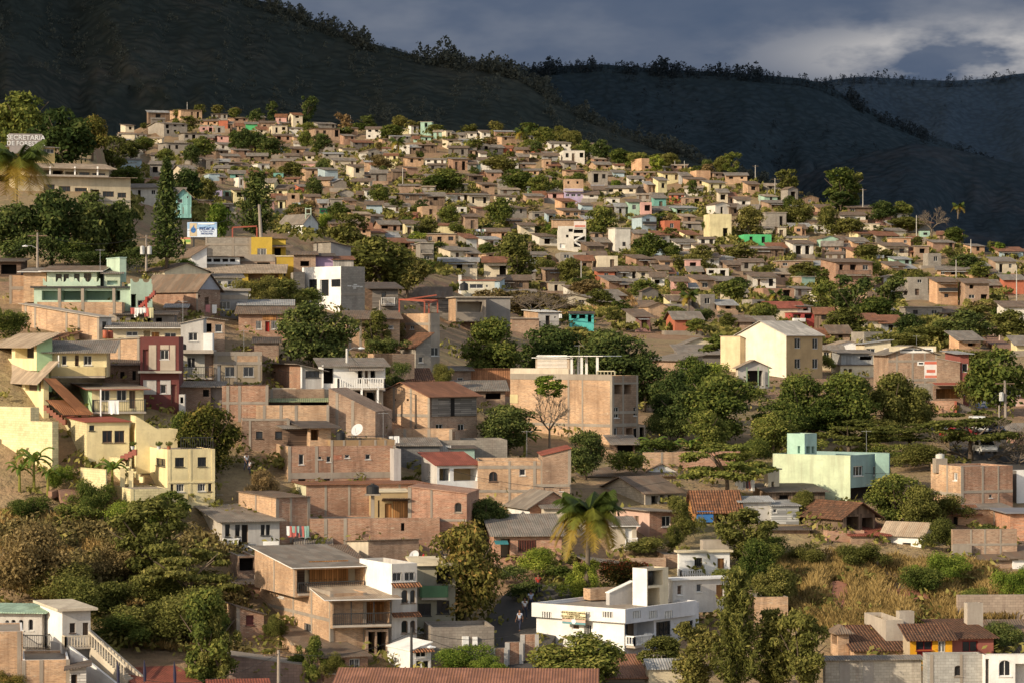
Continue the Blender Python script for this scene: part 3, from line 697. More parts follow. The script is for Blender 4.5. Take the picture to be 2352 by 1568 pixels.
def rails(mb,pts,h,kind,mat,step=.16):
    for a,b in zip(pts[:-1],pts[1:]):
        L=(b-a).length
        if L<.05: continue
        d=(b-a)/L; z=Vector((0,0,1))
        if kind=='solid': 
            s=d.cross(z)*.1; mb.box(a,d*L,s,z*h,mat); continue
        w=.05 if kind=='bars' else .09; tk=.03 if kind=='bars' else .09
        mb.bar(a+z*h,b+z*h,w+.02,mat); mb.bar(a+z*.08,b+z*.08,w,mat)
        k=max(1,int(L/step))
        for i in range(k+1): p=a+d*(L*i/k); mb.bar(p,p+z*h,tk*(1.6 if i in(0,k) else 1),mat)
FRW=flat((.62,.6,.56),.5,'window_frame'); FRD=flat((.1,.06,.045),.6,'dark_window_frame'); FRB=flat((.03,.03,.03),.5,'black_window_frame')
# ------------------------------------------------------------------ buildings of the near slopes, one by one
def W(f,a,b,c,d,**k): return (f,a,b,c,d,'w',k)
def Dr(f,a,b,c,d,**k): return (f,a,b,c,d,'d',k)
def O(f,a,b,c,d,**k): return (f,a,b,c,d,'o',k)
def V(f,a,b,c,d,**k): return (f,a,b,c,d,'v',k)
def stairs(H,a,b,w,mat,side=Vector((0,1,0)),name='stairs'):
    mb=MB(); n=max(4,int(abs(b.z-a.z)/.19)); d=(b-a)/n; s=side*w
    for i in range(n):
        p=a+d*i; x=Vector((d.x,d.y,0)); z0=min(a.z,b.z)-.3
        mb.box(Vector((p.x,p.y,p.z+d.z-max(.5,abs(d.z)*2))),x*1.02,s,Vector((0,0,max(.5,abs(d.z)*2)))if True else 0,mat)
    return H.part(mb,name)
def scallop(Bk,f,u0,u1,v0,v1,n,out,mat,name='parapet'):
    a0,_=Bk.px(f,u0,v1); a1,_=Bk.px(f,u1,v1); z1=Bk.px(f,u0,v0)[1]; z0=Bk.px(f,u0,v1)[1]; mb=MB(); w=(a1-a0)/n; r=w*.36
    for i in range(n):
        c=a0+w*(i+.5); top=[(c-w/2,z1),(c-r,z1)]+[(c-r*math.cos(t*math.pi/8),z1-min(r*1.2,(z1-z0)*.75)*math.sin(t*math.pi/8)) for t in range(1,8)]+[(c+r,z1),(c+w/2,z1)]
        for (x0,y0),(x1,y1) in zip(top[:-1],top[1:]):
            if x1-x0<1e-4: continue
            p=[Bk.at(f,x0,z0,out),Bk.at(f,x1,z0,out),Bk.at(f,x1,z0,out-.12),Bk.at(f,x0,z0,out-.12),Bk.at(f,x0,y0,out),Bk.at(f,x1,y1,out),Bk.at(f,x1,y1,out-.12),Bk.at(f,x0,y0,out-.12)]
            mb.hexa(p,mat)
    return Bk.H.part(mb,name)
def posts(Bk,f,us,v0,v1,out,mat,w=.2,name='post'):
    for u in us:
        a,z1=Bk.px(f,u,v0); z0=Bk.px(f,u,v1)[1]; mb=MB(); mb.bar(Bk.at(f,a,z0,out),Bk.at(f,a,z1,out),w,mat); Bk.H.part(mb,name)
MINT=paint((.47,.60,.47),.35); MINTD=paint((.40,.55,.47),.35); YEL=paint((.84,.71,.40),.35); OCH=paint((.55,.38,.06),.2); CREAM=paint((.72,.62,.44),.35); GREENL=paint((.42,.60,.34),.2)
MAROON=paint((.16,.05,.045),.3); YELB=paint((.86,.74,.43),.4,block=True); BEIGE=paint((.5,.42,.33),.35); TANP=paint((.47,.34,.18),.25); CREAMD=paint((.6,.52,.4),.5); GREYW=paint((.55,.52,.48),.5); PINK=paint((.62,.42,.34),.35); LIME=paint((.55,.62,.42),.55)
# --- top left: government building on the wooded spur
H=House('office_building','long three-tier office building with pale sheet roofs on the wooded spur at upper left',160,470,445,'building'); D0=H.D
OC=paint((.62,.52,.36),.45)
b=H.block(40,40,300,404,490,20,OC,('shed','F',.35,.9,RTAN),depth_m=7,fd=6,holes=[W('F',100,424,126,440,frame=FRD,n=3),W('F',135,428,162,443,frame=FRD,n=3),W('F',172,432,200,447,frame=FRD,n=3),V('F',205,436,228,454),W('F',236,440,262,453,frame=FRD,n=3),W('F',270,443,290,455,frame=FRD)]); b.strip('F',200,432,206,460,.5,OC,'column'); b.strip('F',40,458,299,462,.12,CONCL)
b2=H.block(58,58,250,384,410,20,OC,('shed','F',1.0,1.1,RTAN),dy=4.5,fd=.6,depth_m=7,holes=[V('F',100,391,118,407,dp=1.6),O('F',121,392,146,408,dp=2.5),V('F',150,395,178,409,dp=1.6),W('F',182,396,206,408,frame=FRD,n=3),W('F',212,398,242,410,frame=FRD,n=3)]); posts(b2,'F',[113,170,222],384,408,.7,WHITE,.22); b2.balcony('F',86,403,246,410,1.0,'solid',CONCL)
b3=H.block(-60,-60,126,336,372,18,paint((.66,.50,.22),.3),('shed','F',.5,.7,RGREY),dy=10,fd=2,depth_m=6,holes=[O('F',0,342,60,354),W('F',98,342,124,353,n=3,frame=FRW),V('F',66,346,92,362,dp=1.2)])
H=House('wall_sign','grey signboard with white block capitals standing on the office building roof',50,336,456,'sign')
b=H.block(22,22,97,307,338,16,paint((.36,.32,.30),.2),None,fd=1.0,depth_m=1.2)
def text3d(H_or_parent,txt,loc,size,dirx,nrm,mat,name='lettering',parent=None,xs=1):
    """raised lettering, converted to a mesh"""
    cu=bpy.data.curves.new(name,'FONT'); cu.body=txt; cu.size=size; cu.align_x='CENTER'; cu.align_y='CENTER'; cu.extrude=.015; cu.offset=size*.012; cu.resolution_u=2
    ob=bpy.data.objects.new('t',cu); COL.objects.link(ob); dg=bpy.context.evaluated_depsgraph_get(); dg.update(); me=bpy.data.meshes.new_from_object(ob.evaluated_get(dg)); bpy.data.objects.remove(ob)
    me.materials.clear(); me.materials.append(mat); o=bpy.data.objects.new(name,me); COL.objects.link(o); par=parent or H_or_parent
    from mathutils import Matrix
    z=Vector((0,0,1)); x=dirx.normalized(); n=nrm.normalized(); m=Matrix((x*xs,z,n)).transposed().to_4x4(); m.translation=loc-parent_origin(par); o.parent=par; o.matrix_local=m; return o
WL=flat((.8,.8,.78),.5,'white_lettering'); BL=flat((.03,.06,.22),.5,'blue_lettering')
L=b.face('F'); s0=b.px('F',24,322)[0]; s1=b.px('F',95,322)[0]
text3d(H.root,'SECRETARIA',b.at('F',(s0+s1)/2,b.h*.70,.05),b.h*.50,L[1],L[2],WL,xs=1.02); text3d(H.root,'DE FORESTAL',b.at('F',(s0+s1)/2,b.h*.26,.05),b.h*.46,L[1],L[2],WL,xs=1.0)
H=House('small_house','little cream house among trees to the right of the office building',205,420,450); H.block(160,180,222,405,424,25,CREAM,('shed','L',.4,.5,RGREY),holes=[W('F',185,409,196,418)],dy=10)
# --- billboard
H=House('billboard','blue and white billboard with a large company name and water drop logo',464,560,398,'billboard')
b=H.block(430,430,498,511,545,0,flat((.62,.70,.82),.5,'billboard_blue'),None,fd=0,depth_m=.35)
for u in (445,482):
    mb=MB(); mb.bar(P(u,545,H.D+.2),P(u,568,H.D+.2),.25,METAL); H.part(mb,'post')

b.strip('F',430.5,511.5,497.5,526,.01,flat((.30,.47,.70),.5,'billboard_sky')); b.strip('F',435.5,513,452,543,.03,flat((.55,.45,.3),.5,'billboard_sand'),'logo_panel'); b.strip('F',454.5,513,493,516,.03,flat((.8,.8,.8),.5,'white_stripe'))
dm=MB(); cx,cz=b.px('F',444,529); r=.34
pp=[b.at('F',cx+r*math.cos(t*.3142)*(1),cz+r*math.sin(t*.3142)*1.15,.06) for t in range(20)]; pp[5]=b.at('F',cx+.12,cz+.75,.06); dm.poly(pp,flat((.05,.16,.42),.4,'drop_blue')); H.part(dm,'logo')
text3d(H.root,'FEDICA',b.at('F',b.px('F',475,526)[0],b.px('F',475,526.5)[1],.04),.62,b.face('F')[1],b.face('F')[2],BL)
text3d(H.root,'TEL. 237 8090 / 238 1900',b.at('F',b.px('F',475,533)[0],b.px('F',475,533)[1],.04),.17,b.face('F')[1],b.face('F')[2],BL); text3d(H.root,'PSICOLOGIA',b.at('F',b.px('F',475,537)[0],b.px('F',475,537.5)[1],.04),.28,b.face('F')[1],b.face('F')[2],BL)
H=House('advert_sign','small colourful picture sign below the blue billboard',427,560,390,'sign'); b=H.block(415,415,438,546,561,0,flat((.62,.6,.2),.5,'advert_yellow'),None,fd=0,depth_m=.2); b.strip('F',415.3,546.4,437.7,550,.02,flat((.6,.2,.15),.5,'advert_red')); b.strip('F',425,551,437,557,.02,flat((.2,.36,.08),.5,'advert_green'))
mb=MB(); mb.bar(P(426,561,390.1),P(426,580,390.1),.2,METAL); H.part(mb,'post')
# --- ochre / block house
H=House('ochre_house','grey block and ochre yellow house with white barred window under the billboard',580,600,392); D0=H.D
b=H.block(472,472,577,546,592,4,GREYB,('flat',.15),cols=[('F',474),('F',536),('F',575)],bands=[('F',562)],depth_m=7); 
b=H.block(577,577,625,545,592,4,OCH,('flat',.2),dy=-.12,holes=[W('F',591,571,612,590,n=3,bars=True,barmat=FRW)],depth_m=7)
b=H.block(625,625,656,548,592,4,OCH,('shed','F',.1,.3,RBRN),dy=2,holes=[O('F',630,570,645,588)]); b.awning('F',625,675,563,1.6,.3,RBRN)
b=H.block(630,630,674,590,655,4,OCH,('slab',.1,.15,CREAM),dy=-4,fd=3,holes=[W('F',641,618,656,635,frame=FRB)])
mb=MB()
for u in (534,590): mb.bar(P(u,546,D0+.5),P(u,523,D0+.5),.18,RUSTM)
mb.bar(P(534,523,D0+.5),P(590,520,D0+.5),.18,RUSTM); H.part(mb,'roof_frame')
# --- clerestory house
H=House('white_clerestory_house','white house with row of high clerestory windows and pale sheet roof below the ochre house',500,632,372)
H.block(405,440,475,588,622,20,WHITE,('shed','L',1.2,.3,RBRN),dy=2)
b=H.block(446,446,550,590,605,2,WHITE,('shed','B',.35,.55,RBRN),dy=6,fd=1,holes=[O('F',449,595,465,602,dp=.3),O('F',470,595,486,602,dp=.3),O('F',490,595,506,602,dp=.3),O('F',511,595,524,602,dp=.3),O('F',528,595,540,602,dp=.3)])
H.block(475,475,648,626,648,3,OCH,('shed','F',1.1,.6,RTAN),dy=-1,holes=[V('F',482,629,560,640,back=OCH),V('F',570,629,640,646,back=BBRN)],depth_m=6.5)
b=H.block(548,548,632,590,612,3,BBRN,('flat',.3),dy=8,holes=[O('F',590,603,620,610)],bands=[('F',593,.9)])
# --- mint house
H=House('mint_house','pale mint green two-storey house with scalloped balcony wall and water tower block',190,706)
D0=H.D
lo=H.block(78,78,298,662,706,0,MINT,('slab',.35,.18,METAL),holes=[V('F',96,668,134,690,back=MINTD),V('F',140,668,186,690,back=MINTD,dp=2.6),V('F',193,668,258,690,back=MINTD,dp=2.6),V('F',266,668,276,690,dp=2.4)],depth_m=7)
posts(lo,'F',[137,190,262],662,694,.1,CONC,.32); 
up=H.block(108,108,222,622,662,0,paint((.62,.72,.56),.3),('shed','F',.6,.8,RBRN,WHITE),dy=1.6,fd=.1,holes=[W('F',128,630,142,652,frame=FRB),W('F',146,630,158,652,frame=FRB),W('F',170,629,183,652,frame=FRB),W('F',193,628,210,652,frame=WOOD)],depth_m=6)
H.block(54,54,106,624,660,0,BTAN,('shed','F',.5,.6,RGREY,WHITE),dy=2.2,depth_m=6)
scallop(up,'F',104,235,641,657,7,1.55,MINT)
H.block(245,275,290,593,642,24,MINT,('slab',.06,.1,MINTD),dy=2.5,fd=.3)
H.block(240,240,276,628,660,6,paint((.5,.57,.42),.3),('shed','F',.5,.4,RGREY),dy=.5,fd=.2,holes=[O('F',246,645,270,655,dp=.4,back=MINTD)])
r=H.block(286,300,350,652,712,16,MINT,('flat',.25),dy=-.6,holes=[O('F',300,676,313,706,dp=1.0),W('F',316,690,340,706)]); scallop(r,'F',300,348,641,652,2,0,MINT)
stairs(H,P(318,706,D0-3.2),P(355,668,D0-3.2),1.1,paint((.35,.09,.07),.3)); 
mb=MB(); mb.bar(P(336,715,D0-3.4),P(336,682,D0-3.4),.22,paint((.4,.06,.04),.2)); H.part(mb,'post')
# brick terrace and wall beneath
H=House('brick_house','long tan brick building with concrete columns and sloping top below the mint house',170,775); D0=H.D
H.block(50,228,256,728,800,52,BTAN,('shed','F',1.4,.25,CONCL),mats={'F':GREYW},holes=[W('F',235,737,247,758)],cols=[('L',59),('L',81),('L',153),('L',181),('L',226)],fd=1)
b=H.block(85,85,280,694,730,3,BTAN,('flat',.2),dy=13,cols=[('F',137),('F',190),('F',262)],depth_m=5); b=H.block(250,250,270,722,760,3,CONCL,None,dy=13,depth_m=4)
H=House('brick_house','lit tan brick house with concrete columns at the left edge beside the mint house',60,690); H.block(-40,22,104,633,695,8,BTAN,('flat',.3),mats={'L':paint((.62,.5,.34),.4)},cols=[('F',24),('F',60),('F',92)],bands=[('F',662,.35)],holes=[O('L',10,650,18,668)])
H=House('shack','dark weathered shack with hanging laundry at the left edge under the trees',12,632,340); H.block(-30,-30,48,600,634,3,WOODD,('shed','F',.5,.5,RDARK),holes=[O('F',2,608,38,630)])
# gabled dark-brown roof house
H=House('gabled_house','brick house with broad brown corrugated gable roof and grey boarded gable end',470,722); D0=H.D
g=H.block(330,454,506,664,722,50,BRED,('gable','y',1.7,.35,RBRN),mats={'F':BDRK},holes=[Dr('F',470,683,480,712),O('F',454,678,460,684)],cols=[('L',453)])
mb=MB(); mb.poly([g.at('F',.05,g.h-.05,.05),g.at('F',g.wx-.05,g.h-.05,.05),g.at('F',g.wx/2,g.h+1.62,.05)],paint((.33,.34,.38),.3)); H.part(mb,'gable_board')
H=House('grey_house','grey house with blue-curtained windows right of the brown gabled house',535,722); H.block(500,500,570,668,722,5,paint((.3,.29,.28),.4),('shed','F',.3,.3,CONC),holes=[W('F',503,693,529,711,n=3),W('F',545,693,557,712)],bands=[('F',683,.5)],depth_m=6)
H=House('white_house','white house with two wide windows behind the brown gabled roof',520,672,352); H.block(478,478,556,638,672,8,GREYW,('shed','F',.6,.4,RGREY),holes=[W('F',500,645,509,657),W('F',523,645,540,660),])
H=House('plastered_house','long beige plastered side wall under low grey sheet roof behind the mint house',350,650,345); H.block(285,378,480,622,655,45,CREAM,('gable','y',1.0,.3,RBRN),dy=6,mats={'F':CREAM})
# dark low sheds
H=House('shed','dark grey stained shed with flat sheet roof in shadow below the brown gabled house',340,745); H.block(268,268,400,722,762,4,GREYD,('shed','F',.4,.4,RDARK),holes=[O('F',275,730,288,745),O('F',300,730,316,745),O('F',330,730,346,745),O('F',358,730,372,745)],depth_m=6)  # walls in dark grey stained paint, roof in dark sheet
H=House('brick_shed','small unplastered block shed with tin lean-to roof beside the brown gabled house',405,718); H.block(381,381,428,706,724,4,BBRN,('shed','F',.4,.3,RZINC),depth_m=4)
# cream veranda house
H=House('cream_house','cream two-storey house with long veranda and grey corner block',440,866); D0=H.D
H.block(258,258,418,752,800,6,CREAM,('shed','F',.5,.8,RGREY,WHITE),dy=5,holes=[W('F',290,761,317,772),V('F',330,760,345,790,back=CREAM,dp=.8),Dr('F',348,763,366,790,mat=WOODO),W('F',378,764,405,778)],depth_m=7)
c=H.block(415,415,467,742,806,3,GREYW,('shed','L',.5,.15,CONCL),holes=[W('F',433,764,454,783)],depth_m=6,fd=.2); H.block(467,467,488,765,806,3,WHITE,('flat',.1),dy=-.1,fd=.2,depth_m=3)
c=H.block(413,413,470,806,868,3,paint((.5,.47,.4),.6),None,dy=.8,holes=[W('F',430,820,449,845,bars=True)],depth_m=5); c.balcony('F',414,842,488,866,1.0); H.block(470,470,490,808,870,3,BBRN,None,dy=1.2,depth_m=4)
H.block(412,412,490,803,809,3,CONCL,('flat',.05),dy=-.5,fd=.1,depth_m=6)
H=House('brick_house','small brown brick house with one white window right of the cream veranda house',490,795); H.block(468,468,516,728,790,6,BBRN,('shed','R',.3,.4,RGREY),holes=[O('F',471,743,486,763),W('F',494,745,510,763)],depth_m=6)
# maroon framed house
H=House('maroon_house','tall narrow maroon house with beige panels and white panels on two floors',365,935); D0=H.D
m_=H.block(322,322,411,773,852,3,MAROON,('flat',.1),holes=[Dr('F',328,802,341,850,mat=MAROON),W('F',368,803,388,825)],depth_m=7,fd=.1)
for q in ((342,792,359,848),(368,827,403,850),(390,792,403,827),(368,792,388,802)): m_.strip('F',*q,.05,BEIGE,'panel')
m2=H.block(322,322,411,856,930,3,MAROON,None,dy=.1,holes=[W('F',368,882,382,903),Dr('F',393,882,405,925,mat=MAROON)],depth_m=7); m_.strip('F',318,851,418,856,.7,CONCL,'slab')
for q in ((329,872,359,905),(368,872,392,882),(383,882,392,905)): m2.strip('F',*q,.05,GREYW,'panel')
b=H.block(411,411,424,905,938,3,GREYW,('flat',.1),dy=-.8,holes=[O('F',414,911,421,925)],depth_m=2)
H=House('brick_house','tan brick house with dipped roofline and red barrel tanks on top',250,835); D0=H.D
H.block(180,320,324,776,850,60,BTAN,('shed','B',.3,.15,CONC),cols=[('L',183),('L',232),('L',274),('L',318)],holes=[O('L',246,803,256,810,dp=.5)])
for i,(u,w_) in enumerate(((242,13),(254,12))):
    D1=D0+2+i*.6; mb=MB(); g0=P(u,777+i*1,D1); mb.tube([g0,g0+Vector((0,0,.05)),g0+Vector((0,0,.78)),g0+Vector((0,0,.8))],[.26,.27,.27,.25],flat((.36,.09,.04),.5,'red_barrel'),14)
    o=mb.build('barrel',None,g0,True); tag(o,('larger' if i==0 else 'smaller')+' red barrel on the brick roof with dipped roofline',"barrel",'red barrels')
H=House('brick_shed','dark brick shed with small square windows between the yellow house and maroon house',280,880); H.block(240,240,320,838,905,6,BDRK,('shed','F',.5,.3,RDARK),holes=[O('F',276,853,286,868,dp=.4),O('F',304,851,312,872,dp=.4)],depth_m=6)
# grey-tan house
H=House('tan_house','grey-brown house with two barred windows and framed parapet right of the cream house',545,885); D0=H.D
b=H.block(478,490,602,808,886,8,paint((.36,.29,.2),.5),('flat',.3),holes=[W('F',517,842,540,864,bars=True),W('F',559,842,583,864,bars=True),Dr('F',495,838,508,882,mat=WHITE)],bands=[('F',812,.4),('F',834,.3)],cols=[('F',496),('F',541),('F',595)],mats={'L':BTAN}); b.strip('F',545,812,600,832,.02,BTAN)
H=House('shed','rusty iron roofed timber shed behind the grey-brown house',535,812); H.block(485,485,580,805,815,5,WOODD,('shed','F',.7,.4,RRUST),dy=4,holes=[O('F',530,806,575,813)])
H=House('brick_house','low dark red brick house with tin lean-to roof right of the maroon house',460,938); H.block(412,412,484,887,940,3,BDRK,('shed','F',.4,.4,RGREY),holes=[O('F',466,894,480,910,dp=.5)],depth_m=5); H.block(484,484,510,887,940,3,GREYD,('shed','F',.4,.3,RGREY),dy=.6,depth_m=5)
H=House('brick_house','brown brick house with two concrete columns lit on its right half',555,960); H.block(510,510,615,885,962,4,BRED,('flat',.2),cols=[('F',523),('F',550),('F',613)],depth_m=8,bands=[('F',925,.25)])
# --- yellow green house, top left corner
H=House('yellow_green_house','yellow and pale green terraced house with tan corrugated roofs and balconies at left edge',180,960); D0=H.D
a=H.block(-40,84,120,790,846,20,GREENL,('shed','L',.7,.7,RTAN),dy=3,fd=.2,mats={'L':YEL},holes=[V('L',-10,796,27,823,back=DARK),V('L',35,796,78,823,back=DARK)]); 
a=H.block(118,118,245,806,858,4,YEL,('shed','F',.8,.9,RGREY),dy=4,fd=.3,holes=[W('F',142,816,153,838),Dr('F',172,815,181,840),W('F',192,816,211,838),],depth_m=5); a.balcony('F',120,842,243,862,1.2,'solid',paint((.6,.48,.24),.5)); posts(a,'F',[137],815,864,1.15,WHITE,.1)
a=H.block(85,85,118,797,860,6,GREENL,None,dy=3.4,depth_m=5)
b=H.block(-40,100,112,862,960,24,YEL,('shed','L',.5,.8,RTAN),dy=.5,mats={'F':YEL},holes=[V('L',-8,865,4,897,back=WOODD),V('L',17,865,50,897,back=WOODD),V('L',58,866,94,898,back=WOODD)])
c=H.block(112,211,330,893,966,16,YEL,('shed','F',.9,.6,RTAN,RUSTM),mats={'L':GREENL},holes=[W('F',229,894,253,919),W('F',268,894,291,919),Dr('F',297,896,311,937,mat=WOOD),W('L',128,897,140,910)],fd=1.2)
c.balcony('F',212,917,331,944,1.2); posts(c,'F',[227],893,965,1.25,WHITE,.12)
mb=MB(); Q=[P(98,867,D0-1),P(128,868,D0+.4),P(215,950,D0-2),P(183,952,D0-3.4)]; mb.poly(Q,RORANGE); mb.poly([q-Vector((0,0,.06)) for q in Q][::-1],WOODD); Q=[P(103,917,D0-3.4),P(152,918,D0-1.4),P(214,952,D0-2.6),P(145,952,D0-4.2)]; mb.poly(Q,RORANGE); mb.poly([q-Vector((0,0,.06)) for q in Q][::-1],WOODD); H.part(mb,'stair_roof')
stairs(H,P(150,968,D0-3.8),P(100,930,D0-2.6),1.1,paint((.3,.12,.08),.3))
H=House('tile_roof_house','low house with dark old clay tile roof behind the tan roofs at left',110,800); H.block(28,110,182,786,810,30,BTAN,('shed','L',1.0,.3,TILE),dy=4)
# --- yellow house below
H=House('yellow_house','bright yellow stucco house stepping down the slope with flat roof terrace and garden walls',400,1160); D0=H.D
up=H.block(131,199,297,968,1045,20,YEL,('shed','F',.35,.2,RUSTM),mats={'L':YELB},dy=5,fd=5,holes=[W('F',205,976,217,988,frame=FRB),W('F',235,988,258,1015,frame=FRD,n=2),W('F',263,988,286,1015,frame=FRD,n=2)])
lo=H.block(314,385,492,1031,1160,20,YEL,('flat',.1,RUSTM),fd=2.5,holes=[W('F',402,1050,423,1071,frame=FRB),W('F',454,1049,474,1070,frame=FRB),W('L',358,1050,380,1071,frame=FRB),Dr('L',325,1050,337,1096,mat=WHITE,frame=WHITE),W('F',389,1111,398,1128,frame=FRD),W('F',405,1110,423,1128,n=3),W('F',454,1109,472,1127,n=3),W('F',478,1109,486,1127,frame=FRD)],cols=[('F',388),('F',437,.2),('F',490)],trim=YEL)
lo.strip('F',386,1104,492,1108,.08,YEL); mb=MB(); rails(mb,[lo.at('F',1.2,lo.h,-.05),lo.at('F',lo.wx-.1,lo.h,-.05)],1.0,'bars',METAL,.2); H.part(mb,'railing')
b=H.block(297,312,408,985,1035,18,YEL,('flat',.1),dy=6,fd=2,holes=[]); b=H.block(300,312,362,955,990,18,YEL,('shed','R',1.2,.02,YEL),dy=6.2,fd=.5)
H.block(185,243,246,1077,1140,34,YELB,('flat',.05),dy=-2,fd=3); H.block(246,300,303,1052,1110,30,YELB,('flat',.05),dy=1.5,fd=2,holes=[]);
H.block(238,302,388,1122,1200,20,YELB,('flat',.05),dy=-4.5,fd=3,cols=[('F',303)],trim=YEL)
H.block(4,120,134,968,1060,45,YELB,('flat',.05),dy=4,fd=4); H.block(-60,70,90,935,1010,45,YELB,('flat',.05),dy=7,fd=3)
stairs(H,P(328,1100,D0-.6),P(290,1070,D0+1.4),1.0,YEL); stairs(H,P(276,1050,D0+1.5),P(312,1032,D0+1.5),1.0,paint((.35,.12,.09),.3))
H.block(296,296,306,1080,1125,10,YEL,None,dy=-.5,depth_m=.4); H.block(276,276,287,1075,1125,10,YEL,None,dy=-.3,depth_m=.4)
# --- white sliding door house and neighbours
H=House('white_house','white house with sliding doors and tall bare grey block side wall',785,716); D0=H.D
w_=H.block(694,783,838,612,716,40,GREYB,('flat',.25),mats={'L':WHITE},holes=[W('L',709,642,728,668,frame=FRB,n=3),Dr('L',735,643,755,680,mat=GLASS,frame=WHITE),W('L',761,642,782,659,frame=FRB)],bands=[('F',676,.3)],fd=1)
WP=flat((.7,.68,.64),.7,'white_painted_marks')
for u0,u1,v in ((798,807,656),(809,826,657),(811,818,661),(812,820,653),(827,833,658)): w_.strip('F',u0,v,u1,v+2.2,.012,WP,'painted_marks')
H.block(675,675,700,625,700,8,GREYB,('flat',.1),dy=4,depth_m=6)
H=House('shed','striped upright zinc and board shack on top behind the white sliding door house',800,620,380); H.block(765,765,812,596,625,6,planks((.5,.46,.4)),('shed','F',.6,.3,RRUST),dy=6)
H=House('grey_block_house','plain grey block house with tin roof right of the ochre house',760,600,400); H.block(720,760,806,556,605,30,GREYB,('shed','R',.6,.3,RBRN),mats={'F':paint((.3,.29,.29),.4)})
H=House('brick_house','low brick and tin house with lilac wall strip behind the white sliding door house',700,600,385); H.block(675,675,725,585,640,5,BBRN,('shed','F',.6,.4,RBRN),holes=[O('F',690,600,710,612)]); H.block(725,725,765,588,612,5,paint((.42,.3,.45),.3),('shed','F',.5,.4,RDARK),dy=1)
H=House('timber_house','dark timber house with a small balcony right of the tall grey block wall',880,712); D0=H.D
b=H.block(838,855,914,662,715,8,WOODG,('shed','F',.9,.8,RDARK),holes=[W('F',876,671,887,684,frame=WOOD)],mats={'L':WOODD}); b.balcony('F',876,685,906,700,1.0,'bars',WHITE)
H=House('brown_roof_house','timber boarded house under wide dark brown roof behind the brick tower',985,706); H.block(908,908,1034,681,712,4,WOODG,('gable','x',1.5,.5,RBRN),holes=[O('F',930,684,940,697),W('F',938,684,949,697)],depth_m=7)
H=House('concrete_house','unfinished concrete framed house with deep open balcony bay',1075,752); D0=H.D
b=H.block(1030,1047,1117,684,737,10,CONC,('slab',.35,.16,CONCL),holes=[V('F',1050,693,1108,717,dp=2.2,back=BEIGE)],fd=.1,mats={'L':BTAN}); posts(b,'F',[1055,1112],737,760,-.2,CONC,.3); posts(b,'F',[1114],690,735,-.05,CONC,.3)
H.block(1117,1117,1172,684,728,4,paint((.3,.28,.26),.4),('slab',.35,.14,CONCL),dy=5); H.block(1020,1020,1105,738,770,10,BDRK,None,dy=2.5)
H=House('cream_house','cream flat roofed house with wide dark window behind the concrete framed house',1095,690); H.block(1054,1060,1136,645,685,6,paint((.74,.68,.52),.25),('slab',.25,.14,paint((.5,.2,.13),.2)),holes=[W('F',1079,653,1110,663,frame=WHITE),W('F',1116,655,1121,660)],dy=10); H.block(1054,1054,1060,632,660,6,WHITE,None,dy=10,depth_m=1)
# --- tan brick tower
H=House('brick_tower_house','tan brick house with square tower topped by a rust-red pergola',960,838); D0=H.D
t_=H.block(912,988,1010,720,845,35,BTAN,('flat',.5),mats={'F':paint((.35,.3,.24),.5)},holes=[W('L',894+26,749,932,757),W('L',941,748,951,757),W('F',990,797,1008,817)],bands=[('L',744),('F',744),('L',787)],cols=[('L',986)])
mb=MB(); z0=P(0,720,D0).z
top=[P(917,688,D0+3.5),P(975,692,D0-1),P(985,696,D0+1.5),P(1005,690,D0+3)]
for p in top: mb.bar(Vector((p.x,p.y,z0)),p,.16,RUSTM)
for p,q in zip(top,top[1:]+top[:1]): mb.bar(p,q,.16,RUSTM)
mb.bar(P(917,690,D0+3.6),P(1003,678,D0+3.6),.14,RUSTM); H.part(mb,'pergola')
H=House('brick_house','low tan brick house with brown sheet roof left of the brick tower',850,800); H.block(800,800,918,732,800,6,BTAN,('shed','F',.9,.4,RBRN),cols=[('F',804),('F',828),('F',869)],holes=[W('F',816,748,828,757),W('F',893,747,904,755)],depth_m=7)
H=House('red_door_house','brick house with bright red door and white barred windows under grey roofs',605,764); b=H.block(548,548,668,720,764,3,BRED,('shed','F',.8,.5,RBRN),holes=[W('F',588,737,601,756,bars=True,barmat=FRW),Dr('F',609,738,620,762,mat=paint((.4,.03,.02),.1)),W('F',623,737,637,756,bars=True,barmat=FRW),W('F',645,737,655,756)],depth_m=6); H.block(556,556,665,700,716,4,GREYW,('shed','F',.6,.6,RZINC),dy=6.5); b.strip('F',603,725,634,735,.08,WOODO,'signboard')
H=House('shed','brown boarded shed with lean-to roof below the red door house',600,830); H.block(584,584,640,786,830,4,BDRK,('shed','F',.5,.3,RDARK),depth_m=5)
# --- house with balcony by the red car
H=House('balcony_house','white fronted house with brown sheet roof and plant-filled balcony above the red car',730,948); D0=H.D
b=H.block(625,690,742,838,890,18,BRED,('shed','R',.5,.5,RGREY),mats={'F':GREYW},holes=[W('F',702,845,734,866,frame=FRB,n=3)],dy=1.5,fd=.2); posts(b,'F',[692,741],838,890,.03,WHITE,.16)
b=H.block(742,742,885,840,893,8,WHITE,('shed','F',.7,.5,RGREY),dy=2.5,holes=[O('F',822,848,833,880),Dr('F',838,848,845,880),O('F',851,850,862,872),O('F',742,845,766,880)],fd=.2); b.balcony('F',774,868,881,890,1.4,'posts',WHITE,step=.22); b.awning('F',800,880,843,1.3,.25,RGREY)
b=H.block(742,742,880,893,950,8,CREAMD,None,dy=2.5,holes=[O('F',784,898,838,945,back=DARK,dp=2),O('F',842,900,862,945,dp=2)]); posts(b,'F',[828,865],890,950,1.3,WHITE,.2)
H.block(625,625,742,890,945,6,CREAMD,None,dy=3)
H=House('brick_house','tan brick box with plain flat walls behind the balcony house',900,870); H.block(845,901,952,812,872,32,BTAN,('flat',.2),mats={'F':BTAN})
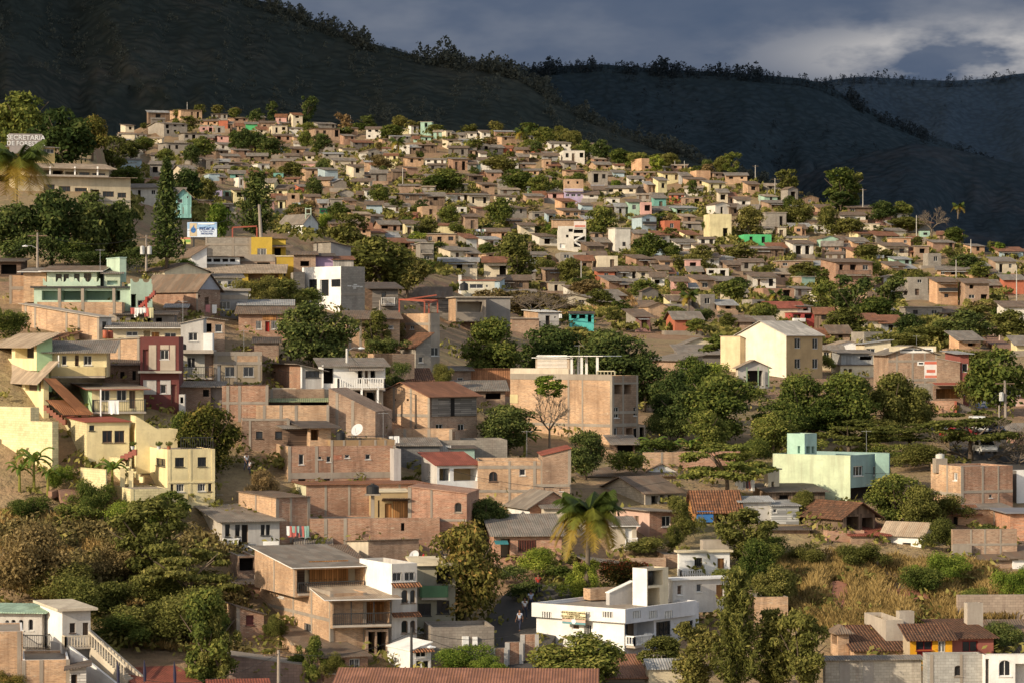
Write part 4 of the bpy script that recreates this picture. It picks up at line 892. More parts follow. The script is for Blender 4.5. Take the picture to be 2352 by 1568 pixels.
H=House('block_house','narrow weathered block house with clay tile top and tin window hood',970,870); H.block(918,955,990,795,875,30,GREYB,('shed','L',1.3,.3,TILE),holes=[W('F',962,818,972,832)],dy=3); 
H=House('tile_roof_house','white house with clay tile roof and three tall dark windows',950,908); H.block(912,922,990,872,908,8,GREYW,('shed','F',1.1,.4,TILE),holes=[W('F',924,879,932,893,frame=FRB),W('F',938,879,948,893,frame=MAROON),W('F',954,879,963,893,frame=FRB)],dy=4)
H=House('rusty_shack','shack clad in orange rusted corrugated sheets in front of dark trees',1120,893); H.block(1080,1080,1176,846,893,4,sheet((.42,.19,.09),.9),('shed','B',.3,.2,RRUST),dy=2); H.block(1036,1036,1082,850,893,4,BBRN,('shed','F',.4,.4,RGREY),holes=[W('F',1050,866,1064,880)]); 
H=House('long_shed','long low shed with grey sheet roof in front of the rusty shack',1110,915); H.block(1010,1010,1160,895,925,3,BBRN,('shed','F',.9,.5,RGREY),holes=[O('F',1115,902,1150,916)],dy=-2)
# --- brick gable house
H=House('brick_gable_house','tan brick gabled house with grey boarded upper front and rusty roof',985,1000); D0=H.D
g=H.block(866,986,1096,908,1000,46,BTAN,('gable','x',1.3,.45,RRUST),mats={'F':BBRN},cols=[('L',870),('L',905),('L',944),('L',985)],bands=[('L',954,.3)],holes=[O('L',903,915,909,920,dp=.2),O('L',934,915,939,920,dp=.2),O('L',896,960,908,965,dp=.2),W('F',1001,973,1018,991),W('F',1052,973,1067,990)])
mb=MB(); a0,_=g.px('F',990,930); a1,_=g.px('F',1092,930); z0=g.px('F',1040,955)[1]; mb.box(g.at('F',a0,z0,.02),g.ex*(a1-a0),-g.ey*.1,Vector((0,0,g.h-z0-.05)),WOODG); H.part(mb,'boarding'); g.strip('F',1033,913,1042,955,.13,DARK,'door')
H.block(845,866,868,904,985,30,BTAN,None,dy=4,depth_m=3)
# --- long brick
H=House('brick_house','long low tan brick building with green edged sheet roof and grey columns',655,985); b=H.block(588,588,755,930,985,4,BTAN,('flat',.3),cols=[('F',607),('F',645),('F',680),('F',753)],depth_m=7); H.block(556,580,745,893,935,10,BBRN,('flat',.25),dy=8,fd=.3,cols=[('F',624)]); b=H.block(590,590,755,921,930,4,WOODD,('shed','F',.2,.5,sheet((.3,.36,.2),.4)),dy=3,holes=[O('F',690,922,750,930)]); 
H.block(755,755,862,945,1010,-12,BBRN,('shed','R',2.2,.02,BBRN),dy=1,cols=[('F',774),('F',810)])
H=House('brick_house','dark brown brick house with black barred windows behind the wide brown brick building',610,1030); H.block(556,556,664,963,1035,6,BDRK,('flat',.2),holes=[W('F',588,990,603,1006,frame=FRB),W('F',632,990,648,1006,frame=FRB)],cols=[('F',574,.2),('F',662)],bands=[('F',963,.2)],depth_m=7)
# --- brown brick
H=House('brown_brick_building','wide brown brick building with small scattered windows and rooftop terrace with black tank',780,1112); D0=H.D
m=H.block(612,663,908,1024,1112,14,BRED,('flat',.3),holes=[W('F',686,1042,698,1066),W('F',731,1047,739,1054),W('F',750,1047,760,1060),W('F',792,1043,803,1051),W('F',839,1042,851,1054),W('F',743,1097,760,1110),W('F',812,1097,829,1110),O('F',685,1097,702,1106,dp=.4)],mats={'L':BTAN},cols=[('F',665),('F',727),('F',762,.2),('F',906)],bands=[('F',1092,.55)],fd=1.5)
m.strip('F',766,1044,785,1055,.03,brick((.4,.13,.07)),'lattice_vent')
b=H.block(760,760,907,1010,1032,14,paint((.36,.24,.13),.5),('flat',.6),dy=1,cols=[('F',762,.25),('F',790,.2),('F',826,.2),('F',862,.2),('F',885,.2)],fd=.1); mb=MB(); rails(mb,[b.at('F',1.6,b.h,-.1),b.at('F',b.wx-.1,b.h,-.1)],.35,'bars',METAL,.5); H.part(mb,'railing')
b=H.block(712,712,760,980,1030,14,BTAN,('shed','F',.3,.9,RDARK),dy=2.2,fd=.1,holes=[V('F',714,986,732,1010,back=WOODO)]); b=H.block(662,662,712,982,1030,14,WOODD,('shed','F',.3,.6,RGREY),dy=3.4,fd=.1)
H.block(905,905,921,1030,1110,14,paint((.45,.43,.42),.6),('flat',.1),dy=.5,depth_m=2)
H=House('brick_wall','tan brick boundary wall with concrete posts below the brick gable house',970,1025); H.block(905,905,1036,985,1030,-10,BTAN,('flat',.1),cols=[('F',930),('F',985),('F',1035)],depth_m=3); H.block(1033,1033,1045,990,1022,-10,BBRN,None,dy=1)
H=House('grey_block_house','dark grey block house with tin roof and hanging laundry behind the white balcony house',1000,1080); H.block(908,908,1010,1022,1085,6,paint((.24,.23,.22),.5,block=True),('shed','F',.5,.3,RGREY),depth_m=6); H.block(1010,1010,1165,1010,1050,6,GREYB,('flat',.2),dy=5); b=H.block(1035,1035,1090,1028,1058,6,MINTD,('shed','F',.2,.3,RDARK),dy=1.5,holes=[]); b.strip('F',1006,1022,1036,1058,.05,RZINC,'zinc_sheet')
# --- white balcony house + brick
H=House('white_balcony_house','white house with open two-bay balcony and red sheet roof joined to brick wing',1050,1150); D0=H.D
w_=H.block(968,1004,1098,1066,1150,22,WHITE,('shed','F',.9,.3,RRED),mats={'L':GREYW},holes=[V('F',1009,1075,1033,1103,back=TANP),V('F',1042,1075,1096,1103,back=TANP),O('F',1048,1133,1092,1148),W('L',984,1083,988,1092)],fd=1)
b=H.block(1098,1098,1246,1058,1150,2,BTAN,('flat',.3),dy=1,holes=[W('F',1123,1082,1143,1105,arch=True,frame=FRD),W('F',1193,1076,1207,1091)],cols=[('F',1170,.2),('F',1228),('F',1245)],bands=[('F',1072,.3),('F',1127,.25)],depth_m=8)
b=H.block(1246,1246,1309,1044,1128,2,BBRN,('shed','R',-.6,.15,RRED),dy=.9,cols=[('F',1308)],depth_m=8,fd=.1); b=H.block(1230,1230,1309,1112,1155,2,BBRN,None,dy=.8,holes=[W('F',1249,1117,1273,1130,n=3,frame=WHITE),W('F',1285,1119,1294,1127)],bands=[('F',1114,.25)],depth_m=7)
# --- long dark-red brick
H=House('brick_house','very long red-brown brick building with cream gable end and black water tank',850,1195); D0=H.D
b=H.block(642,703,982,1112,1195,12,BRED,('shed','B',.2,.25,RRUST),mats={'L':paint((.66,.62,.42),.2)},cols=[('F',748,.2),('F',802,.2),('F',918,.2)],depth_m=7); b.strip('F',800,1128,805,1160,.03,DARK,'slot_window')
b=H.block(858,858,940,1130,1190,8,TANP,('slab',.1,.12,CREAM),dy=-3,holes=[Dr('F',868,1148,872,1187,mat=WOOD),W('F',884,1155,900,1188,frame=WOODO,glass=WOODO)],fd=.2); b.strip('F',902,1150,938,1188,.25,WOODO,'plank_screen'); b.awning('F',876,940,1148,1.2,-.25,RBRN)
b=H.block(940,940,1072,1132,1200,-8,BPINK,('shed','R',.55,.1,BPINK),dy=-4,holes=[W('F',1044,1153,1061,1176,arch=True,frame=CONC)],cols=[('F',941,.3),('F',991,.2)],bands=[('F',1194,.2)],depth_m=7)
H=House('brick_wall','red brick retaining wall with stained concrete columns below the long brick building',850,1250); H.block(712,712,1010,1190,1255,6,BRED,('flat',.1),cols=[('F',748),('F',793)],holes=[O('F',921,1200,929,1218,dp=.4)],depth_m=4)
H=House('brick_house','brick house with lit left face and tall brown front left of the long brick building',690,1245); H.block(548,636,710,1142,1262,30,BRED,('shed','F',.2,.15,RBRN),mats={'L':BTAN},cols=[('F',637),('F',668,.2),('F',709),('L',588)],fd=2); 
# small white house w/ terrace
H=House('small_white_house','small white single-storey house with grey sheet roof and cluttered terrace',570,1262); D0=H.D
b=H.block(452,510,642,1196,1262,18,GREYW,('shed','F',.9,.5,RGREY),mats={'L':paint((.5,.45,.38),.7)},holes=[W('F',517,1203,528,1231,frame=FRB),W('F',540,1204,551,1231,frame=FRB),Dr('F',555,1204,570,1248,mat=DARK),W('F',599,1204,608,1228,frame=FRB),W('F',611,1204,620,1228,frame=FRB)],fd=1.2); b.balcony('F',513,1236,545,1254,1.0,'posts',WHITE)
H=House('parapet_wall','white sloping gable parapet wall on a low sheet roof right of the small white house',650,1282); H.block(604,604,690,1262,1288,4,WHITE,('shed','R',-.0,.02,WHITE),depth_m=.5,fd=.6); H.block(604,604,640,1243,1270,4,WHITE,None,depth_m=.45,dy=-.1); H.block(690,690,750,1268,1290,4,GREYW,('shed','F',1.0,.6,RGREY),depth_m=6)
H=House('low_roof_house','low house with patched grey roof, debris and cream gable wall below the retaining wall',850,1290); H.block(790,846,962,1240,1300,24,BBRN,('shed','B',.4,.2,RBRN),mats={'L':CREAMD},holes=[W('F',938,1274,950,1286)]); H.block(700,700,800,1262,1300,5,BBRN,('shed','F',1.4,.5,RBRN),dy=3); H.block(748,748,772,1238,1262,18,CONCL,('flat',.2),dy=6,depth_m=2); H.block(762,762,790,1245,1262,18,BBRN,None,dy=6.5,depth_m=2)
# --- big balcony building
H=House('brick_balcony_building','tall orange brick building with two wood-panelled balconies beside a white tower',790,1505); D0=H.D
b=H.block(585,678,840,1302,1365,22,BTAN,('shed','F',.9,.4,RGREY,WHITE),dy=4,fd=.2,holes=[V('F',682,1310,836,1357,dp=2.2,back=CREAM),V('L',-99,0,0,0)] if False else [V('F',682,1308,836,1357,dp=2.2,back=CREAM)],cols=[('L',630),('L',676)])
a0=b.px('F',730,1330)[0]; a1=b.px('F',812,1330)[0]; mb=MB(); mb.box(b.at('F',a0*.98,b.px('F',760,1356)[1],-2.1),b.ex*(a1-a0)*1.1,-b.ey*.08,Vector((0,0,2.2)),WOODO); H.part(mb,'wood_panel'); mb=MB(); mb.box(b.at('F',b.px('F',693,1330)[0],b.px('F',700,1356)[1],-2.1),b.ex*.9,-b.ey*.06,Vector((0,0,2.0)),WOODD); H.part(mb,'door')
b.balcony('F',684,1335,836,1359,.12)
c=H.block(585,760,842,1362,1505,24,BTAN,None,fd=1,bands=[('L',1362,.3),('L',1424,.25)],cols=[('L',674),('L',716),('L',758),('F',762),('F',838)],holes=[W('L',637,1365,652,1373),W('L',699,1429,714,1452,bars=True),O('F',846,1447,890,1500,dp=2)])
d=H.block(762,762,898,1374,1440,15,BTAN,('shed','F',.5,.7,RTAN,WHITE),dy=-.6,fd=.1,holes=[V('F',766,1382,896,1432,dp=2.4,back=CREAM)]); d.balcony('F',764,1407,898,1433,.15); mb=MB(); mb.box(d.at('F',d.px('F',820,1400)[0],d.px('F',820,1432)[1],-2.3),d.ex*2.6,-d.ey*.08,Vector((0,0,1.75)),WOODO); H.part(mb,'wood_panel')
posts(d,'F',[806,858,896],1380,1434,.1,METAL,.08)
e=H.block(840,840,892,1445,1512,15,BBRN,None,dy=.6,holes=[O('F',846,1450,862,1500,dp=2),O('F',866,1450,888,1500,dp=2)])
t_=H.block(826,900,958,1294,1500,26,GREYW,('flat',.5,WHITE),mats={'L':WHITE},dy=1.5,holes=[W('F',901,1314,923,1334,frame=WHITE,bars=True),W('F',929,1313,953,1333,frame=WHITE,bars=True),W('F',922,1354,937,1384,arch=True,frame=WOOD),W('F',942,1354,954,1383,arch=True,frame=WOOD),W('F',922,1424,937,1453,arch=True,frame=WOOD),W('F',942,1424,954,1453,arch=True,frame=WOOD)],fd=.5); t_.awning('F',898,962,1338,.6,.28,TILEO); t_.awning('F',898,962,1406,.6,.28,TILEO)
H.block(700,740,834,1290,1308,10,CREAMD,('shed','F',.4,.4,RBRN),dy=11)
H=House('white_corner_house','low white house with tile copings and dark shop windows below the white tower',950,1540); b=H.block(890,942,990,1492,1545,28,WHITE,('shed','L',.5,.1,WHITE),holes=[W('F',955,1490,980,1508,frame=WHITE,n=2),W('F',956,1516,968,1545,frame=WHITE),W('F',972,1516,986,1545,frame=WHITE)]); b.awning('F',942,992,1489,.5,.2,TILEO); H.block(892,892,942,1478,1500,6,WHITE,('shed','R',.7,.06,WHITE),dy=5,depth_m=.5)
H=House('olive_house','olive-grey house with dark green balcony beside the white tower',1000,1478); b=H.block(958,958,1046,1298,1480,6,paint((.34,.31,.23),.4),('slab',.4,.2,CREAM),holes=[O('F',1003,1306,1040,1340,dp=.4),W('F',960,1385,990,1413,frame=FRB),W('F',1003,1378,1032,1408,frame=FRB),W('F',962,1441,988,1452)],depth_m=7,dy=3); b.balcony('F',966,1341,1024,1368,1.2,'solid',paint((.1,.2,.1),.3))
H=House('stone_wall_house','grey stone terrace block with plant pots and white meter boxes',1080,1510); b=H.block(990,990,1135,1440,1525,8,paint((.30,.26,.22),.6,block=True),('flat',.3),depth_m=5); b.strip('F',1061,1460,1076,1482,.2,WHITE,'meter_box'); b.strip('F',1085,1461,1096,1480,.2,WHITE,'meter_box')
H=House('brick_house','small orange brick house with sagging grey sheet roof under the balcony building',760,1560); b=H.block(585,745,845,1508,1568,22,BRED,('shed','F',1.3,.3,RBRN),mats={'L':BTAN},holes=[W('F',748,1512,772,1545,bars=True,barmat=FRW),Dr('F',777,1515,792,1552,mat=WHITE),W('F',803,1512,827,1538,bars=True,barmat=FRW)]); H.block(676,676,730,1478,1492,12,BTAN,('shed','F',.3,.3,RTAN),dy=6,depth_m=3)
H=House('brick_shed','small brick shed with a dark red shutter by the bamboo clump',570,1462); b=H.block(522,546,606,1392,1466,18,BRED,('shed','R',.6,.2,RDARK),mats={'L':BTAN},holes=[W('F',565,1412,583,1434,frame=MAROON,glass=MAROON)],cols=[('F',547)])
H=House('brick_house','shaded red brick house half hidden by the brush beside the balcony building',570,1400); b=H.block(505,505,640,1340,1400,14,BRED,('shed','F',.4,.4,RDARK),holes=[O('F',565,1360,576,1376,dp=.4)],dy=4); b=H.block(548,548,586,1276,1345,14,BDRK,('flat',.2),dy=7,holes=[O('F',550,1280,584,1310,dp=1)])
H=House('rust_roof_building','long building with broad rust-red corrugated roof along the bottom edge',1050,1600,196,'building'); H.block(770,770,1358,1600,1660,-2,BBRN,('shed','F',1.0,.5,sheet((.30,.14,.09),.7)),depth_m=7)
# --- bottom-left white house
H=House('white_stair_house','white house with arched windows, mint roof and outside stair at lower left',150,1575); D0=H.D
b=H.block(-60,-60,96,1405,1475,-8,GREYW,('shed','F',.2,.5,sheet((.36,.5,.38),.1)),depth_m=4,dy=7,holes=[W('F',12,1423,21,1447,arch=True),W('F',26,1422,36,1447,arch=True),W('F',43,1422,54,1447,arch=True),W('F',65,1421,76,1447,arch=True)]); b.balcony('F',50,1454,116,1485,1.3)
b=H.block(92,143,208,1402,1482,22,GREYW,('slab',.45,.18,CREAMD),mats={'L':WHITE},dy=3,holes=[W('F',160,1430,173,1452,frame=FRD),Dr('F',190,1429,203,1458,mat=WOOD)],fd=3); b.balcony('F',144,1457,204,1481,1.0,'posts',CREAMD,step=.2)
H.block(116,160,162,1482,1575,30,paint((.42,.42,.42),.3),None,dy=2)
st=MB(); 
a_=P(205,1478,D0+3); z_=P(290,1560,D0-1.5)
for k in range(16):
    p=a_.lerp(z_,k/16); q=a_.lerp(z_,(k+1)/16); st.box(Vector((p.x,p.y,p.z-1.2)),Vector((q.x-p.x,q.y-p.y,0)),Vector((.35,1.1,0)),Vector((0,0,1.1)),CREAMD)
H.part(st,'stairs'); mb=MB()
for s_ in (Vector((0,0,0)),):
    for k in range(14): p=a_.lerp(z_,k/14); mb.bar(p+s_,p+s_+Vector((0,0,.85)),.1,CREAMD)
    mb.bar(a_+Vector((0,0,.9)),z_+Vector((0,0,.9)),.12,CREAMD)
H.part(mb,'railing')
sw=MB(); A_=P(206,1448,D0+5); Z_=P(330,1555,D0+.5); 
for (x,y) in ((A_,Z_),): sw.hexa([Vector((x.x,x.y,x.z-5)),Vector((y.x,y.y,y.z-3)),Vector((y.x+.1,y.y+.3,y.z-3)),Vector((x.x+.1,x.y+.3,x.z-5)),x+Vector((0,0,.05)),y,y+Vector((.1,.3,0)),x+Vector((.1,.3,.05))],CREAMD)
A_=P(160,1484,D0+1.6); Z_=P(275,1575,D0-2.5); sw.hexa([Vector((A_.x,A_.y,A_.z-4)),Vector((Z_.x,Z_.y,Z_.z-2)),Vector((Z_.x+.1,Z_.y+.3,Z_.z-2)),Vector((A_.x+.1,A_.y+.3,A_.z-4)),A_,Z_,Z_+Vector((.1,.3,0)),A_+Vector((.1,.3,0))],WHITE); H.part(sw,'stair_wall')
H=House('brick_house','orange brick building with stepped white coping at the lower left corner',80,1600); b=H.block(-60,52,158,1515,1640,10,BTAN,('flat',.2,WHITE),cols=[('F',54),('F',95),('F',156)]); b=H.block(-60,-60,52,1450,1640,10,BTAN,('flat',.1,WHITE),dy=.15,cols=[('F',44)])
H=House('white_shed','small white boarded shed with dark doorway at the bottom left',180,1590); H.block(160,160,198,1535,1600,8,planks((.6,.57,.52),False),('shed','L',.2,.4,RDARK),holes=[Dr('F',163,1548,177,1600,mat=DARK)],dy=-3,depth_m=3)
H=House('red_roof_kiosk','cream kiosk with low red sheet roof and skylight panel at bottom left',390,1590,206); b=H.block(270,340,470,1584,1630,20,CREAM,('shed','F',.45,.4,RRED)); 
H=House('red_roof_kiosk','second low red roofed kiosk just right of the skylit red roof',540,1590,205); H.block(490,490,615,1590,1630,8,GREYW,('shed','F',.35,.4,RRED),depth_m=4.5)
H=House('stone_wall','rough pinkish stone retaining wall along the bottom below the brick house',640,1575,'' and 0 or None,'wall'); H.block(500,500,770,1500,1600,4,paint((.36,.25,.20),.7,block=True),('shed','R',1.2,.05,CONC),depth_m=3,dy=2)
H=House('rubble_wall','pale rubble garden wall sloping down behind the white stair house',60,1400,None,'wall'); H.block(-60,-60,135,1405,1440,-30,paint((.5,.42,.32),.6,block=True),('shed','R',-3.0,.03,CONCL),depth_m=1,dy=6)
# --- central white house
H=House('white_terrace_house','large white house with balustraded roof terrace and banner on its side',1400,1505); D0=H.D
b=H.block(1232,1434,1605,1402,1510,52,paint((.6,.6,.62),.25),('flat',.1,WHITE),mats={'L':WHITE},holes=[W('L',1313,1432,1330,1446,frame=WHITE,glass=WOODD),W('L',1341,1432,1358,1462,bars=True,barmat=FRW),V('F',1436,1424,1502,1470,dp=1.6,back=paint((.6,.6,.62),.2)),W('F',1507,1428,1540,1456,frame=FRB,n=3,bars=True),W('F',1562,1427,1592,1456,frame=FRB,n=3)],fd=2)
mb=MB(); mb.box(b.at('F',b.px('F',1442,1440)[0],b.px('F',1442,1462)[1],-1.55),b.ex*2.0,-b.ey*.05,Vector((0,0,1.25)),GLASS); H.part(mb,'window'); mb=MB(); mb.box(b.at('F',b.px('F',1478,1440)[0],b.px('F',1478,1470)[1],-1.55),b.ex*.8,-b.ey*.05,Vector((0,0,1.9)),WOOD); H.part(mb,'door')
def pierced(uL,uC,uR,vt,vb,th,dy,hl,hf):
    hs=[(f,u0,vt+5,u1,vb-6,'o',{'dp':.22,'back':None}) for f,u0,u1 in hl+hf]
    q=[]
    for f,u0,v0,u1,v1,k,o in hs: q.append((f,u0,v0,u1,v1,'o',{'dp':.14,'back':paint((.30,.28,.26),.3)}))
    p=H.block(uL,uC,uR,vt,vb,th,paint((.62,.62,.64),.2),('flat',.75,WHITE),mats={'L':WHITE},dy=dy,fd=.05,holes=q,name='parapet')
    for f,a0,a1,z0,z1,k,o in p.holes:
        mb=MB(); n=max(3,int((a1-a0)/.2))
        for i in range(n): mb.bar(p.at(f,a0+(a1-a0)*(i+.5)/n,z0,-.06),p.at(f,a0+(a1-a0)*(i+.5)/n,z1,-.06),.085,WHITE)
        H.part(mb,'balusters')
    return p
p=pierced(1221,1436,1600,1398,1424,52,-.5,[('L',1245,1267),('L',1290,1312),('L',1337,1357),('L',1384,1408)],[('F',1453,1472),('F',1490,1510),('F',1526,1545)])
b.balcony('F',1437,1457,1480,1478,.9,'posts',WHITE,step=.22)
tw=H.block(1453,1486,1535,1305,1402,42,CREAM,('flat',.1),mats={'L':WHITE},dy=5,fd=.2,holes=[O('F',1488,1310,1522,1342,dp=1.8),O('F',1488,1350,1515,1396,dp=1.5,back=BEIGE)]); mb=MB(); g0=tw.at('F',tw.px('F',1505,1340)[0],tw.px('F',1505,1342)[1],-.9); mb.tube([g0,g0+Vector((0,0,1.0)),g0+Vector((0,0,1.25))],[.5,.5,.25],flat((.02,.02,.02),.4,'black_tank'),16); o=mb.build('water_tank',None,g0,True); tag(o,'black plastic water tank inside the white tower of the terrace house','water tank')
b2=H.block(1525,1545,1680,1332,1402,24,GREYW,('slab',.2,.12,WHITE),mats={'L':WHITE},dy=8,fd=.2,holes=[W('F',1556,1343,1567,1365,frame=WHITE,glass=WOODD),Dr('F',1645,1342,1662,1375,mat=WOODO),W('F',1600,1340,1612,1358)])
H.block(1340,1356,1460,1352,1372,24,BTAN,('flat',.1),dy=9,depth_m=.4,fd=.2); H.block(1392,1400,1455,1360,1396,30,paint((.5,.48,.46),.3),('shed','L',.8,.05,WHITE),dy=6,fd=.3)
H=House('banner','printed cloth banner with text and sunset hung on the white terrace house',1330,1433,D0-.55+1.5,'banner')
bb=b; a0,z1=bb.px('L',1304,1401); a1,z0=bb.px('L',1357,1431); z1=bb.px('L',1330,1401)[1]; z0=bb.px('L',1330,1431)[1]
def ban(z0_,z1_,m,out,nm,par):
    mb=MB(); mb.box(bb.at('L',a0,z0_,out),bb.face('L')[1]*(a1-a0),bb.face('L')[2]*.015,Vector((0,0,z1_-z0_)),m); return mb.build(nm,par)
H.root.location=bb.at('L',(a0+a1)/2,z0,.72); hh=z1-z0
ban(z0+hh*.38,z1,flat((.75,.66,.42),.7,'banner_yellow'),.7,'cloth',H.root); ban(z0+hh*.18,z0+hh*.38,flat((.66,.42,.34),.7,'banner_pink'),.7,'cloth',H.root); ban(z0,z0+hh*.18,flat((.12,.26,.28),.7,'banner_sea'),.7,'cloth',H.root)
for i,t in enumerate(('DIOS ES NUESTRO REFUGIO','Y FORTALEZA','UN SOCORRO OPORTUNO','EN NUESTRA ANGUSTIA')): text3d(H.root,t,bb.at('L',(a0+a1)/2,z1-hh*(.12+.15*i),.735),hh*.17,bb.face('L')[1],bb.face('L')[2],flat((.12,.09,.04),.7,'banner_ink'),xs=1.15)
mb=MB(); c_=[bb.at('L',(a0+a1)/2+.22*math.cos(t*.42),z0+hh*.24+.22*math.sin(t*.42),.73) for t in range(15)]; mb.poly(c_,WL); mb.build('sun_disc',H.root)
H=House('white_house','white upper house with balustrade balcony and orange wooden door',1615,1335); D0=H.D
b=H.block(1556,1560,1676,1268,1342,10,WHITE,('slab',.25,.16,CREAM),holes=[W('F',1595,1280,1613,1300,bars=True,frame=WOODD),Dr('F',1648,1281,1664,1310,mat=WOODO)],depth_m=6,dy=3); b.balcony('F',1557,1305,1678,1326,1.2,'posts',WHITE,step=.2,slab=WHITE); H.block(1608,1615,1674,1240,1268,8,CONCL,('flat',.2),dy=5,fd=.2); H.block(1525,1525,1557,1272,1335,6,BBRN,('flat',.1),dy=5)
# brick boundary wall and street
H=House('brick_wall','brick boundary wall with white concrete posts stepping down beside the street',1180,1540,None,'wall')
for i,(u0,u1,vt) in enumerate(((1130,1163,1488),(1163,1198,1474),(1198,1234,1456))): H.block(u0,u0,u1,vt,1545,12,BRED,('flat',.06),dy=i*.8,depth_m=.35,cols=[('F',u0+2,.35),('F',u1-1,.3)],trim=GREYW)
# --- 4 storey brick
H=House('tall_brick_building','four-storey tan brick building with white trellised roof terrace',1400,1015); D0=H.D
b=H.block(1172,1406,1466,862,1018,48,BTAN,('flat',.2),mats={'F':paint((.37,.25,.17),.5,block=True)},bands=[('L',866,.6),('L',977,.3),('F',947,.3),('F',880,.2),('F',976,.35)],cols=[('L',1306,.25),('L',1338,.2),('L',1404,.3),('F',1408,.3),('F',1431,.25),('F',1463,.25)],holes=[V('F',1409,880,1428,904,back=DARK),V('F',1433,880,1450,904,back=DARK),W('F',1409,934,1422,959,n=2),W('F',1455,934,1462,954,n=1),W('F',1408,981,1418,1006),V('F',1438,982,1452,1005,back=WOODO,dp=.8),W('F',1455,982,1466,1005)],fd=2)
b.strip('L',1172,905,1190,925,.05,paint((.65,.55,.3),.2)); 
t_=H.block(1172,1306,1322,846,864,48,CREAMD,('flat',.3,WHITE),dy=4.72,fd=.5)
tr=H.block(1230,1308,1316,822,864,48,paint((.5,.40,.3),.5,block=True),('slab',.3,.06,WHITE),dy=4.9,fd=.1,holes=[O('L',1236,816,1250,823)])
mb=MB()
for i in range(14):
    z=tr.h*.2+i*.14
    mb.bar(tr.at('L',.3,z,.03),tr.at('L',tr.wy-.3,z,.03),.05,WHITE)
H.part(mb,'trellis'); mb=MB()
for u,dd in ((1313,0),(1328,1.5),(1336,0),(1347,2),(1372,0)): q_=D0+(1406-u)*.046+.6+dd; mb.bar(P(u,868,q_),P(u,818,q_),.26,WHITE)
mb.box(P(1232,818,D0+8.2),P(1385,818,D0+1.1)-P(1232,818,D0+8.2),Vector((2,2,0)),Vector((0,0,.06)),WHITE); H.part(mb,'pergola'); mb=MB(); rails(mb,[P(1372,866,D0+1.9),P(1412,866,D0+.5)],.65,'posts',paint((.5,.45,.3),.3),.4); H.part(mb,'railing')
H.block(1466,1466,1482,975,1018,10,CONC,None,dy=3,holes=[O('F',1469,980,1480,1015,dp=1)],depth_m=4)
H=House('shack','tin roofed brick lean-to at the foot of the tall brick building',1430,1050); H.block(1385,1385,1415,1025,1050,4,BTAN,('shed','R',.4,.2,RBRN),dy=1); b=H.block(1415,1415,1458,1018,1048,4,WOODD,('shed','F',.6,.6,RGREY),holes=[O('F',1418,1022,1455,1045)],dy=1)
H=House('water_tank_house','brick house with square brick water tank raised on stubs',1570,1010,355); H.block(1515,1515,1660,994,1030,6,BTAN,('shed','R',.5,.3,RBRN),dy=2); H.block(1552,1580,1590,960,985,20,BTAN,('flat',.1,CONC),dy=4,fd=.1); mb=MB(); mb.box(P(1540,989,357.5),Vector((3.4,0,0)),Vector((0,3,0)),Vector((0,0,.12)),CONC); H.part(mb,'slab')
# --- mint long building
H=House('mint_building','long faded mint green building with stained side and blue-green front',1950,1150); D0=H.D
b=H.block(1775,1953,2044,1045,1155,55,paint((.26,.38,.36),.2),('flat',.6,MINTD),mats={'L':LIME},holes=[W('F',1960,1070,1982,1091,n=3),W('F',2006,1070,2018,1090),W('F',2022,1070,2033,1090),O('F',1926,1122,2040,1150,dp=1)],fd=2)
b=H.block(1808,1848,1876,995,1048,50,MINTD,('flat',.1),mats={'L':paint((.40,.60,.48),.2)},dy=4,fd=.2,holes=[O('F',1852,1024,1861,1040,dp=.8),O('F',1864,1024,1871,1040,dp=.8),O('L',1832,1023,1838,1040,dp=.6)]); H.block(2012,2012,2042,1040,1062,10,paint((.42,.62,.52),.2),('flat',.1),dy=3,depth_m=.3)
H=House('brick_house','unplastered brick block with lit left bay and stub water tank at right edge',2210,1170); D0=H.D
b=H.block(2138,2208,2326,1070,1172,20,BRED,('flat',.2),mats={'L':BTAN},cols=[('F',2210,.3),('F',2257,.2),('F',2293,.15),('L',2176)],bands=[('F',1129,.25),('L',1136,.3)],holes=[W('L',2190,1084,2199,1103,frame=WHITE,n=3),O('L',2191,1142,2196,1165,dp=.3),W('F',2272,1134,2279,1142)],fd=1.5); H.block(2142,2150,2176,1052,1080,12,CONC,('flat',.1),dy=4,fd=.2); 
H=House('dark_house','shaded two-storey house with pale balconies behind the leafless tree',2080,1100,330); H.block(2060,2070,2122,1035,1110,8,paint((.34,.33,.32),.4),('slab',.3,.15,CONCL),holes=[W('F',2078,1052,2086,1070,frame=FRB),O('F',2092,1060,2110,1075),W('F',2080,1090,2092,1105)]); b=H.block(2030,2030,2070,1042,1110,8,CREAM,('slab',.5,.15,paint((.6,.66,.45),.3)),dy=1,holes=[O('F',2040,1052,2068,1070),O('F',2040,1080,2068,1098)])
H=House('white_shed','white block hut with dark side wall at the right edge beside the brick block',2340,1170); H.block(2320,2335,2400,1080,1170,10,WHITE,('flat',.1),dy=5,mats={'L':GREYD})
H=House('brick_house','tan brick house with blue edged roof at the right edge under the brick block',2320,1230); H.block(2200,2200,2330,1168,1235,3,BTAN,('shed','F',.2,.2,RGREY),dy=5,cols=[('F',2285)]); H.block(2320,2320,2400,1178,1270,3,brick((.5,.22,.12)),('slab',.5,.12,flat((.2,.2,.22),.6,'blue_fascia')),dy=-1)
H=House('brick_wall','brown brick yard wall with barbed wire poles at right',2260,1282,None,'wall'); H.block(2188,2188,2336,1215,1290,6,BBRN,('flat',.1),cols=[('F',2230,.15),('F',2262,.15),('F',2298,.15)],bands=[('F',1250,.2)],depth_m=.5); H.block(2188,2188,2232,1250,1290,6,CONC,None,dy=-.6,depth_m=.4)
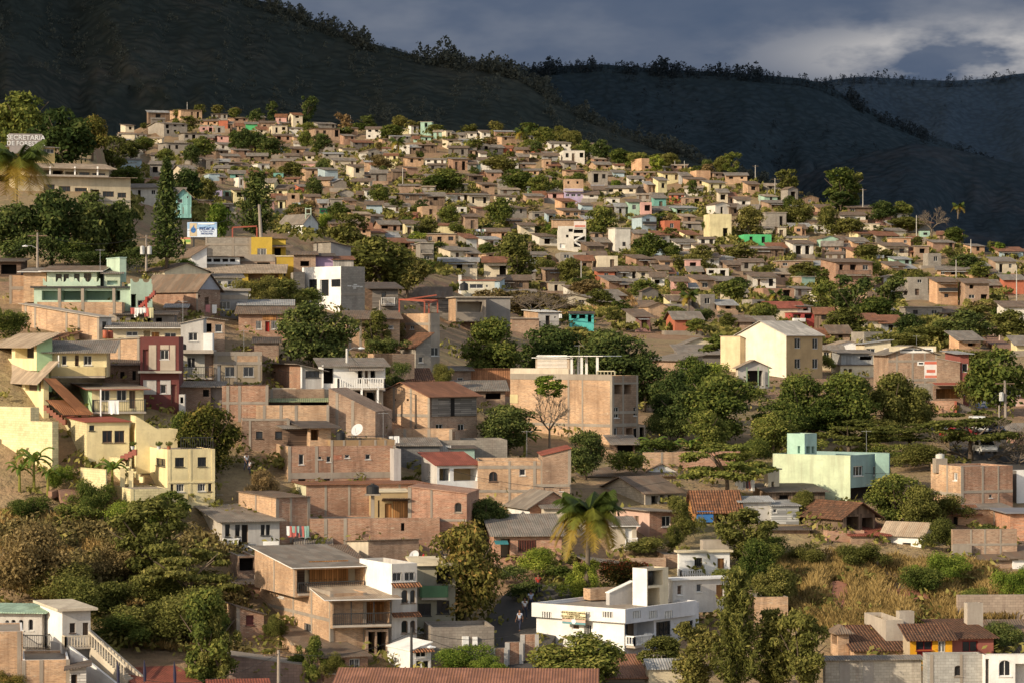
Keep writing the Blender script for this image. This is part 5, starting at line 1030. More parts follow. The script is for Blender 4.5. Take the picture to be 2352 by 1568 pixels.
H=House('low_house','low house with grey sheet roof and white corner under the brick yard wall',2300,1310); H.block(2230,2230,2326,1283,1315,4,BBRN,('shed','F',.8,.4,RBRN),dy=2); H.block(2326,2326,2400,1280,1325,4,WHITE,('shed','F',.9,.4,RBRN),dy=2,holes=[Dr('F',2312,1290,2324,1308,mat=WOODO)])
# shacks right-centre
H=House('wooden_shack','grey weathered plank shack with rusty tile and tin roof on the right slope',1935,1228); D0=H.D
b=H.block(1826,1936,2010,1182,1222,32,WOOD,('gable','y',1.1,.6,TILE),mats={'L':WOOD},holes=[O('F',1945,1186,1972,1218,dp=2),O('F',1980,1188,2005,1215,dp=1.5)]); b=H.block(1890,1900,1985,1218,1250,8,brick((.45,.24,.15)),None,dy=-1,depth_m=3); H.block(1770,1770,1860,1215,1260,5,BDRK,('shed','F',.3,.4,RDARK),dy=1)
H=House('tile_roof_shack','timber shack with bright orange clay tile roof and blue sheeting',1640,1205); b=H.block(1580,1598,1700,1168,1208,10,WOODO,('gable','x',1.6,.35,TILEO),mats={'L':WOODO},holes=[O('F',1645,1180,1690,1205,dp=1)],dy=2); b.strip('F',1600,1172,1637,1198,.25,flat((.05,.18,.45),.6,'blue_tarpaulin'),'tarpaulin')
H=House('pink_house','salmon pink house with pale front room and grey lean-to roof beside the palm',1540,1245); D0=H.D
b=H.block(1415,1492,1570,1172,1242,26,BPINK,('shed','R',.2,.5,RGREY),mats={'L':PINK},holes=[W('F',1520,1184,1541,1208,n=2),W('L',1435,1182,1444,1192,frame=FRD),Dr('L',1457,1183,1467,1205,mat=WOOD)],dy=2)
b=H.block(1404,1404,1462,1206,1258,6,CREAMD,('shed','F',.5,.3,RGREY,WHITE),dy=-2,holes=[Dr('F',1436,1211,1452,1245,mat=WHITE,frame=WHITE)],depth_m=4); b.balcony('F',1436,1234,1462,1252,.8,'bars',WHITE)
H=House('grey_gable_house','pale grey block gabled house with brown sheet roof and shaded porch',1450,1160); b=H.block(1376,1482,1562,1130,1160,30,paint((.3,.28,.25),.4),('gable','x',1.3,.4,RBRN),mats={'L':paint((.62,.53,.41),.5,block=True)},holes=[O('F',1496,1138,1512,1158,dp=.6),O('F',1516,1136,1526,1158,dp=.6),O('F',1534,1136,1546,1158,dp=.6)],dy=2)
H=House('low_brick_house','long low brick house with rusty sheet roof and white gable behind the grey gabled house',1470,1120); H.block(1310,1337,1556,1092,1125,8,BTAN,('shed','F',.7,.4,RBRN),dy=6,cols=[('F',1402,.2)]); H.block(1460,1480,1560,1085,1100,6,WHITE,('gable','y',.9,.3,RBRN),dy=9); 
H=House('brick_gable_house','pink brick gabled cottage with white soffit left of the palm',1240,1210); H.block(1165,1217,1318,1162,1210,20,BPINK,('gable','y',1.3,.4,RGREY),holes=[],mats={'L':WHITE},dy=1); H.block(1250,1250,1345,1166,1210,6,CREAMD,('shed','F',.5,.3,RGREY),dy=-1)
H=House('carport_house','low house with grey sheet roof, grilled window and turquoise awning by the shaded street',1230,1290); b=H.block(1135,1135,1290,1228,1285,6,BPINK,('shed','F',1.3,.4,RGREY),holes=[V('F',1150,1236,1172,1280,back=CREAM),W('F',1190,1240,1232,1265,frame=FRD,bars=True,barmat=RUSTM)],depth_m=7); b.awning('F',1135,1165,1240,1.3,.2,flat((.05,.22,.24),.5,'turquoise_sheet'))
H=House('brick_house','shaded brick house behind red flowering shrub right of the palm',1430,1345); H.block(1350,1350,1520,1285,1345,8,BRED,('shed','R',.8,.4,RGREY),dy=4); H.block(1450,1450,1530,1280,1340,6,BBRN,None,dy=6)
H=House('white_house','white wall house with brown sheet roof on top of the grassy bank',2090,1255); b=H.block(2038,2040,2120,1228,1262,8,WHITE,('shed','R',-1.4,.25,RTAN),holes=[O('F',2074,1244,2092,1258,dp=.6)],dy=1) if False else H.block(2030,2120,2145,1224,1262,55,CREAMD,('gable','y',.9,.35,RTAN),mats={'L':WHITE},holes=[O('L',2073,1245,2092,1259,dp=.5),O('F',2126,1234,2132,1250,dp=.3)],dy=1); H.block(1955,1955,2040,1228,1250,5,BBRN,('shed','F',.8,.3,RRED),dy=2)
# --- bottom right
H=House('orange_red_house','small orange and red house with brown clay tile roof at bottom right',2180,1530); D0=H.D
b=H.block(2074,2090,2187,1465,1530,10,paint((.78,.37,.02),.12),('shed','F',.75,.35,TILE),holes=[W('F',2104,1471,2142,1492,frame=paint((.28,.03,.03),.1),n=2),Dr('F',2106,1494,2140,1510,mat=paint((.25,.03,.03),.1)),W('F',2155,1471,2172,1497,frame=WHITE,n=2,bars=True,barmat=FRW)],mats={'L':paint((.5,.4,.28),.4)}); b2=H.block(2187,2187,2282,1464,1530,10,paint((.36,.12,.09),.2),('shed','F',.75,.35,TILE),dy=1.6,holes=[W('F',2210,1471,2246,1496,frame=paint((.25,.03,.03),.1),n=2)])
H.block(2058,2066,2100,1403,1450,12,CONCL,('flat',.05),dy=6,fd=1); H.block(2214,2222,2258,1384,1430,12,CONCL,('flat',.05),dy=6.5,fd=1); H.block(2035,2035,2075,1423,1470,8,CONCL,None,dy=4)
H=House('tile_roof_house','low dark clay tile roof left of the orange house at bottom right',2030,1530); H.block(1962,1962,2088,1492,1530,5,BTAN,('shed','F',1.2,.3,TILE),dy=1.5); b=H.block(1908,1925,1950,1451,1490,14,BTAN,('hip',0,.5,.35,RBRN),dy=3,holes=[O('L',1910,1455,1922,1480,dp=.4)])
H=House('block_house','pale grey block warehouse wall with patched tin roof along the bottom right',2010,1590); H.block(1890,1896,2116,1514,1600,6,paint((.55,.5,.42),.6,block=True),('shed','F',.12,.25,RGREY),depth_m=5,dy=0,cols=[('F',1940,.8),('F',1994,.8)],trim=paint((.45,.41,.36),.5))
H=House('grey_block_house','unfinished grey block house with arched window at bottom right',2190,1600); H.block(2130,2130,2258,1502,1620,4,paint((.44,.43,.40),.5,block=True),('flat',.2),depth_m=1.6,holes=[W('F',2192,1527,2210,1552,arch=True,frame=CONC)],cols=[('F',2140,.25),('F',2208,.2)],dy=-.5)
H=House('white_arch_house','white house with ogee arched openings at the bottom right corner',2310,1600); b=H.block(2256,2262,2400,1503,1620,3,WHITE,('flat',.2),holes=[O('F',2257,1512,2272,1600,dp=.5,back=GREYD),W('F',2294,1515,2322,1552,arch=True,frame=WHITE),O('F',2332,1523,2400,1600,dp=1,back=GREYW)],dy=-1)
H=House('grey_roof_house','brown house with large grey corrugated roof at the right edge behind the arches',2330,1510); H.block(2285,2285,2420,1500,1520,4,BBRN,('shed','F',1.9,.3,RBRN),dy=2)
H=House('stone_terrace_wall','pink dry stone terrace wall at the right edge of the grassy bank',2300,1440,None,'wall'); H.block(2200,2200,2420,1366,1440,3,paint((.45,.35,.27),.6,block=True),('flat',.1),depth_m=.6,dy=2)
H=House('brick_house','small brick house half hidden by trees left of the grassy bank',1770,1420); H.block(1735,1735,1810,1370,1430,6,BTAN,('flat',.2),holes=[O('F',1750,1400,1770,1425)]); 
H=House('cream_hut','cream flat hut with one vent slot at the bottom centre',1530,1590,214); H.block(1483,1490,1600,1534,1600,10,CREAM,('shed','F',.5,.15,RZINC),holes=[O('F',1570,1545,1582,1552,dp=.2)])
H=House('brick_hut','low orange brick hut with board pile on its roof at bottom centre',1400,1580,217); H.block(1348,1348,1505,1530,1600,4,BTAN,('flat',.2),cols=[('F',1350),('F',1420)],dy=1); H.block(1360,1360,1480,1555,1600,6,WOODG,('shed','F',.9,.4,RRUST),dy=-3)
# --- right: tan building, mural building
H=House('tan_building','big tan two-storey building with pale metal roof and cream side',1850,862); D0=H.D
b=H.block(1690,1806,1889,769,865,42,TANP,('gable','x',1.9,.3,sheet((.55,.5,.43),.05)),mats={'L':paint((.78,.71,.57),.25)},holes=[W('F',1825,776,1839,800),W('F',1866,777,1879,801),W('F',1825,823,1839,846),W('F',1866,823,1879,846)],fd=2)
H.block(1655,1700,1735,772,830,42,paint((.74,.58,.36),.3),('shed','L',-.9,.1,RTAN),dy=5)
H=House('mural_building','large brick building with gabled white top and red and white wall poster',2130,930); D0=H.D
b=H.block(2040,2040,2152,812,925,3,BBRN,('gable','y',1.0,.5,RGREY),cols=[('F',2060,.25),('F',2096,.25),('F',2124,.2),('F',2150,.25)],bands=[('F',829,.3),('F',872,.3)],depth_m=10); b.strip('F',2042,795,2150,807,.03,CREAM,'gable_panel'); b.strip('F',2067,799,2143,810,.05,WHITE,'window'); b.strip('F',2071,802,2096,805,.06,GLASS,'window'); b.strip('F',2100,802,2117,805,.06,GLASS,'window'); b.strip('F',2121,802,2139,805,.06,GLASS,'window')
c=H.block(2152,2152,2205,822,925,3,BBRN,('shed','R',.5,.1,CONCL),dy=.1,depth_m=10); d=H.block(2205,2205,2225,812,940,3,paint((.3,.1,.08),.2),('shed','F',.3,.6,RZINC),dy=.5,holes=[W('F',2210,834,2223,855,frame=FRW),W('F',2210,880,2223,908,frame=FRW)],depth_m=9)
b.strip('F',2107,830,2122,839,.05,WHITE,'window'); b.strip('F',2110,832,2120,836,.06,GLASS,'window')
b.strip('F',2123,829,2153,868,.06,flat((.75,.7,.66),.7,'poster_white'),'poster'); b.strip('F',2123.5,829.5,2152.5,836,.07,flat((.6,.16,.1),.7,'poster_red'),'poster'); b.strip('F',2128,848,2148,855,.07,flat((.6,.16,.1),.7,'poster_red'),'poster'); b.strip('F',2124,861,2152,867,.07,flat((.62,.2,.13),.7,'poster_red'),'poster')
e=H.block(2145,2145,2212,885,930,3,BDRK,None,dy=-2.5,holes=[V('F',2150,892,2208,915,back=WOODO)],depth_m=2); e.awning('F',2142,2215,878,1.5,.2,RUSTM); H.block(2105,2105,2147,880,925,3,GREYB,None,dy=-2,depth_m=2); H.block(2132,2132,2196,920,950,3,brick((.5,.26,.16)),None,dy=-5,cols=[('F',2195)],trim=paint((.5,.15,.1),.2)); b=H.block(2196,2196,2260,922,955,3,GREYD,('shed','R',1.3,.2,RDARK),dy=-4.5)
H=House('white_hall','long white hall with grey metal roof beside the mural building',2010,850); b=H.block(1985,1985,2046,789,840,4,CREAM,('shed','R',-.5,.4,RZINC),dy=8,holes=[W('F',1990,800,2010,810)]); b.strip('F',2030,799,2052,815,.1,WHITE,'signboard')
H=House('white_gable_house','white gabled house with a small tree before it right of the tan building',1950,815); H.block(1905,1905,1995,795,825,5,WHITE,('gable','y',.9,.4,RTAN),dy=8)
H=House('cream_shop_house','cream house with two big windows right of the tan building',1910,845); H.block(1886,1888,1935,800,848,5,paint((.66,.55,.36),.3),('shed','F',.3,.4,RGREY),holes=[W('F',1892,808,1905,825),W('F',1909,810,1924,829,frame=FRB)],dy=4)
H=House('tin_house','grey tin sided house with shaded porch in front of the white hall',1970,855); H.block(1932,1932,2005,810,855,5,RZINC,('shed','F',.4,.5,RGREY),holes=[O('F',1975,818,2003,826),W('F',1993,835,2001,845)],dy=3); H.block(1930,1930,2010,838,868,5,CREAM,('shed','F',.1,.2,RDARK),holes=[O('F',1938,846,1945,860),O('F',1950,846,1957,860)],dy=0)
H=House('green_porch_house','small house with green gable porch posts among trees',1730,885); b=H.block(1690,1695,1765,842,890,14,GREYW,('gable','y',.9,.4,RTAN),mats={'L':CREAMD},holes=[O('F',1715,850,1752,885,dp=2)],dy=3); posts(b,'F',[1712,1738,1762],842,888,.6,paint((.22,.32,.2),.3),.15)
H=House('concrete_house','two-storey concrete house with laundry and garage doors right of the big dark trees',1520,890); b=H.block(1486,1560,1614,826,890,20,BBRN,('shed','L',.6,.5,RGREY),mats={'F':paint((.4,.33,.26),.5)},holes=[W('F',1535,832,1550,846) ,W('F',1580,833,1597,848),O('F',1578,898-20,1612,888,dp=1)],dy=3,bands=[('F',818+12,.2)])
H=House('low_house','low grey house with wide sheet roof left of the small green porch house',1640,832); H.block(1565,1565,1680,812,832,6,GREYD,('shed','F',1.2,.6,RGREY),dy=3); H.block(1560,1575,1640,788,802,10,CREAM,('gable','y',.8,.4,RGREY),dy=14)
H=House('turquoise_house','turquoise open porch house with dark sheet roof by the leafless tree',1335,750); b=H.block(1307,1309,1364,720,752,6,flat((.12,.55,.5),.6,'turquoise_paint'),('shed','F',.3,.25,RDARK),holes=[O('F',1312,723,1325,732,dp=1.5),O('F',1330,723,1345,732,dp=1.5),O('F',1350,723,1359,740,dp=1.5)],dy=0)
H=House('white_door_house','white house with dark door and brick side wall left of the turquoise house',1260,752); b=H.block(1203,1236,1284,716,752,14,GREYW,('shed','F',.4,.4,WHITE),mats={'L':BTAN},holes=[Dr('F',1253,725,1263,750,mat=DARK),W('F',1273,727,1277,731)],dy=0); b.balcony('F',1238,738,1285,750,1.0)
H=House('brown_house','low brown house with grey flat roof left of the white door house',1200,755); H.block(1176,1176,1238,732,756,5,BBRN,('slab',.3,.12,CONCL),dy=-4)

# --- more low buildings around the right centre
H=House('white_shack','pale board and tin shack behind the orange tile roof shack',1735,1190); H.block(1690,1700,1772,1150,1185,14,GREYW,('shed','F',.3,.3,RZINC),mats={'L':WHITE}); H.block(1772,1772,1835,1160,1195,6,planks((.42,.42,.40),False),('shed','F',.3,.2,RZINC),holes=[W('F',1776,1168,1784,1176)])
H=House('timber_shack','dark timber shacks under the long wall of the mint green building',1830,1168); H.block(1765,1765,1895,1128,1168,8,WOOD,('shed','F',.4,.4,RDARK),holes=[O('F',1790,1136,1812,1155,dp=.6)])
H=House('brick_wall','lit tan brick garden wall below the row of banana plants',1530,1078,None,'wall'); H.block(1478,1478,1560,1038,1075,8,BTAN,('flat',.05),depth_m=.4,cols=[('F',1520,.2)])
H=House('brick_wall','tan brick corner wall between the big green trees and the mint green building',1860,1000,None,'wall'); H.block(1830,1872,1874,948,1005,60,BTAN,('flat',.05),depth_m=.5,cols=[('L',1850,.25)]); H.block(1874,1874,1900,985,1010,6,BTAN,('flat',.05),depth_m=.4)
H=House('brick_wall','long low brick wall and rubble below the raised brick tank house',1640,1072,None,'wall'); H.block(1556,1556,1700,1036,1070,5,BPINK,('flat',.05),depth_m=.4); 
H=House('yellow_hut','small cream hut with dark doorway left of the mint green building',1775,1145); H.block(1755,1764,1790,1078,1145,20,CREAM,('slab',.2,.12,CONC),holes=[O('F',1772,1105,1778,1125,dp=.4)])
H=House('brick_house','low brown house with long rusty roof below the leafless tree at right',2180,1205,None,'house'); H.block(2130,2140,2245,1178,1215,10,WOOD,('shed','F',.5,.4,RRUST),holes=[O('F',2190,1186,2215,1205,dp=.5)],dy=1)
H=House('cream_house','house with turquoise gutter and pink wall behind the parked cars at the right edge',2330,960,None,'house'); H.block(2280,2280,2420,908,960,4,PINK,('shed','F',.5,.4,RGREY),dy=20,holes=[O('F',2290,925,2310,945,dp=.4),W('F',2320,925,2335,940)])
H=House('shop_sign','blue painted sign board below the mural building',2260,925,None,'sign'); b=H.block(2242,2242,2268,918,936,6,flat((.16,.24,.4),.5,'sign_blue'),None,fd=0,depth_m=.2,dy=-2); b.strip('F',2244,921,2266,926,.02,flat((.6,.62,.66),.5,'sign_white_marks'),'painted_marks'); b.strip('F',2250,929,2262,933,.02,flat((.6,.62,.66),.5,'sign_white_marks'),'painted_marks')
H=House('brick_house','small brick house at the right edge above the white car',2335,1030,None,'house'); H.block(2312,2318,2400,985,1030,12,BPINK,('shed','F',.4,.4,RGREY),holes=[O('F',2324,992,2336,1008,dp=.4)],dy=3); H.block(2240,2240,2360,1075,1105,4,BPINK,('flat',.05),depth_m=.5,dy=2)
# ------------------------------------------------------------------ the far hillside: houses listed one by one, then the smaller ones between them
PAL={'b':(BTAN,'tan brick'),'r':(BRED,'red brick'),'n':(BBRN,'brown brick'),'g':(paint((.38,.34,.29),.5,block=True),'grey block'),'c':(paint((.70,.60,.44),.4),'cream'),'w':(paint((.74,.69,.6),.35),'white'),
 'y':(paint((.76,.66,.38),.4),'yellow'),'p':(paint((.62,.36,.31),.4),'pink'),'l':(paint((.46,.39,.56),.35),'lilac'),'m':(paint((.38,.56,.44),.45),'mint green'),'t':(paint((.18,.40,.34),.4),'teal'),'u':(paint((.42,.52,.56),.4),'light blue'),
 'o':(brick((.66,.35,.19)),'orange'),'k':(planks((.22,.15,.1)),'brown timber'),'e':(paint((.1,.5,.2),.2),'bright green'),'d':(paint((.24,.21,.18),.5,block=True),'dark grey'),'x':(paint((.5,.16,.09),.3),'brick-red')}
ROOF={'s':(('shed','F',1.15,.65,RGREY),'grey sheet roof'),'S':(('shed','F',1.1,.65,RBRN),'brown sheet roof'),'R':(('shed','F',1.2,.65,RRUST),'rusty roof'),'Z':(('shed','F',1.0,.65,RZINC),'zinc roof'),'G':(('gable','x',1.3,.5,RGREY),'low gable roof'),'Y':(('gable','y',.8,.3,RBRN),'front gable'),'F':(('flat',.3),'flat roof'),
 'L':(('shed','L',.6,.4,RTAN),'tan roof'),'T':(('gable','x',1.3,.5,TILEO),'red tile roof'),'P':(('slab',.3,.14),'flat slab roof')}
LAND=[(1316,435,'the brick-over-lilac house'),(1312,540,'the white house with outside stairs'),(1648,518,'the yellow two-storey house'),(1648,478,'the white gabled house'),(574,292,'the bright green crest house'),(678,276,'the red-roofed crest house'),(385,290,'the long grey gabled hall'),(1482,378,'the orange brick crest house'),(1389,603,'the cream box house'),(1592,611,'the bright pink house'),(1943,630,'the big brown brick block'),(2104,655,'the grey and teal house'),(1935,440,'the tall lone tree'),(2130,480,'the bare crest tree'),(856,476,'the light blue house'),(1422,550,'the three-storey balcony house'),(980,487,'the two-window tan house'),(592,480,'the feathery dark tree'),(383,480,'the dark pointed conifer'),(714,515,'the white chapel'),(1097,665,'the cream flat roofed house'),(1335,735,'the turquoise house'),(1817,715,'the red veranda house'),(1290,312,'the yellowish crest palm'),(1485,480,'the green-pink-teal row'),(2320,720,'the cream house on the bare slope'),(1850,800,'the big tan building'),(2130,860,'the mural building'),(870,600,'the broad olive tree'),(100,430,'the office building'),(700,760,'the dark dense mango tree'),(400,1080,'the yellow stucco house'),(1320,930,'the tall brick building'),(1345,1180,'the tall foreground palm'),(1420,1430,'the white terrace house'),(1900,1090,'the mint green building'),(2180,1480,'the orange and red house'),(790,1400,'the brick balcony building'),(2080,1330,'the grassy bank'),(640,1220,'the small white house'),(770,1060,'the wide brown brick building'),(180,670,'the mint scalloped house'),(365,850,'the maroon house'),(160,1460,'the white stair house')]
ORD=['','second ','third ','fourth ','fifth ','sixth ','seventh ','eighth ','ninth ','tenth ','eleventh ','twelfth ','thirteenth ','fourteenth ','fifteenth ']
def where(items, noun):
    """a place for each (u,v): ranked by distance from the nearest landmark in one of eight directions"""
    gr={}
    for i,(u,v) in enumerate(items):
        k=min(range(len(LAND)),key=lambda j:(LAND[j][0]-u)**2+((LAND[j][1]-v)*1.3)**2); dx=u-LAND[k][0]; dy=v-LAND[k][1]
        d=['right of','below right of','below','below left of','left of','above left of','above','above right of'][int(((math.degrees(math.atan2(dy,dx))+382.5)%360)//45)]
        gr.setdefault((k,d),[]).append(((dx*dx+dy*dy),i))
    out={}
    for (k,d),l in gr.items():
        for r,(q,i) in enumerate(sorted(l)): out[i]=(ORD[min(r,14)]if len(l)>1 and r else ('nearest ' if len(l)>1 else ''),d,LAND[k][2])
    return out
FAR="""277 308 288 305 c S 20|338 430 284 308 g G 25|388 464 252 273 b S 20|452 490 291 304 p F 8|490 516 290 306 g F 5|502 523 277 297 x P 0|523 568 271 294 r S 15|558 591 285 300 e s 6|592 632 282 303 n S 5|633 658 268 288 p T 0|662 695 264 288 c T 18|612 660 289 306 c P 12|705 780 295 316 n S 10|405 470 306 324 g S 12|355 445 328 352 g Z 15|490 535 312 327 p S 8|607 643 338 356 o F 5|663 700 342 357 o S 5|640 662 336 346 u S 0|424 464 363 379 g P 14|466 503 367 383 d P 6|697 721 356 371 c S 5|690 735 388 406 b s 12|730 776 390 412 u s 20|628 651 398 409 t F 0|522 560 399 411 t s 4|470 505 430 448 w S 16|537 562 408 426 w F 28|485 510 438 456 l F 5|512 530 438 453 m F 0|530 560 437 463 y S 10|648 688 444 466 b F 12|635 655 459 481 y S 5|668 690 466 480 u F 5|730 752 479 494 e P 5|715 742 432 450 y S 14|752 786 458 482 g P 8|796 822 295 308 o S 10|1015 1038 301 316 c P 24|962 990 315 324 m S 5|1070 1095 305 318 w s 5|1098 1126 303 318 w S 14|1030 1075 340 356 d S 0|1078 1126 332 352 g Y 18|1098 1118 352 366 w S 10|1185 1210 344 353 o S 0|1215 1242 338 353 x S 5|1214 1250 354 364 c S 6|1244 1266 366 392 b P 5|830 872 346 366 g Y 20|823 842 352 368 w P 5|845 880 392 412 w F 15|852 887 398 418 d s 0|833 858 436 458 w S 5|860 892 432 452 b S 14|834 878 470 486 u S 4|787 810 480 494 o S 5|958 1004 474 502 b F 12|1003 1066 447 462 w S 10|1060 1125 448 468 c s 10|1044 1072 476 492 w F 12|1350 1396 394 421 g P 6|1403 1434 396 408 u s 5|1450 1516 364 393 o F 20|1510 1565 398 414 y S 8|1500 1532 414 444 y s 20|1252 1294 443 457 p S 4|1340 1374 446 458 w S 3|1437 1472 464 493 m S 5|1472 1497 465 497 p F 2|1496 1530 455 486 t s 6|1277 1334 484 503 o S 14|1214 1250 487 506 g P 10|1250 1276 490 512 u S 10|1397 1448 524 576 w P 16|1513 1562 507 534 x F 14|925 950 514 549 y S 8|957 992 518 541 c S 0|955 1046 538 562 b P 8|1060 1098 498 532 n S 8|1125 1162 499 514 g P 4|1163 1196 508 522 b S 5|1188 1228 518 546 c S 6|1222 1280 543 562 w S 14|955 996 559 606 g P 10|1275 1346 580 602 g F 4|1207 1256 585 600 b s 4|1361 1419 588 621 c F 6|1243 1322 621 648 n S 4|1365 1412 623 642 x S 4|1416 1452 622 640 w S 0|1452 1497 622 642 c S 12|1503 1536 619 642 y S 6|1497 1526 636 662 w S 0|1540 1580 646 676 p S 6|1580 1640 642 672 b S 20|1576 1609 597 628 p P 3|1612 1652 590 612 w S 8|1612 1674 617 636 w F 4|1508 1546 598 616 b S 5|1588 1642 676 712 g F 22|1455 1512 668 692 d Y 18|1716 1782 635 658 w S 6|1704 1756 688 706 g F 28|1585 1632 392 416 o F 16|1568 1622 412 430 b S 10|1612 1666 420 436 y s 14|1706 1744 423 446 b S 16|1646 1672 442 470 c s 5|1616 1680 492 546 y F 8|1622 1676 470 492 w Y 22|1568 1614 454 470 n P 3|1747 1806 489 522 g P 6|1780 1806 522 548 c P 10|1695 1772 539 559 e F 5|1824 1842 521 540 o F 5|1804 1868 559 586 w S 12|1655 1720 570 588 n S 5|1722 1800 572 590 k S 5|1775 1868 600 618 n P 4|1885 2004 602 662 r S 14|2038 2092 547 566 o P 5|2016 2086 565 592 c S 10|2094 2134 566 592 n P 5|1876 1926 548 562 m Y 10|2076 2132 637 680 g F 5|2134 2200 647 692 o S 14|2202 2272 650 694 n S 8|2120 2162 582 612 g F 14|2270 2334 600 626 c s 12|2110 2136 531 546 m F 5|2290 2380 704 738 w S 5|2066 2164 706 732 g P 4|2180 2252 779 804 o s 16|1955 2028 762 792 g F 24|1900 1952 764 786 n S 6|2322 2400 790 808 y s 5|1930 1988 494 507 w S 3|1438 1494 726 754 p S 22|1530 1612 732 762 x G 10|1466 1536 704 727 b Y 18|1654 1728 738 754 n S 5|1540 1596 717 730 c S 10|1470 1500 704 716 w S 5|1640 1690 700 716 b Z 10|2296 2352 642 668 x s 5|1660 1702 608 626 n S 10|2200 2250 592 612 n P 10"""
def windows_for(b, H, D, kind):
    """openings in rows across the front (and the lit side when it is wide)"""
    far=D>930
    out=[]
    return out
def far_house(rec, label, group='houses on the far hillside', name='house', feat=None):
    u0,u1,vt,vb,col,rf,yaw=rec; v=vb; u=(u0+u1)/2; D=depth(u,vb); mat,cn=PAL[col]; roof,rn=ROOF[rf]
    H=House(name,label,u,vb,D,'house',group)
    uC=u0+(u1-u0)*(.12+.012*yaw) if yaw>3 else u0
    r=random.Random(int(u0*7+vb*13)); s=2.6*F/D; hp=vb-vt; wp=u1-uC; mpp=D/F
    ns=max(1,round(hp*mpp/2.9)); nw=max(1,min(5,int(wp*mpp/2.6))); holes=[]
    for i in range(ns):
        z0=vt+hp*(i/ns); z1=vt+hp*((i+1)/ns); dh=z1-z0
        for j in range(nw):
            a=uC+wp*(j+.5)/nw+r.uniform(-.1,.1)*wp/nw; q=r.random()
            if q<.14: continue
            ww=.5*min(wp/nw*.62,1.15/mpp*r.uniform(.7,1.25)); 
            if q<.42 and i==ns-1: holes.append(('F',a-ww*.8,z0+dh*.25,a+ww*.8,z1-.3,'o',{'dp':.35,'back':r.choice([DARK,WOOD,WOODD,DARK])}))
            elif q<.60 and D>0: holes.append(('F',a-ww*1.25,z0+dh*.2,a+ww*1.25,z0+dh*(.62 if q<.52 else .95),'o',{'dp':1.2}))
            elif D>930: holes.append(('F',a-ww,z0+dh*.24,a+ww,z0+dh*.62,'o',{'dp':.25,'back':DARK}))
            else: holes.append(W('F',a-ww,z0+dh*.24,a+ww,z0+dh*.62,frame=r.choice([FRW,FRW,FRD]),sill=False))
    dep=max(4,min(9,(u1-u0)*mpp*.8))
    mats={'L':r.choice([mat,mat,BBRN,PAL['g'][0]])} if col in 'wcyplmtue' and r.random()<.35 else {}
    # the lit flank is as deep as the house, never a sliver
    b=H.block(u0,uC,u1,vt,vb,yaw,mat,roof,holes=holes,mats=mats,depth_m=dep,fd=2.2)
    if b.wy<3: pass
    if r.random()<.45 and rf in 'sSRZ' and D<930 and 'F' : b.awning('F',uC+wp*.1,uC+wp*r.uniform(.5,.95),vt+hp/ns*.16,1.2,.25,r.choice([RGREY,RBRN,RZINC]))
    if ns>1 and r.random()<.6 and D<930: b.balcony('F',uC+wp*.08,vt+hp*(.5-.17) if ns==2 else vt+hp*.24,u1-wp*.08,vt+hp*(.5 if ns==2 else .333),.9,'bars' if r.random()<.6 else 'solid',r.choice([METAL,mat,RUSTM]),step=.3)
    if r.random()<.5:
        q=(u1-u0)*r.uniform(.35,.7); hh=hp*r.uniform(.5,.8)/(ns if ns>1 else 1); am=r.choice([PAL['g'][0],BBRN,BTAN,mat,PAL['k'][0],RZINC]); ar=r.choice([ROOF['s'][0],ROOF['S'][0],ROOF['R'][0],ROOF['Z'][0]])
        x0=u1-.5 if r.random()<.5 else u0-q
        H.block(x0,x0,x0+q,vb-hh,vb,yaw if yaw>=0 else 0,am,ar,dy=r.uniform(.3,1.5),depth_m=3.5,fd=2.2,holes=[O('F',x0+q*.35,vb-hh*.7,x0+q*.6,vb-hh*.1,dp=.4)])
    if r.random()<.45: H.block(u0-4,u0-4,u1+5,vb-.2/mpp,vb+r.uniform(.8,2)/mpp,max(0,yaw),r.choice([CONC,PAL['g'][0],BBRN,paint((.42,.3,.2),.7,block=True)]),('flat',.05),dy=-1.2,depth_m=2,fd=2)
    return H,b,cn,rn
recs=[]
for t in FAR.split('|'):
    q=t.split(); recs.append((float(q[0]),float(q[1]),float(q[2]),float(q[3]),q[4],q[5],float(q[6])))
occ=[(r[0],r[1],r[2],r[3]) for r in recs]+[(1294,1340,411,458),(1280,1347,505,573),(635,735,495,532),(403,442,425,478),(1765,1872,690,742),(1003,1130,440,470)]
rf_=random.Random(11)
LIM=[(280,470),(430,478),(640,505),(760,545),(860,560),(950,620),(1060,640),(1180,690),(1300,715),(1600,735),(1900,760),(2352,790)]
def lim(u): return float(np.interp(u,[a for a,b in LIM],[b for a,b in LIM]))
def clear(x0,x1,y0,y1,lst,mg=2):
    return all(x1<a-mg or x0>b+mg or y1<c-1 or y0>d+1 for a,b,c,d in lst)
WALL_MIX=['b']*4+['r']*3+['x']+['n']*2+['g']*5+['c']*4+['w']*6+['y']*2+['p','u','m','o']+['k']*3+['d']
HUT_MIX=['b']*2+['r']*3+['x']+['n']*2+['g']*4+['c']*2+['w']*4+['y']+['k']*2+['d','m','p','u','o']
tries=0; fill=[]
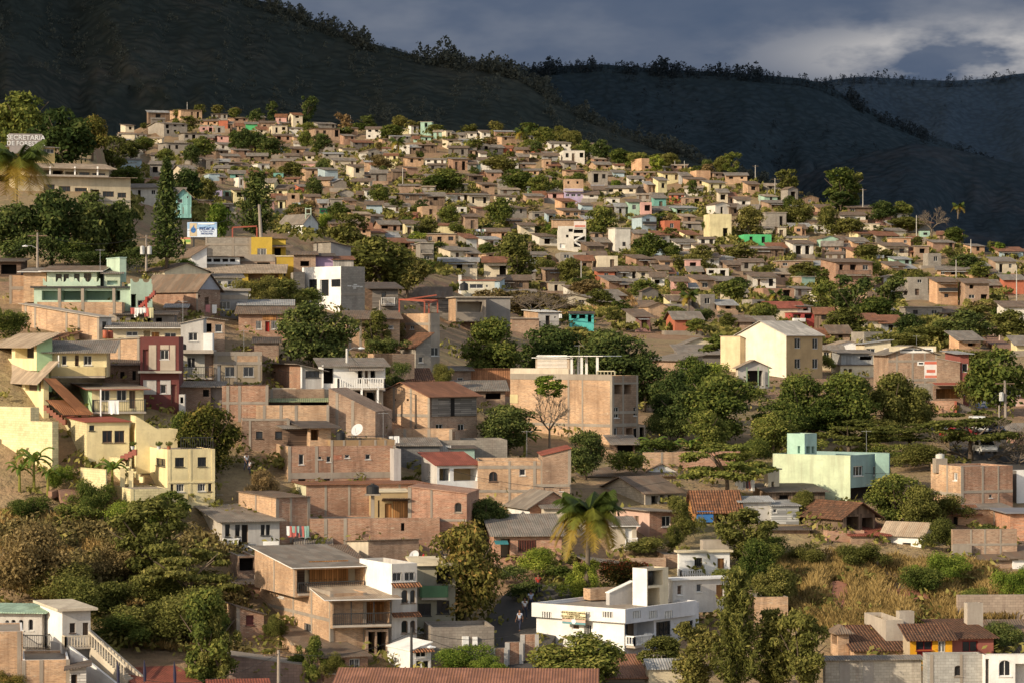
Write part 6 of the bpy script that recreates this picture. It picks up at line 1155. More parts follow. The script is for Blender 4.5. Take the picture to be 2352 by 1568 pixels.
while len(fill)<180 and tries<9000:
    tries+=1; u=rf_.uniform(285,2330); v=rf_.uniform(270,770); D=depth(u,v); s=2.6*F/D
    if v<crest(u)+7 or v>lim(u) or (u>2040 and 688<v<778): continue
    dens=.5+mnoise.noise(Vector((u*.006,v*.012,3.3)))*.9
    if 900<u<1280 and 300<v<560: dens-=.22
    if u>1850 and v<560: dens-=.25
    if u>2120: dens-=.35
    if rf_.random()>dens: continue
    w=s*rf_.uniform(1.7,4.2); h=s*rf_.choice([.75,.85,.9,1.0,1.75])*rf_.uniform(.85,1.05)
    if not clear(u-w/2,u+w/2,v-h,v,occ,1): continue
    col=rf_.choice(WALL_MIX); rf=rf_.choice('ssssSSSSRRZGGYFPL')
    rec=(u-w/2,u+w/2,v-h,v,col,rf,rf_.choice([0,5,10,14,18,24,-8])); fill.append(rec); occ.append((u-w/2,u+w/2,v-h,v))
allr=recs+fill; wh=where([((r[0]+r[1])/2,(r[2]+r[3])/2) for r in allr],'house')
SPECIAL={(558,285):'bright green house just below the crest of the far hill',(662,264):'cream crest house with red tile roof beside the tall dark crest tree',(338,284):'long grey gabled hall near the top left of the far hill',(1450,364):'orange brick flat house on the crest right of the leafy ridge trees',(1616,492):'tall yellow two-storey house with terrace in the middle of the far hill',(1622,470):'white gabled house directly above the yellow two-storey house',(1576,597):'bright pink two-storey box house with white window columns',(1361,588):'plain cream box house above the red and brown row',(1885,602):'largest brown brick block with several storeys at the right of the far hill',(2076,637):'grey block house with a teal lower corner',(834,470):'light blue house with two white framed windows above the bare earth bank',(1397,524):'narrow white three-storey house with balconies and brick flank',(958,474):'tan brick house with two small windows beside the tree belt'}
for i,r in enumerate(allr):
    cn=PAL[r[4]][1]; rn=ROOF[r[5]][1]; o,d,l=wh[i]
    lab=SPECIAL.get((int(r[0]),int(r[2])))
    if lab is None:
        lab=f"{cn} house, {rn}, {o}{d} {l}"
        if len(lab.split())>16: lab=f"{cn} house {o}{d} {l}"
    far_house(r,lab)
# landmarks with their own shape
H=House('house','tan brick upper storey over a lilac lower house with white windows',1317,458,None,'house','houses on the far hillside'); b=H.block(1294,1297,1340,434,458,4,PAL['l'][0],None,holes=[W('F',1300,446,1308,452,sill=False),W('F',1312,446,1322,452,sill=False),W('F',1326,446,1334,452,sill=False)]); H.block(1294,1297,1340,412,434,4,BTAN,('flat',.2),fd=.1,dy=.1,holes=[O('F',1303,417,1308,423,dp=.4),O('F',1324,417,1329,423,dp=.4)]); b.balcony('F',1296,434,1339,440,1.0,'bars',WHITE,step=.3)
H=House('house','tall white house with zigzag outside stairs and a poster on its top floor',1312,573,None,'house','houses on the far hillside'); D0=H.D
b=H.block(1280,1282,1346,520,573,3,PAL['w'][0],('flat',.2),holes=[O('F',1300,540,1306,546,dp=.4),O('F',1306,526,1316,533,dp=.6),O('F',1318,528,1340,536,dp=1.2),O('F',1318,543,1344,552,dp=1.2),O('F',1318,556,1344,568,dp=1.2),O('F',1286,560,1298,570,dp=.3,back=WHITE)]); H.block(1270,1270,1342,505,522,3,PAL['b'][0],('shed','F',.4,.4,RGREY),dy=1,fd=.2); b.strip('F',1318,509,1346,524,.25,flat((.72,.62,.55),.7,'poster_pale'),'poster'); b.strip('F',1320,518,1344,522,.3,flat((.6,.2,.14),.7,'poster_red'),'poster')
for (x0,y0,x1,y1) in ((1318,552,1340,540),(1342,568,1320,556)): stairs(H,P(x0,y0,D0-1.2),P(x1,y1,D0-1.2),.9,WHITE)
H=House('chapel','white chapel with grey roof, dark arched door and open bell frame',700,532,None,'chapel'); D0=H.D
b=H.block(640,697,731,512,532,40,WHITE,('gable','y',2.0,.35,RGREY),mats={'F':paint((.6,.62,.62),.3)},holes=[W('F',708,519,714,531,frame=FRB,arch=True)]); mb=MB()
for u in (702,714): mb.bar(P(u,505,D0+1),P(u,478,D0+1),.22,paint((.5,.6,.48),.2))
for v in (480,492): mb.bar(P(702,v,D0+1),P(714,v,D0+1),.2,paint((.5,.6,.48),.2))
H.part(mb,'bell_frame')
H=House('turquoise_timber_house','turquoise boarded house on stilts to the right of the dark pointed conifer',425,478,430,'house'); b=H.block(402,403,440,450,476,8,planks((.28,.55,.5)),('gable','y',1.1,.4,RTAN),holes=[W('F',408,458,419,467,bars=True),W('F',429,443+8,433,456)]); posts(b,'F',[405,420,438],476,492,-.1,WOOD,.2)
H=House('red_veranda_house','house with red sheet roof and red painted veranda on the right slope',1820,740,None,'house'); b=H.block(1768,1818,1872,718,740,14,paint((.42,.08,.07),.3),('shed','L',-.1,.2,RRED),holes=[V('F',1822,722,1840,732,back=WHITE),O('F',1848,722,1866,732,dp=.5)]); b.balcony('F',1820,731,1846,738,1.0,'solid',WHITE); H.block(1766,1766,1845,706,722,10,CREAM,('gable','x',1.2,.5,RRED),dy=3); H.block(1832,1832,1862,703,718,8,paint((.5,.45,.44),.3),('shed','F',.4,.5,RGREY),dy=4,holes=[O('F',1838,706,1856,714)])

# the smallest houses of the hillside, too many and too small to tell apart: one mass
mb=MB(); rs_=random.Random(77); k=0; tr_=0
while k<330 and tr_<12000:
    tr_+=1; u=rs_.uniform(285,2335); v=rs_.uniform(266,760); D=depth(u,v)
    if v<crest(u)+5 or v>lim(u) or (u>2040 and 688<v<778): continue
    s=2.5*F/D; w=s*rs_.uniform(1.3,3.6); h=s*rs_.uniform(.55,.9)
    if not clear(u-w/2,u+w/2,v-h,v,occ,-2) or (u>2080 and rs_.random()<.5) or (900<u<1280 and 320<v<600 and rs_.random()<.6): continue
    occ.append((u-w/2,u+w/2,v-h,v)); k+=1
    g=ground(u,v); W_=w*D/F; h_=h*D/F; d_=rs_.uniform(3,5.5); t=R(rs_.uniform(-12,25)); ex=Vector((math.cos(t),math.sin(t),0)); ey=Vector((-math.sin(t),math.cos(t),0)); o=g-ex*(W_/2)
    m=PAL[rs_.choice(HUT_MIX)][0]; rm=rs_.choice([RGREY,RBRN,RGREY,RBRN,RRUST,RZINC,RTAN]); rise=rs_.uniform(.5,1.3); z=Vector((0,0,1))
    c=[o,o+ex*W_,o+ex*W_+ey*d_,o+ey*d_]; hs=[h_,h_,h_+rise,h_+rise]
    for i in range(4): j=(i+1)%4; mb.poly([c[i]-z*2,c[j]-z*2,c[j]+z*hs[j],c[i]+z*hs[i]],m)
    ov=.4; q=[c[0]-ex*ov-ey*ov+z*(hs[0]-.05),c[1]+ex*ov-ey*ov+z*(hs[1]-.05),c[2]+ex*ov+ey*ov+z*(hs[2]+.05),c[3]-ex*ov+ey*ov+z*(hs[3]+.05)]
    mb.poly(q,rm); mb.poly([p-z*.1 for p in q][::-1],WOODD); mb.poly([q[0]-z*.1,q[1]-z*.1,q[1],q[0]],rm)
    for i in range(max(1,int(W_/2.2))):
        if rs_.random()<.25: continue
        a=W_*(i+.5)/max(1,int(W_/2.2)); ww=rs_.uniform(.35,.6); z0=rs_.choice([.1,.9]); z1=min(h_-.25,z0+rs_.uniform(.9,1.3)) if z0>.5 else min(h_-.25,2.0); b0=o+ex*a-ey*.02
        if z1>z0+.3: mb.poly([b0-ex*ww+z*z0,b0+ex*ww+z*z0,b0+ex*ww+z*z1,b0-ex*ww+z*z1],rs_.choice([DARK,DARK,WOODD,WOOD]))
o=mb.build('distant_houses'); tag(o,'mass of the smallest huts packed between the larger houses of the far hillside','houses',None,'stuff')
# ------------------------------------------------------------------ plants one by one
TL="""round 48 203 352 165 mid|round 140 240 392 165 dark|round 212 262 362 90 rust|open 262 308 400 90 olive|round 30 462 605 150 dark|round 118 428 605 150 dark|round 205 432 600 150 dark|round 272 455 602 110 dark|round 262 505 600 100 rust|bush 170 545 612 90 mid|bush 60 520 612 120 dark|bush 300 560 620 90 dark|bush 230 575 618 110 dark|round 500 463 552 68 bright|round 432 384 475 90 dark|round 470 405 475 70 olive|round 725 684 850 200 dark|round 748 770 836 95 bright|bush 650 632 705 130 olive|bush 590 628 700 80 olive|bush 700 655 705 90 mid|round 870 532 672 195 olive|round 935 575 680 120 olive|open 800 485 575 115 olive|round 1130 722 880 165 mid|round 1265 738 890 180 dark|round 1400 745 925 215 dark|round 1480 800 935 150 dark|round 1330 742 850 180 olive|tall 855 720 805 62 olive|tall 920 742 812 48 dry|bush 890 772 820 75 dark|bush 1015 828 885 55 olive|vine 900 840 912 52 dark|round 482 922 1085 172 rust|round 420 935 1060 70 mid|round 1165 922 1032 165 dark|round 1345 982 1092 112 dark|bush 1442 1030 1085 92 mid|round 1655 845 1012 200 mid|round 1790 915 1020 150 mid|acacia 1668 995 1150 215 mid|round 1775 938 1040 120 mid|round 1590 808 968 115 mid|bush 1635 826 900 75 bright|acacia 1695 748 838 150 mid|round 1840 852 1000 140 mid|round 1945 848 1005 190 mid|round 2050 846 1000 150 olive|round 2110 885 985 100 olive|round 1890 900 1002 150 mid|acacia 1950 950 1050 210 olive|acacia 2090 962 1040 170 olive|round 2295 792 945 165 mid|bush 2235 830 940 90 olive|round 2058 1080 1205 155 mid|round 2115 1105 1220 110 olive|bush 1850 1118 1182 75 olive|round 1068 1182 1440 205 rust|round 1115 1138 1225 110 dark|vine 1340 1288 1378 70 bright|bush 1240 1248 1318 105 bright|bush 1290 1290 1335 90 mid|bush 1430 1270 1350 150 red|round 1330 1446 1590 235 mid|round 1520 1455 1545 130 olive|casuarina 1692 1310 1610 120 olive|open 1835 1395 1610 170 olive|tall 1610 1440 1600 110 olive|casuarina 1775 1400 1600 110 olive|round 1735 1230 1345 100 mid|open 1715 1165 1300 165 olive|vine 1575 1150 1240 60 olive|bush 625 1408 1475 50 olive|bush 70 1180 1375 215 dry|open 345 1138 1345 240 olive|acacia 430 1220 1420 235 olive|bush 230 1300 1420 170 olive|bush 350 1350 1480 190 olive|tall 475 1365 1575 120 mid|tall 505 1420 1580 70 olive|bush 217 1093 1190 80 mid|bush 320 1140 1215 130 bright|open 395 1126 1215 120 mid|bush 60 1130 1190 90 mid|bush 130 1060 1120 60 bright|bush 190 1150 1205 90 mid|bush 40 1260 1340 170 dry|bush 160 1280 1380 180 olive|bush 270 1230 1330 140 dry|bush 450 1330 1460 170 olive|bush 390 1290 1400 170 olive|bush 300 1400 1480 150 mid|bush 2180 1260 1345 105 bright|bush 2110 1285 1360 110 mid|bush 1985 1240 1305 100 olive|bush 2330 1290 1385 75 bright|bush 1860 1240 1300 90 olive|bush 1800 1300 1380 90 olive|bush 2240 1340 1400 70 mid|bush 2300 1420 1490 110 dark|bush 680 1490 1540 50 mid|tall 715 1465 1560 50 mid|bush 770 1490 1560 55 olive|bush 1055 1470 1545 130 bright|bush 1130 1500 1560 90 bright|round 1545 1200 1262 50 olive|bush 2270 1195 1225 60 dark|bush 2160 1180 1260 90 olive|bush 20 690 775 90 mid|bush 430 590 625 50 bright|bush 380 590 630 60 mid|bush 600 1070 1145 85 dry|vine 1300 900 960 60 bright|bush 935 1088 1112 36 rust|bush 2020 950 1010 90 olive|bush 1500 1000 1045 110 mid|bush 1640 1010 1050 110 mid|bush 1735 1230 1300 110 mid|bush 1490 1228 1270 130 olive|round 1565 890 1005 140 dark|round 1545 845 985 125 dark|bush 1535 940 1005 90 dark|bush 1850 1000 1052 100 mid|bush 1740 1000 1060 90 mid|round 1620 935 1040 125 mid|bush 2010 1010 1062 100 mid|bush 2165 1128 1200 110 olive|bush 2120 1010 1075 130 olive|bush 1760 1222 1265 90 mid|bush 1500 890 935 60 dark|acacia 2230 925 1060 250 olive|bush 1210 1330 1372 90 dark|bush 1170 1290 1340 80 dark|bush 15 1535 1600 60 rust|bush 1000 1010 1040 50 mid|bush 1710 880 930 110 mid|round 1775 1290 1400 100 olive|bush 1680 1290 1350 90 mid"""
plist=[]
for t in TL.split('|'):
    k,u,a,b,w,l=t.split(); plist.append((k,float(u),float(a),float(b),float(w),l,True))
# crest trees and the trees between the far houses
CT="""round 1460 352 372 45 olive|tall 1680 352 402 42 mid|round 1655 358 402 40 olive|open 1808 386 446 68 olive|tall 1935 390 480 82 mid|tall 1955 395 470 50 olive|round 1380 318 372 60 dark|round 1345 320 365 50 mid|round 1420 340 380 60 mid|tall 705 222 282 34 dark|tall 625 235 275 30 dark|round 590 300 345 60 dark|round 560 290 350 55 dark|round 740 305 350 60 dark|round 700 300 345 40 mid|round 540 298 345 40 mid|round 1720 470 545 84 olive|round 1835 455 520 70 olive|round 2030 460 510 80 dark|round 2070 460 505 60 mid|round 2085 495 530 100 olive|round 2190 520 560 60 mid|round 2215 582 630 95 dark|round 2250 600 640 60 mid|round 1385 470 550 90 mid|round 1490 530 600 90 mid|round 1180 530 640 95 olive|tall 1190 560 665 80 olive|round 1030 385 440 100 mid|round 1000 400 440 90 mid|round 1150 355 400 100 olive|round 1185 385 440 90 mid|round 1240 400 450 70 mid|round 1150 450 520 80 mid|round 1030 470 520 60 mid|round 985 500 545 60 olive|round 1540 555 600 60 mid|round 1900 640 720 90 mid|tall 1955 635 745 90 dark|tall 2035 640 735 85 dark|round 2010 680 750 110 mid|round 1990 560 600 80 olive|round 1760 690 745 75 mid|round 1950 500 545 90 olive|round 1900 470 540 60 olive|round 1310 590 650 70 olive|round 1480 640 690 80 mid|round 1350 640 680 90 dry|round 1550 700 740 70 mid|round 1600 730 765 60 mid|round 1680 640 690 90 mid|round 1850 600 640 90 olive|round 1700 560 600 90 olive|round 1610 560 610 70 olive|open 1220 665 735 230 dry|open 1130 660 720 130 dry|round 870 420 470 60 mid|round 720 405 450 50 dark|round 670 370 410 70 olive|round 620 315 360 80 dark|round 790 290 310 60 mid|round 470 318 360 70 mid|round 440 330 380 50 dark|round 380 340 380 50 mid|round 330 310 350 60 mid|round 300 320 365 60 olive|round 410 250 270 40 olive|round 460 238 265 40 olive|round 500 240 262 40 olive|round 540 245 265 40 dry|round 830 280 300 50 mid|round 900 285 320 70 mid|round 950 275 300 60 olive|round 1000 285 310 60 mid|round 1080 283 305 50 olive|round 1140 275 305 45 olive|round 1215 280 310 60 mid|round 1250 290 335 70 mid|round 1285 287 325 50 olive|round 1320 300 330 40 olive|bush 1770 760 820 120 olive|bush 1660 860 900 120 olive|bush 2150 740 790 130 olive|bush 2080 760 800 100 olive|bush 2230 800 850 120 olive|bush 1900 810 850 40 mid|bush 2010 880 950 100 olive"""
for t in CT.split('|'):
    k,u,a,b,w,l=t.split(); plist.append((k,float(u),float(a),float(b),float(w),l,False))
rt=random.Random(5); n=0; tr=0
while n<185 and tr<9000:
    tr+=1; u=rt.uniform(280,2345); v=rt.uniform(268,800); D=depth(u,v)
    if v<crest(u)+3 or v>lim(u)+25 or (u>2060 and 690<v<800 and rt.random()<.7): continue
    hgt=rt.uniform(3,6.8)*F/D; w=hgt*rt.uniform(1.0,1.7)
    big=[q for q in occ if q[0]<u+w*.35 and q[1]>u-w*.35 and q[2]<v-hgt*.2 and q[3]>v-hgt*.7 and q[3]<v+4]
    if big and rt.random()<.97: continue
    dens=.45-mnoise.noise(Vector((u*.006,v*.012,3.3)))*.8+(.3 if 900<u<1280 else 0)
    if rt.random()>dens: continue
    plist.append((rt.choice(['round','round','round','tall','bush','open']),u,v-hgt,v,w,rt.choice(['dark','dark','mid','mid','mid','olive','olive','dry','bright']),False)); n+=1
AD={'dark':'dark green','mid':'mid green','bright':'bright green','olive':'olive green','rust':'rusty green','dry':'dry brown','red':'red-flowered'}
SH={'round':'rounded','open':'loose','acacia':'flat-topped','tall':'upright','bush':'low','vine':'dense','casuarina':'feathery'}
wt=where([(p[1],(p[2]+p[3])/2) for p in plist],'tree')
for i,p in enumerate(plist):
    k,u,a,b,w,l,nr=p; o,d,ld=wt[i]; bush=k in('bush','vine'); noun='shrub' if bush else 'tree'
    lab=f"{AD[l]} {SH[k]} {noun}, {o}{d} {ld}"
    if k=='bush' and l=='red': lab='loose shrub covered in red flowers right of the tall foreground palm'
    plant(k,u,a,b,w,l,lab,name=('shrub' if bush else 'tree'),cat=noun,group=('shrubs on the slopes' if bush else 'trees on the slopes'))
plant('araucaria',383,352,612,84,'dark','tall dark pointed conifer with regular tiers left of the billboard','conifer_tree','conifer',D=352)
plant('casuarina',592,396,556,92,'dark','feathery dark upright tree behind the grey block and ochre house','tree','tree',D=470)
plant('bare',2250,915,1108,330,'dry','big leafless tree with wide spreading branches over the parked cars','tree','tree',D=300)
plant('bare',2352,950,1115,170,'dry','leafless tree at the right edge beside the leaning power pole','tree','tree',D=296)
plant('bare',2140,455,545,85,'dry','spreading leafless tree on the right end of the far crest','tree','tree')
plant('bare',1240,640,745,210,'dry','leafless umbrella tree behind the turquoise house','tree','tree',D=500)
e_=plant('bare',1262,866,1018,120,'dry','half dead tree with a green leafy top against the tall brick building','tree','tree',D=292)
c_=bpy.data.objects.new('crown',crown('open',1,1)); COL.objects.link(c_); c_.parent=e_; c_.location=(0,0,4.3); c_.scale=(4.6,4.6,2.6); swapmat(c_,LEAF['bright'])
palm(36,316,500,150,'coconut palm with drooping yellowing fronds at left beside the office building',D=405,nf=30)
palm(1348,1114,1345,165,'tall coconut palm with golden lower fronds near the bottom centre',D=239,nf=34)
for u,a,b,w,l in ((1196,290,330,36,'yellowish palm on the far crest'),(912,312,365,40,'palm between houses below the left of the far crest'),(1580,662,735,46,'palm beside the small grey block house with two windows'),(1780,662,720,36,'dark palm just above the red veranda house'),(2195,735,790,42,'left one of two palms on the bare right slope'),(2222,735,785,34,'right one of two palms on the bare right slope'),(2060,548,600,0,''),(1545,705,0,0,'')):
    if w and b: palm(u,a,b,w,l,nf=14)
palm(2200,462,500,34,'small palm among the crest trees at the right',nf=12); palm(1540,640,690,0,'') if False else None
for u,a,b,w,l in ((78,1003,1112,95,'tall banana plant on the earth bank left of the yellow house'),(45,1040,1120,70,'ragged banana plant at the left edge of the earth bank'),(258,1030,1122,85,'banana plant in front of the yellow house stairs'),(110,1050,1130,60,'small banana plant beside the yellow garden wall'),(1205,972,1035,80,'banana plant left of the tall brick building'),(1500,990,1042,70,'left banana plant of the row right of the tall brick building'),(1535,1000,1045,70,'middle banana plant of the row right of the tall brick building'),(1585,992,1045,60,'right banana plant of the row right of the tall brick building'),(1150,985,1035,60,'low banana plant behind the grey block house laundry')):
    banana(u,a,b,w,l,group='banana plants')
grass_patch([(1785,1285),(1900,1262),(2030,1285),(2140,1292),(2220,1290),(2352,1325),(2352,1420),(2250,1430),(2120,1420),(1990,1455),(1900,1450),(1800,1390)],62000,.5,1.35,'grass','tall straw-coloured dry grass covering the bank above the orange and red house',3,holes=((1925,1372,32,40),(2075,1362,55,26),(2230,1372,30,14)))
REDE=paint((.40,.18,.11),.6)
for k_,(pts_,w_) in enumerate((([(1925,1335),(1926,1352),(1922,1372),(1928,1392),(1932,1408)],[1.2,2.6,3.0,2.4,1.0]),([(2030,1352),(2055,1358),(2080,1365),(2110,1362),(2128,1360)],[1.0,3.2,4.6,3.6,1.0]))):
    mb=MB(); L_=[]
    for i,(u,v) in enumerate(pts_):
        a=ground(*pts_[max(0,i-1)]); b=ground(*pts_[min(len(pts_)-1,i+1)]); d=b-a; d.z=0; d.normalize(); s_=Vector((-d.y,d.x,0))*w_[i]/2; q=[]
        for sg in(-1,-.5,0,.5,1): g=ground(u,v)+s_*sg; q.append(Vector((g.x,g.y,ground_z(g.x,g.y)+.10-.12*abs(sg))))
        L_.append(q)
    for A_,B_ in zip(L_[:-1],L_[1:]):
        for j in range(4): mb.poly([A_[j],B_[j],B_[j+1],A_[j+1]],REDE)
    o=mb.build('earth_bank',smooth=True); o['kind']='structure'
grass_patch([(0,1170),(230,1200),(260,1260),(420,1330),(520,1400),(500,1500),(330,1480),(200,1400),(0,1340)],24000,.35,.95,'grass','dry weeds on the gully slope below the yellow stucco house',4)
grass_patch([(1240,690),(1420,640),(1470,700),(1330,720),(1260,730)],5000,.5,1.3,'grass','dry grass on the slope behind the leafless umbrella tree',6)
def undergrowth(name,n,box,size,leaf,label,seed,test,clump=14):
    rs=np.random.RandomState(seed); c=[]
    while len(c)<n:
        u=rs.uniform(box[0],box[1]); v=rs.uniform(box[2],box[3])
        if not test(u,v): continue
        if mnoise.noise(Vector((u*.012,v*.024,seed)))<-.05: continue
        D=depth(u,v); g=ground(u,v); k=rs.uniform(.5,1.5)
        c.append((g.x,g.y,g.z,k))
    c=np.array(c); m=len(c)*clump; ii=np.repeat(np.arange(len(c)),clump); k=c[ii,3]
    d=rs.normal(size=(m,3)); d/=np.linalg.norm(d,axis=1,keepdims=True); d[:,2]=np.abs(d[:,2])
    p=c[ii,:3]+d*k[:,None]*np.array([1.3,1.3,1.0])*(.5+.5*rs.rand(m))[:,None]
    me=leaves_mesh(name,p,d+.6*rs.normal(size=(m,3)),np.full(m,size)*(.6+.8*rs.rand(m)),.45+.25*rs.normal(size=m)+.15*d[:,2],seed=seed); me.materials.clear(); me.materials.append(LEAF[leaf])
    o=bpy.data.objects.new(name,me); COL.objects.link(o); o['kind']='stuff'; o['label']=label; o['category']='undergrowth'
undergrowth('undergrowth',5200,(270,2352,262,800),.85,'olive','low scrub filling the gaps between houses on the far hillside',21,lambda u,v:v>crest(u)+2 and v<lim(u)+30)
undergrowth('scrub',900,(0,2352,620,1560),.34,'olive','low weeds between the near houses',22,lambda u,v:v>lim(u)+10,20)
undergrowth('brush',900,(0,560,1140,1500),.26,'dry','dry leafy brush on the gully slope at left',23,lambda u,v:v>1150+.35*max(0,u-230) and v<1330+.45*u,26)
# pines on the mountain ridges: one far wood
def pine_wood(name, objs, n, hgt, label, seed, skyline, mat):
    rs=np.random.RandomState(seed); V=[]; 
    me0=objs.data; co=np.empty(len(me0.vertices)*3); me0.vertices.foreach_get('co',co); co=co.reshape(-1,180,3); nv=70
    pts=[]
    for i in range(n):
        sk=rs.rand()<skyline; j=nv-(rs.randint(0,3) if sk else int((rs.rand()**1.2)*nv*.9)); j=max(8,min(nv,j)); k=rs.randint(3,176); f=rs.rand()
        p=co[j,k]*(1-f)+co[j,k+1]*f; u=CU+F*p[0]/p[1]
        if not(-350<u<2750): continue
        if not sk and mnoise.noise(Vector((u*.01,j*.07,seed)))+.35*mnoise.noise(Vector((u*.05,j*.3,seed)))<-.02: continue
        pts.append((p,hgt*(.5+.6*rs.rand()+(.5 if rs.rand()<.08 else 0))*(1.0 if sk else .85)))
    c=[];nn=[];sz=[]
    for p,h in pts:
        u=CU+F*p[0]/p[1]; h=h*(.75+.8*mnoise.noise(Vector((u*.018,seed,p[2]*.01)))); h=max(h,hgt*.3)
        m=30; t=rs.rand(m); r=h*.36*np.sqrt(np.clip(1-(2*t-.75)**2*.7,.05,1))*np.sqrt(rs.rand(m)); a=rs.rand(m)*6.28; gap=.42 if rs.rand()<.05 else .0
        c.append(np.stack([p[0]+r*np.cos(a),p[1]+r*np.sin(a),p[2]-1.5+h*(gap+(1-gap*.6)*t)],1)); nn.append(rs.normal(size=(m,3))); sz.append(np.full(m,h*.17)*(.6+.8*rs.rand(m)))
        if gap: z=np.linspace(0,.5,5); c.append(np.stack([np.full(5,p[0]),np.full(5,p[1]),p[2]-1+h*z],1)); nn.append(np.tile([0,-1.,0],(5,1))+.01); sz.append(np.full(5,h*.05))
    c=np.concatenate(c); me=leaves_mesh(name,c,np.concatenate(nn),np.concatenate(sz),np.clip(.4+.25*rs.normal(size=len(c)),0,1),1.3,seed=seed); me.materials.clear(); me.materials.append(mat)
    o=bpy.data.objects.new(name,me); COL.objects.link(o); o['kind']='stuff'; o['label']=label; o['category']='forest'
pine_wood('pine_forest',ra,9500,11,'dark pine wood on the near mountain slope and its skyline',31,.28,LEAF['pine'])
pine_wood('pine_forest',rb,8000,12,'dark pine wood along the middle mountain ridge',32,.33,leafmat('pine_haze_mid',(.042,.06,.072),(.06,.08,.095),(.075,.096,.112)))  # leaf colours blued to carry the painted haze of this ridge
pine_wood('pine_forest',rc,4200,12,'haze-tinted bluish wood along the far mountain ridge',33,.4,leafmat('pine_haze_far',(.066,.095,.125),(.08,.11,.142),(.09,.12,.155)))  # leaf colours paler and bluer, distance haze painted in
# ------------------------------------------------------------------ poles, wires, vehicles, people, small things
def pole(u,vt,vb,label,D=None,arm=0,lamp=0,trans=0,w=.24,mat=None,lean=0,name='utility_pole',group='utility poles'):
    D=D or depth(u,vb); g=P(u,vb,D); h=(vb-vt)*D/F; e=empty(name,g,label,'pole',group); mat=mat or POLE; top=g+Vector((lean*h,0,h)); mb=MB(); mb.tube([g-Vector((0,0,.6)),top],[w*.62,w*.42],mat,8); mb.build('post',e)
    if arm:
        for q in range(arm): mb=MB(); z=top-Vector((0,0,.35+q*.9)); mb.bar(z-Vector((1.1,.15,0)),z+Vector((1.1,.15,0)),.12,WOOD); mb.build('crossarm',e)
    if lamp:
        mb=MB(); z=top-Vector((0,0,.25)) if lamp>0 else g+Vector((0,0,h*.55)); s=1 if abs(lamp)==1 else -1; mb.tube([z,z+Vector((.7*s,0,.35)),z+Vector((1.2*s,0,.3))],.04,STEEL,6); mb.build('lamp_arm',e); mb=MB(); q=z+Vector((1.2*s,0,.27)); mb.tube([q-Vector((.08*s,0,0)),q+Vector((.15*s,0,.02)),q+Vector((.55*s,0,0))],[.05,.13,.04],flat((.7,.72,.74),.3,'lamp_head'),8); mb.build('lamp_head',e)
    for i in range(trans): mb=MB(); c=top-Vector((.42-(.84*i if trans>1 else 0),.3,2.3)); mb.tube([c,c+Vector((0,0,.9)),c+Vector((0,0,1.0))],[.27,.27,.12],flat((.5,.5,.48),.5,'transformer_grey'),12); mb.build('transformer',e)
    return top
p1=pole(86,535,616,'weathered wooden power pole with crossarm and lamp before the wooded spur',335,1,-2); p2=pole(336,540,612,'power pole carrying two grey transformers in front of the dark spur trees',345,2,0,2); p3=pole(600,470,548,'thick leaning pole right of the billboard',398,0,0,0,.42,lean=-.06); p4=pole(797,800,932,'pale concrete lamp post in front of the white balcony house',None,0,1,0,.3,paint((.6,.58,.54),.2),name='street_lamp')
p5=pole(2310,873,975,'leaning power pole with single transformer at the right edge',330,1,0,1,.3,lean=-.02); p6=pole(2295,930,1025,'short pale pole between the parked cars and leafless tree',318,0,0,0,.22); pole(640,1492,1600,'weathered pole rising from the stone wall at the bottom',None,1); p7=pole(1098,1425,1545,'dark pole with street lamp in front of the balcony building entrance',222,0,0) if False else pole(955-10,1440,1560,'dark pole in front of the balcony building entrance',210,0,-1,0,.2,METAL)
p8=pole(873,690,766,'thin grey pole with lamp head beside the timber house',None,0,0,0,.25); p9=pole(1021,1075,1140,'dark pole in front of the white balcony house',None,0,0,0,.2,METAL); p10=pole(955,905,1000,'wooden pole at the corner of the brick gable house',None,0,0,0,.22,WOOD)
for u,a,b,l in ((1735,380,408,'thin lamp post on the crest'),(1982,434,490,'lattice-like pole on the crest left of the red bush'),(1780,410,450,'pale pole with lamp on the crest below the loose tree'),(1745,450,495,'white pole above the grey open-framed house'),(2230,550,585,'pole at the right end of the crest'),(2196,597,645,'pole with transformer before the dark round tree at right'),(430,235,256,'thin pole at the top left crest'),(1550,370,392,'left short pole beside the orange brick crest house'),(1572,370,392,'right short pole beside the orange brick crest house'),(805,266,284,'thin pole on the left crest'),(1335,600,660,'pale pole left of the cream box house'),(1540,690,725,'thin pole above the dark roofed red house'),(2335,610,690,'pole on the bare right slope'),(925,385,430,'white pole among the middle houses'),(2105,495,545,'slim pole below the bare crest tree')): pole(u,a,b,l,None,1 if a<450 and u>1700 else 0,0,0,.26,paint((.5,.47,.42),.2))
def wire(a,b,sag,label,r=.018):
    e=(a+b)/2; pts=[a.lerp(b,i/14)-Vector((0,0,sag*4*(i/14)*(1-i/14))) for i in range(15)]; mb=MB(); mb.tube(pts,r,METAL,4,False); o=mb.build('power_line',None,a); tag(o,label,'cable','overhead power lines')
wire(p1,p2,1.2,'power line between the two poles in front of the wooded spur'); wire(p2,p3,1.0,'power line from the transformer pole to the leaning pole by the billboard'); wire(p4,P(1021,1078,268),1.5,'power line dropping from the lamp post to the white balcony house'); wire(p4+Vector((0,0,-.4)),p10,.8,'power line from the lamp post to the brick gable house corner')
wire(p9,P(1560,1100,262),1.3,'power line running right from the white balcony house across the low roofs'); wire(P(945,1442,210),P(1232,1440,228),.9,'lower power line from the dark pole to the white terrace house'); wire(P(945,1450,210),P(640,1494,208),.9,'power line from the dark pole down to the pole on the stone wall'); wire(P(1775,1045,282),P(2138,1075,275),1.0,'power line crossing the mint green building'); wire(p5,p6,.4,'cable between the two poles at the right edge'); wire(P(1090,1255,245),P(1320,1400,236),.5,'cable crossing the shaded street')
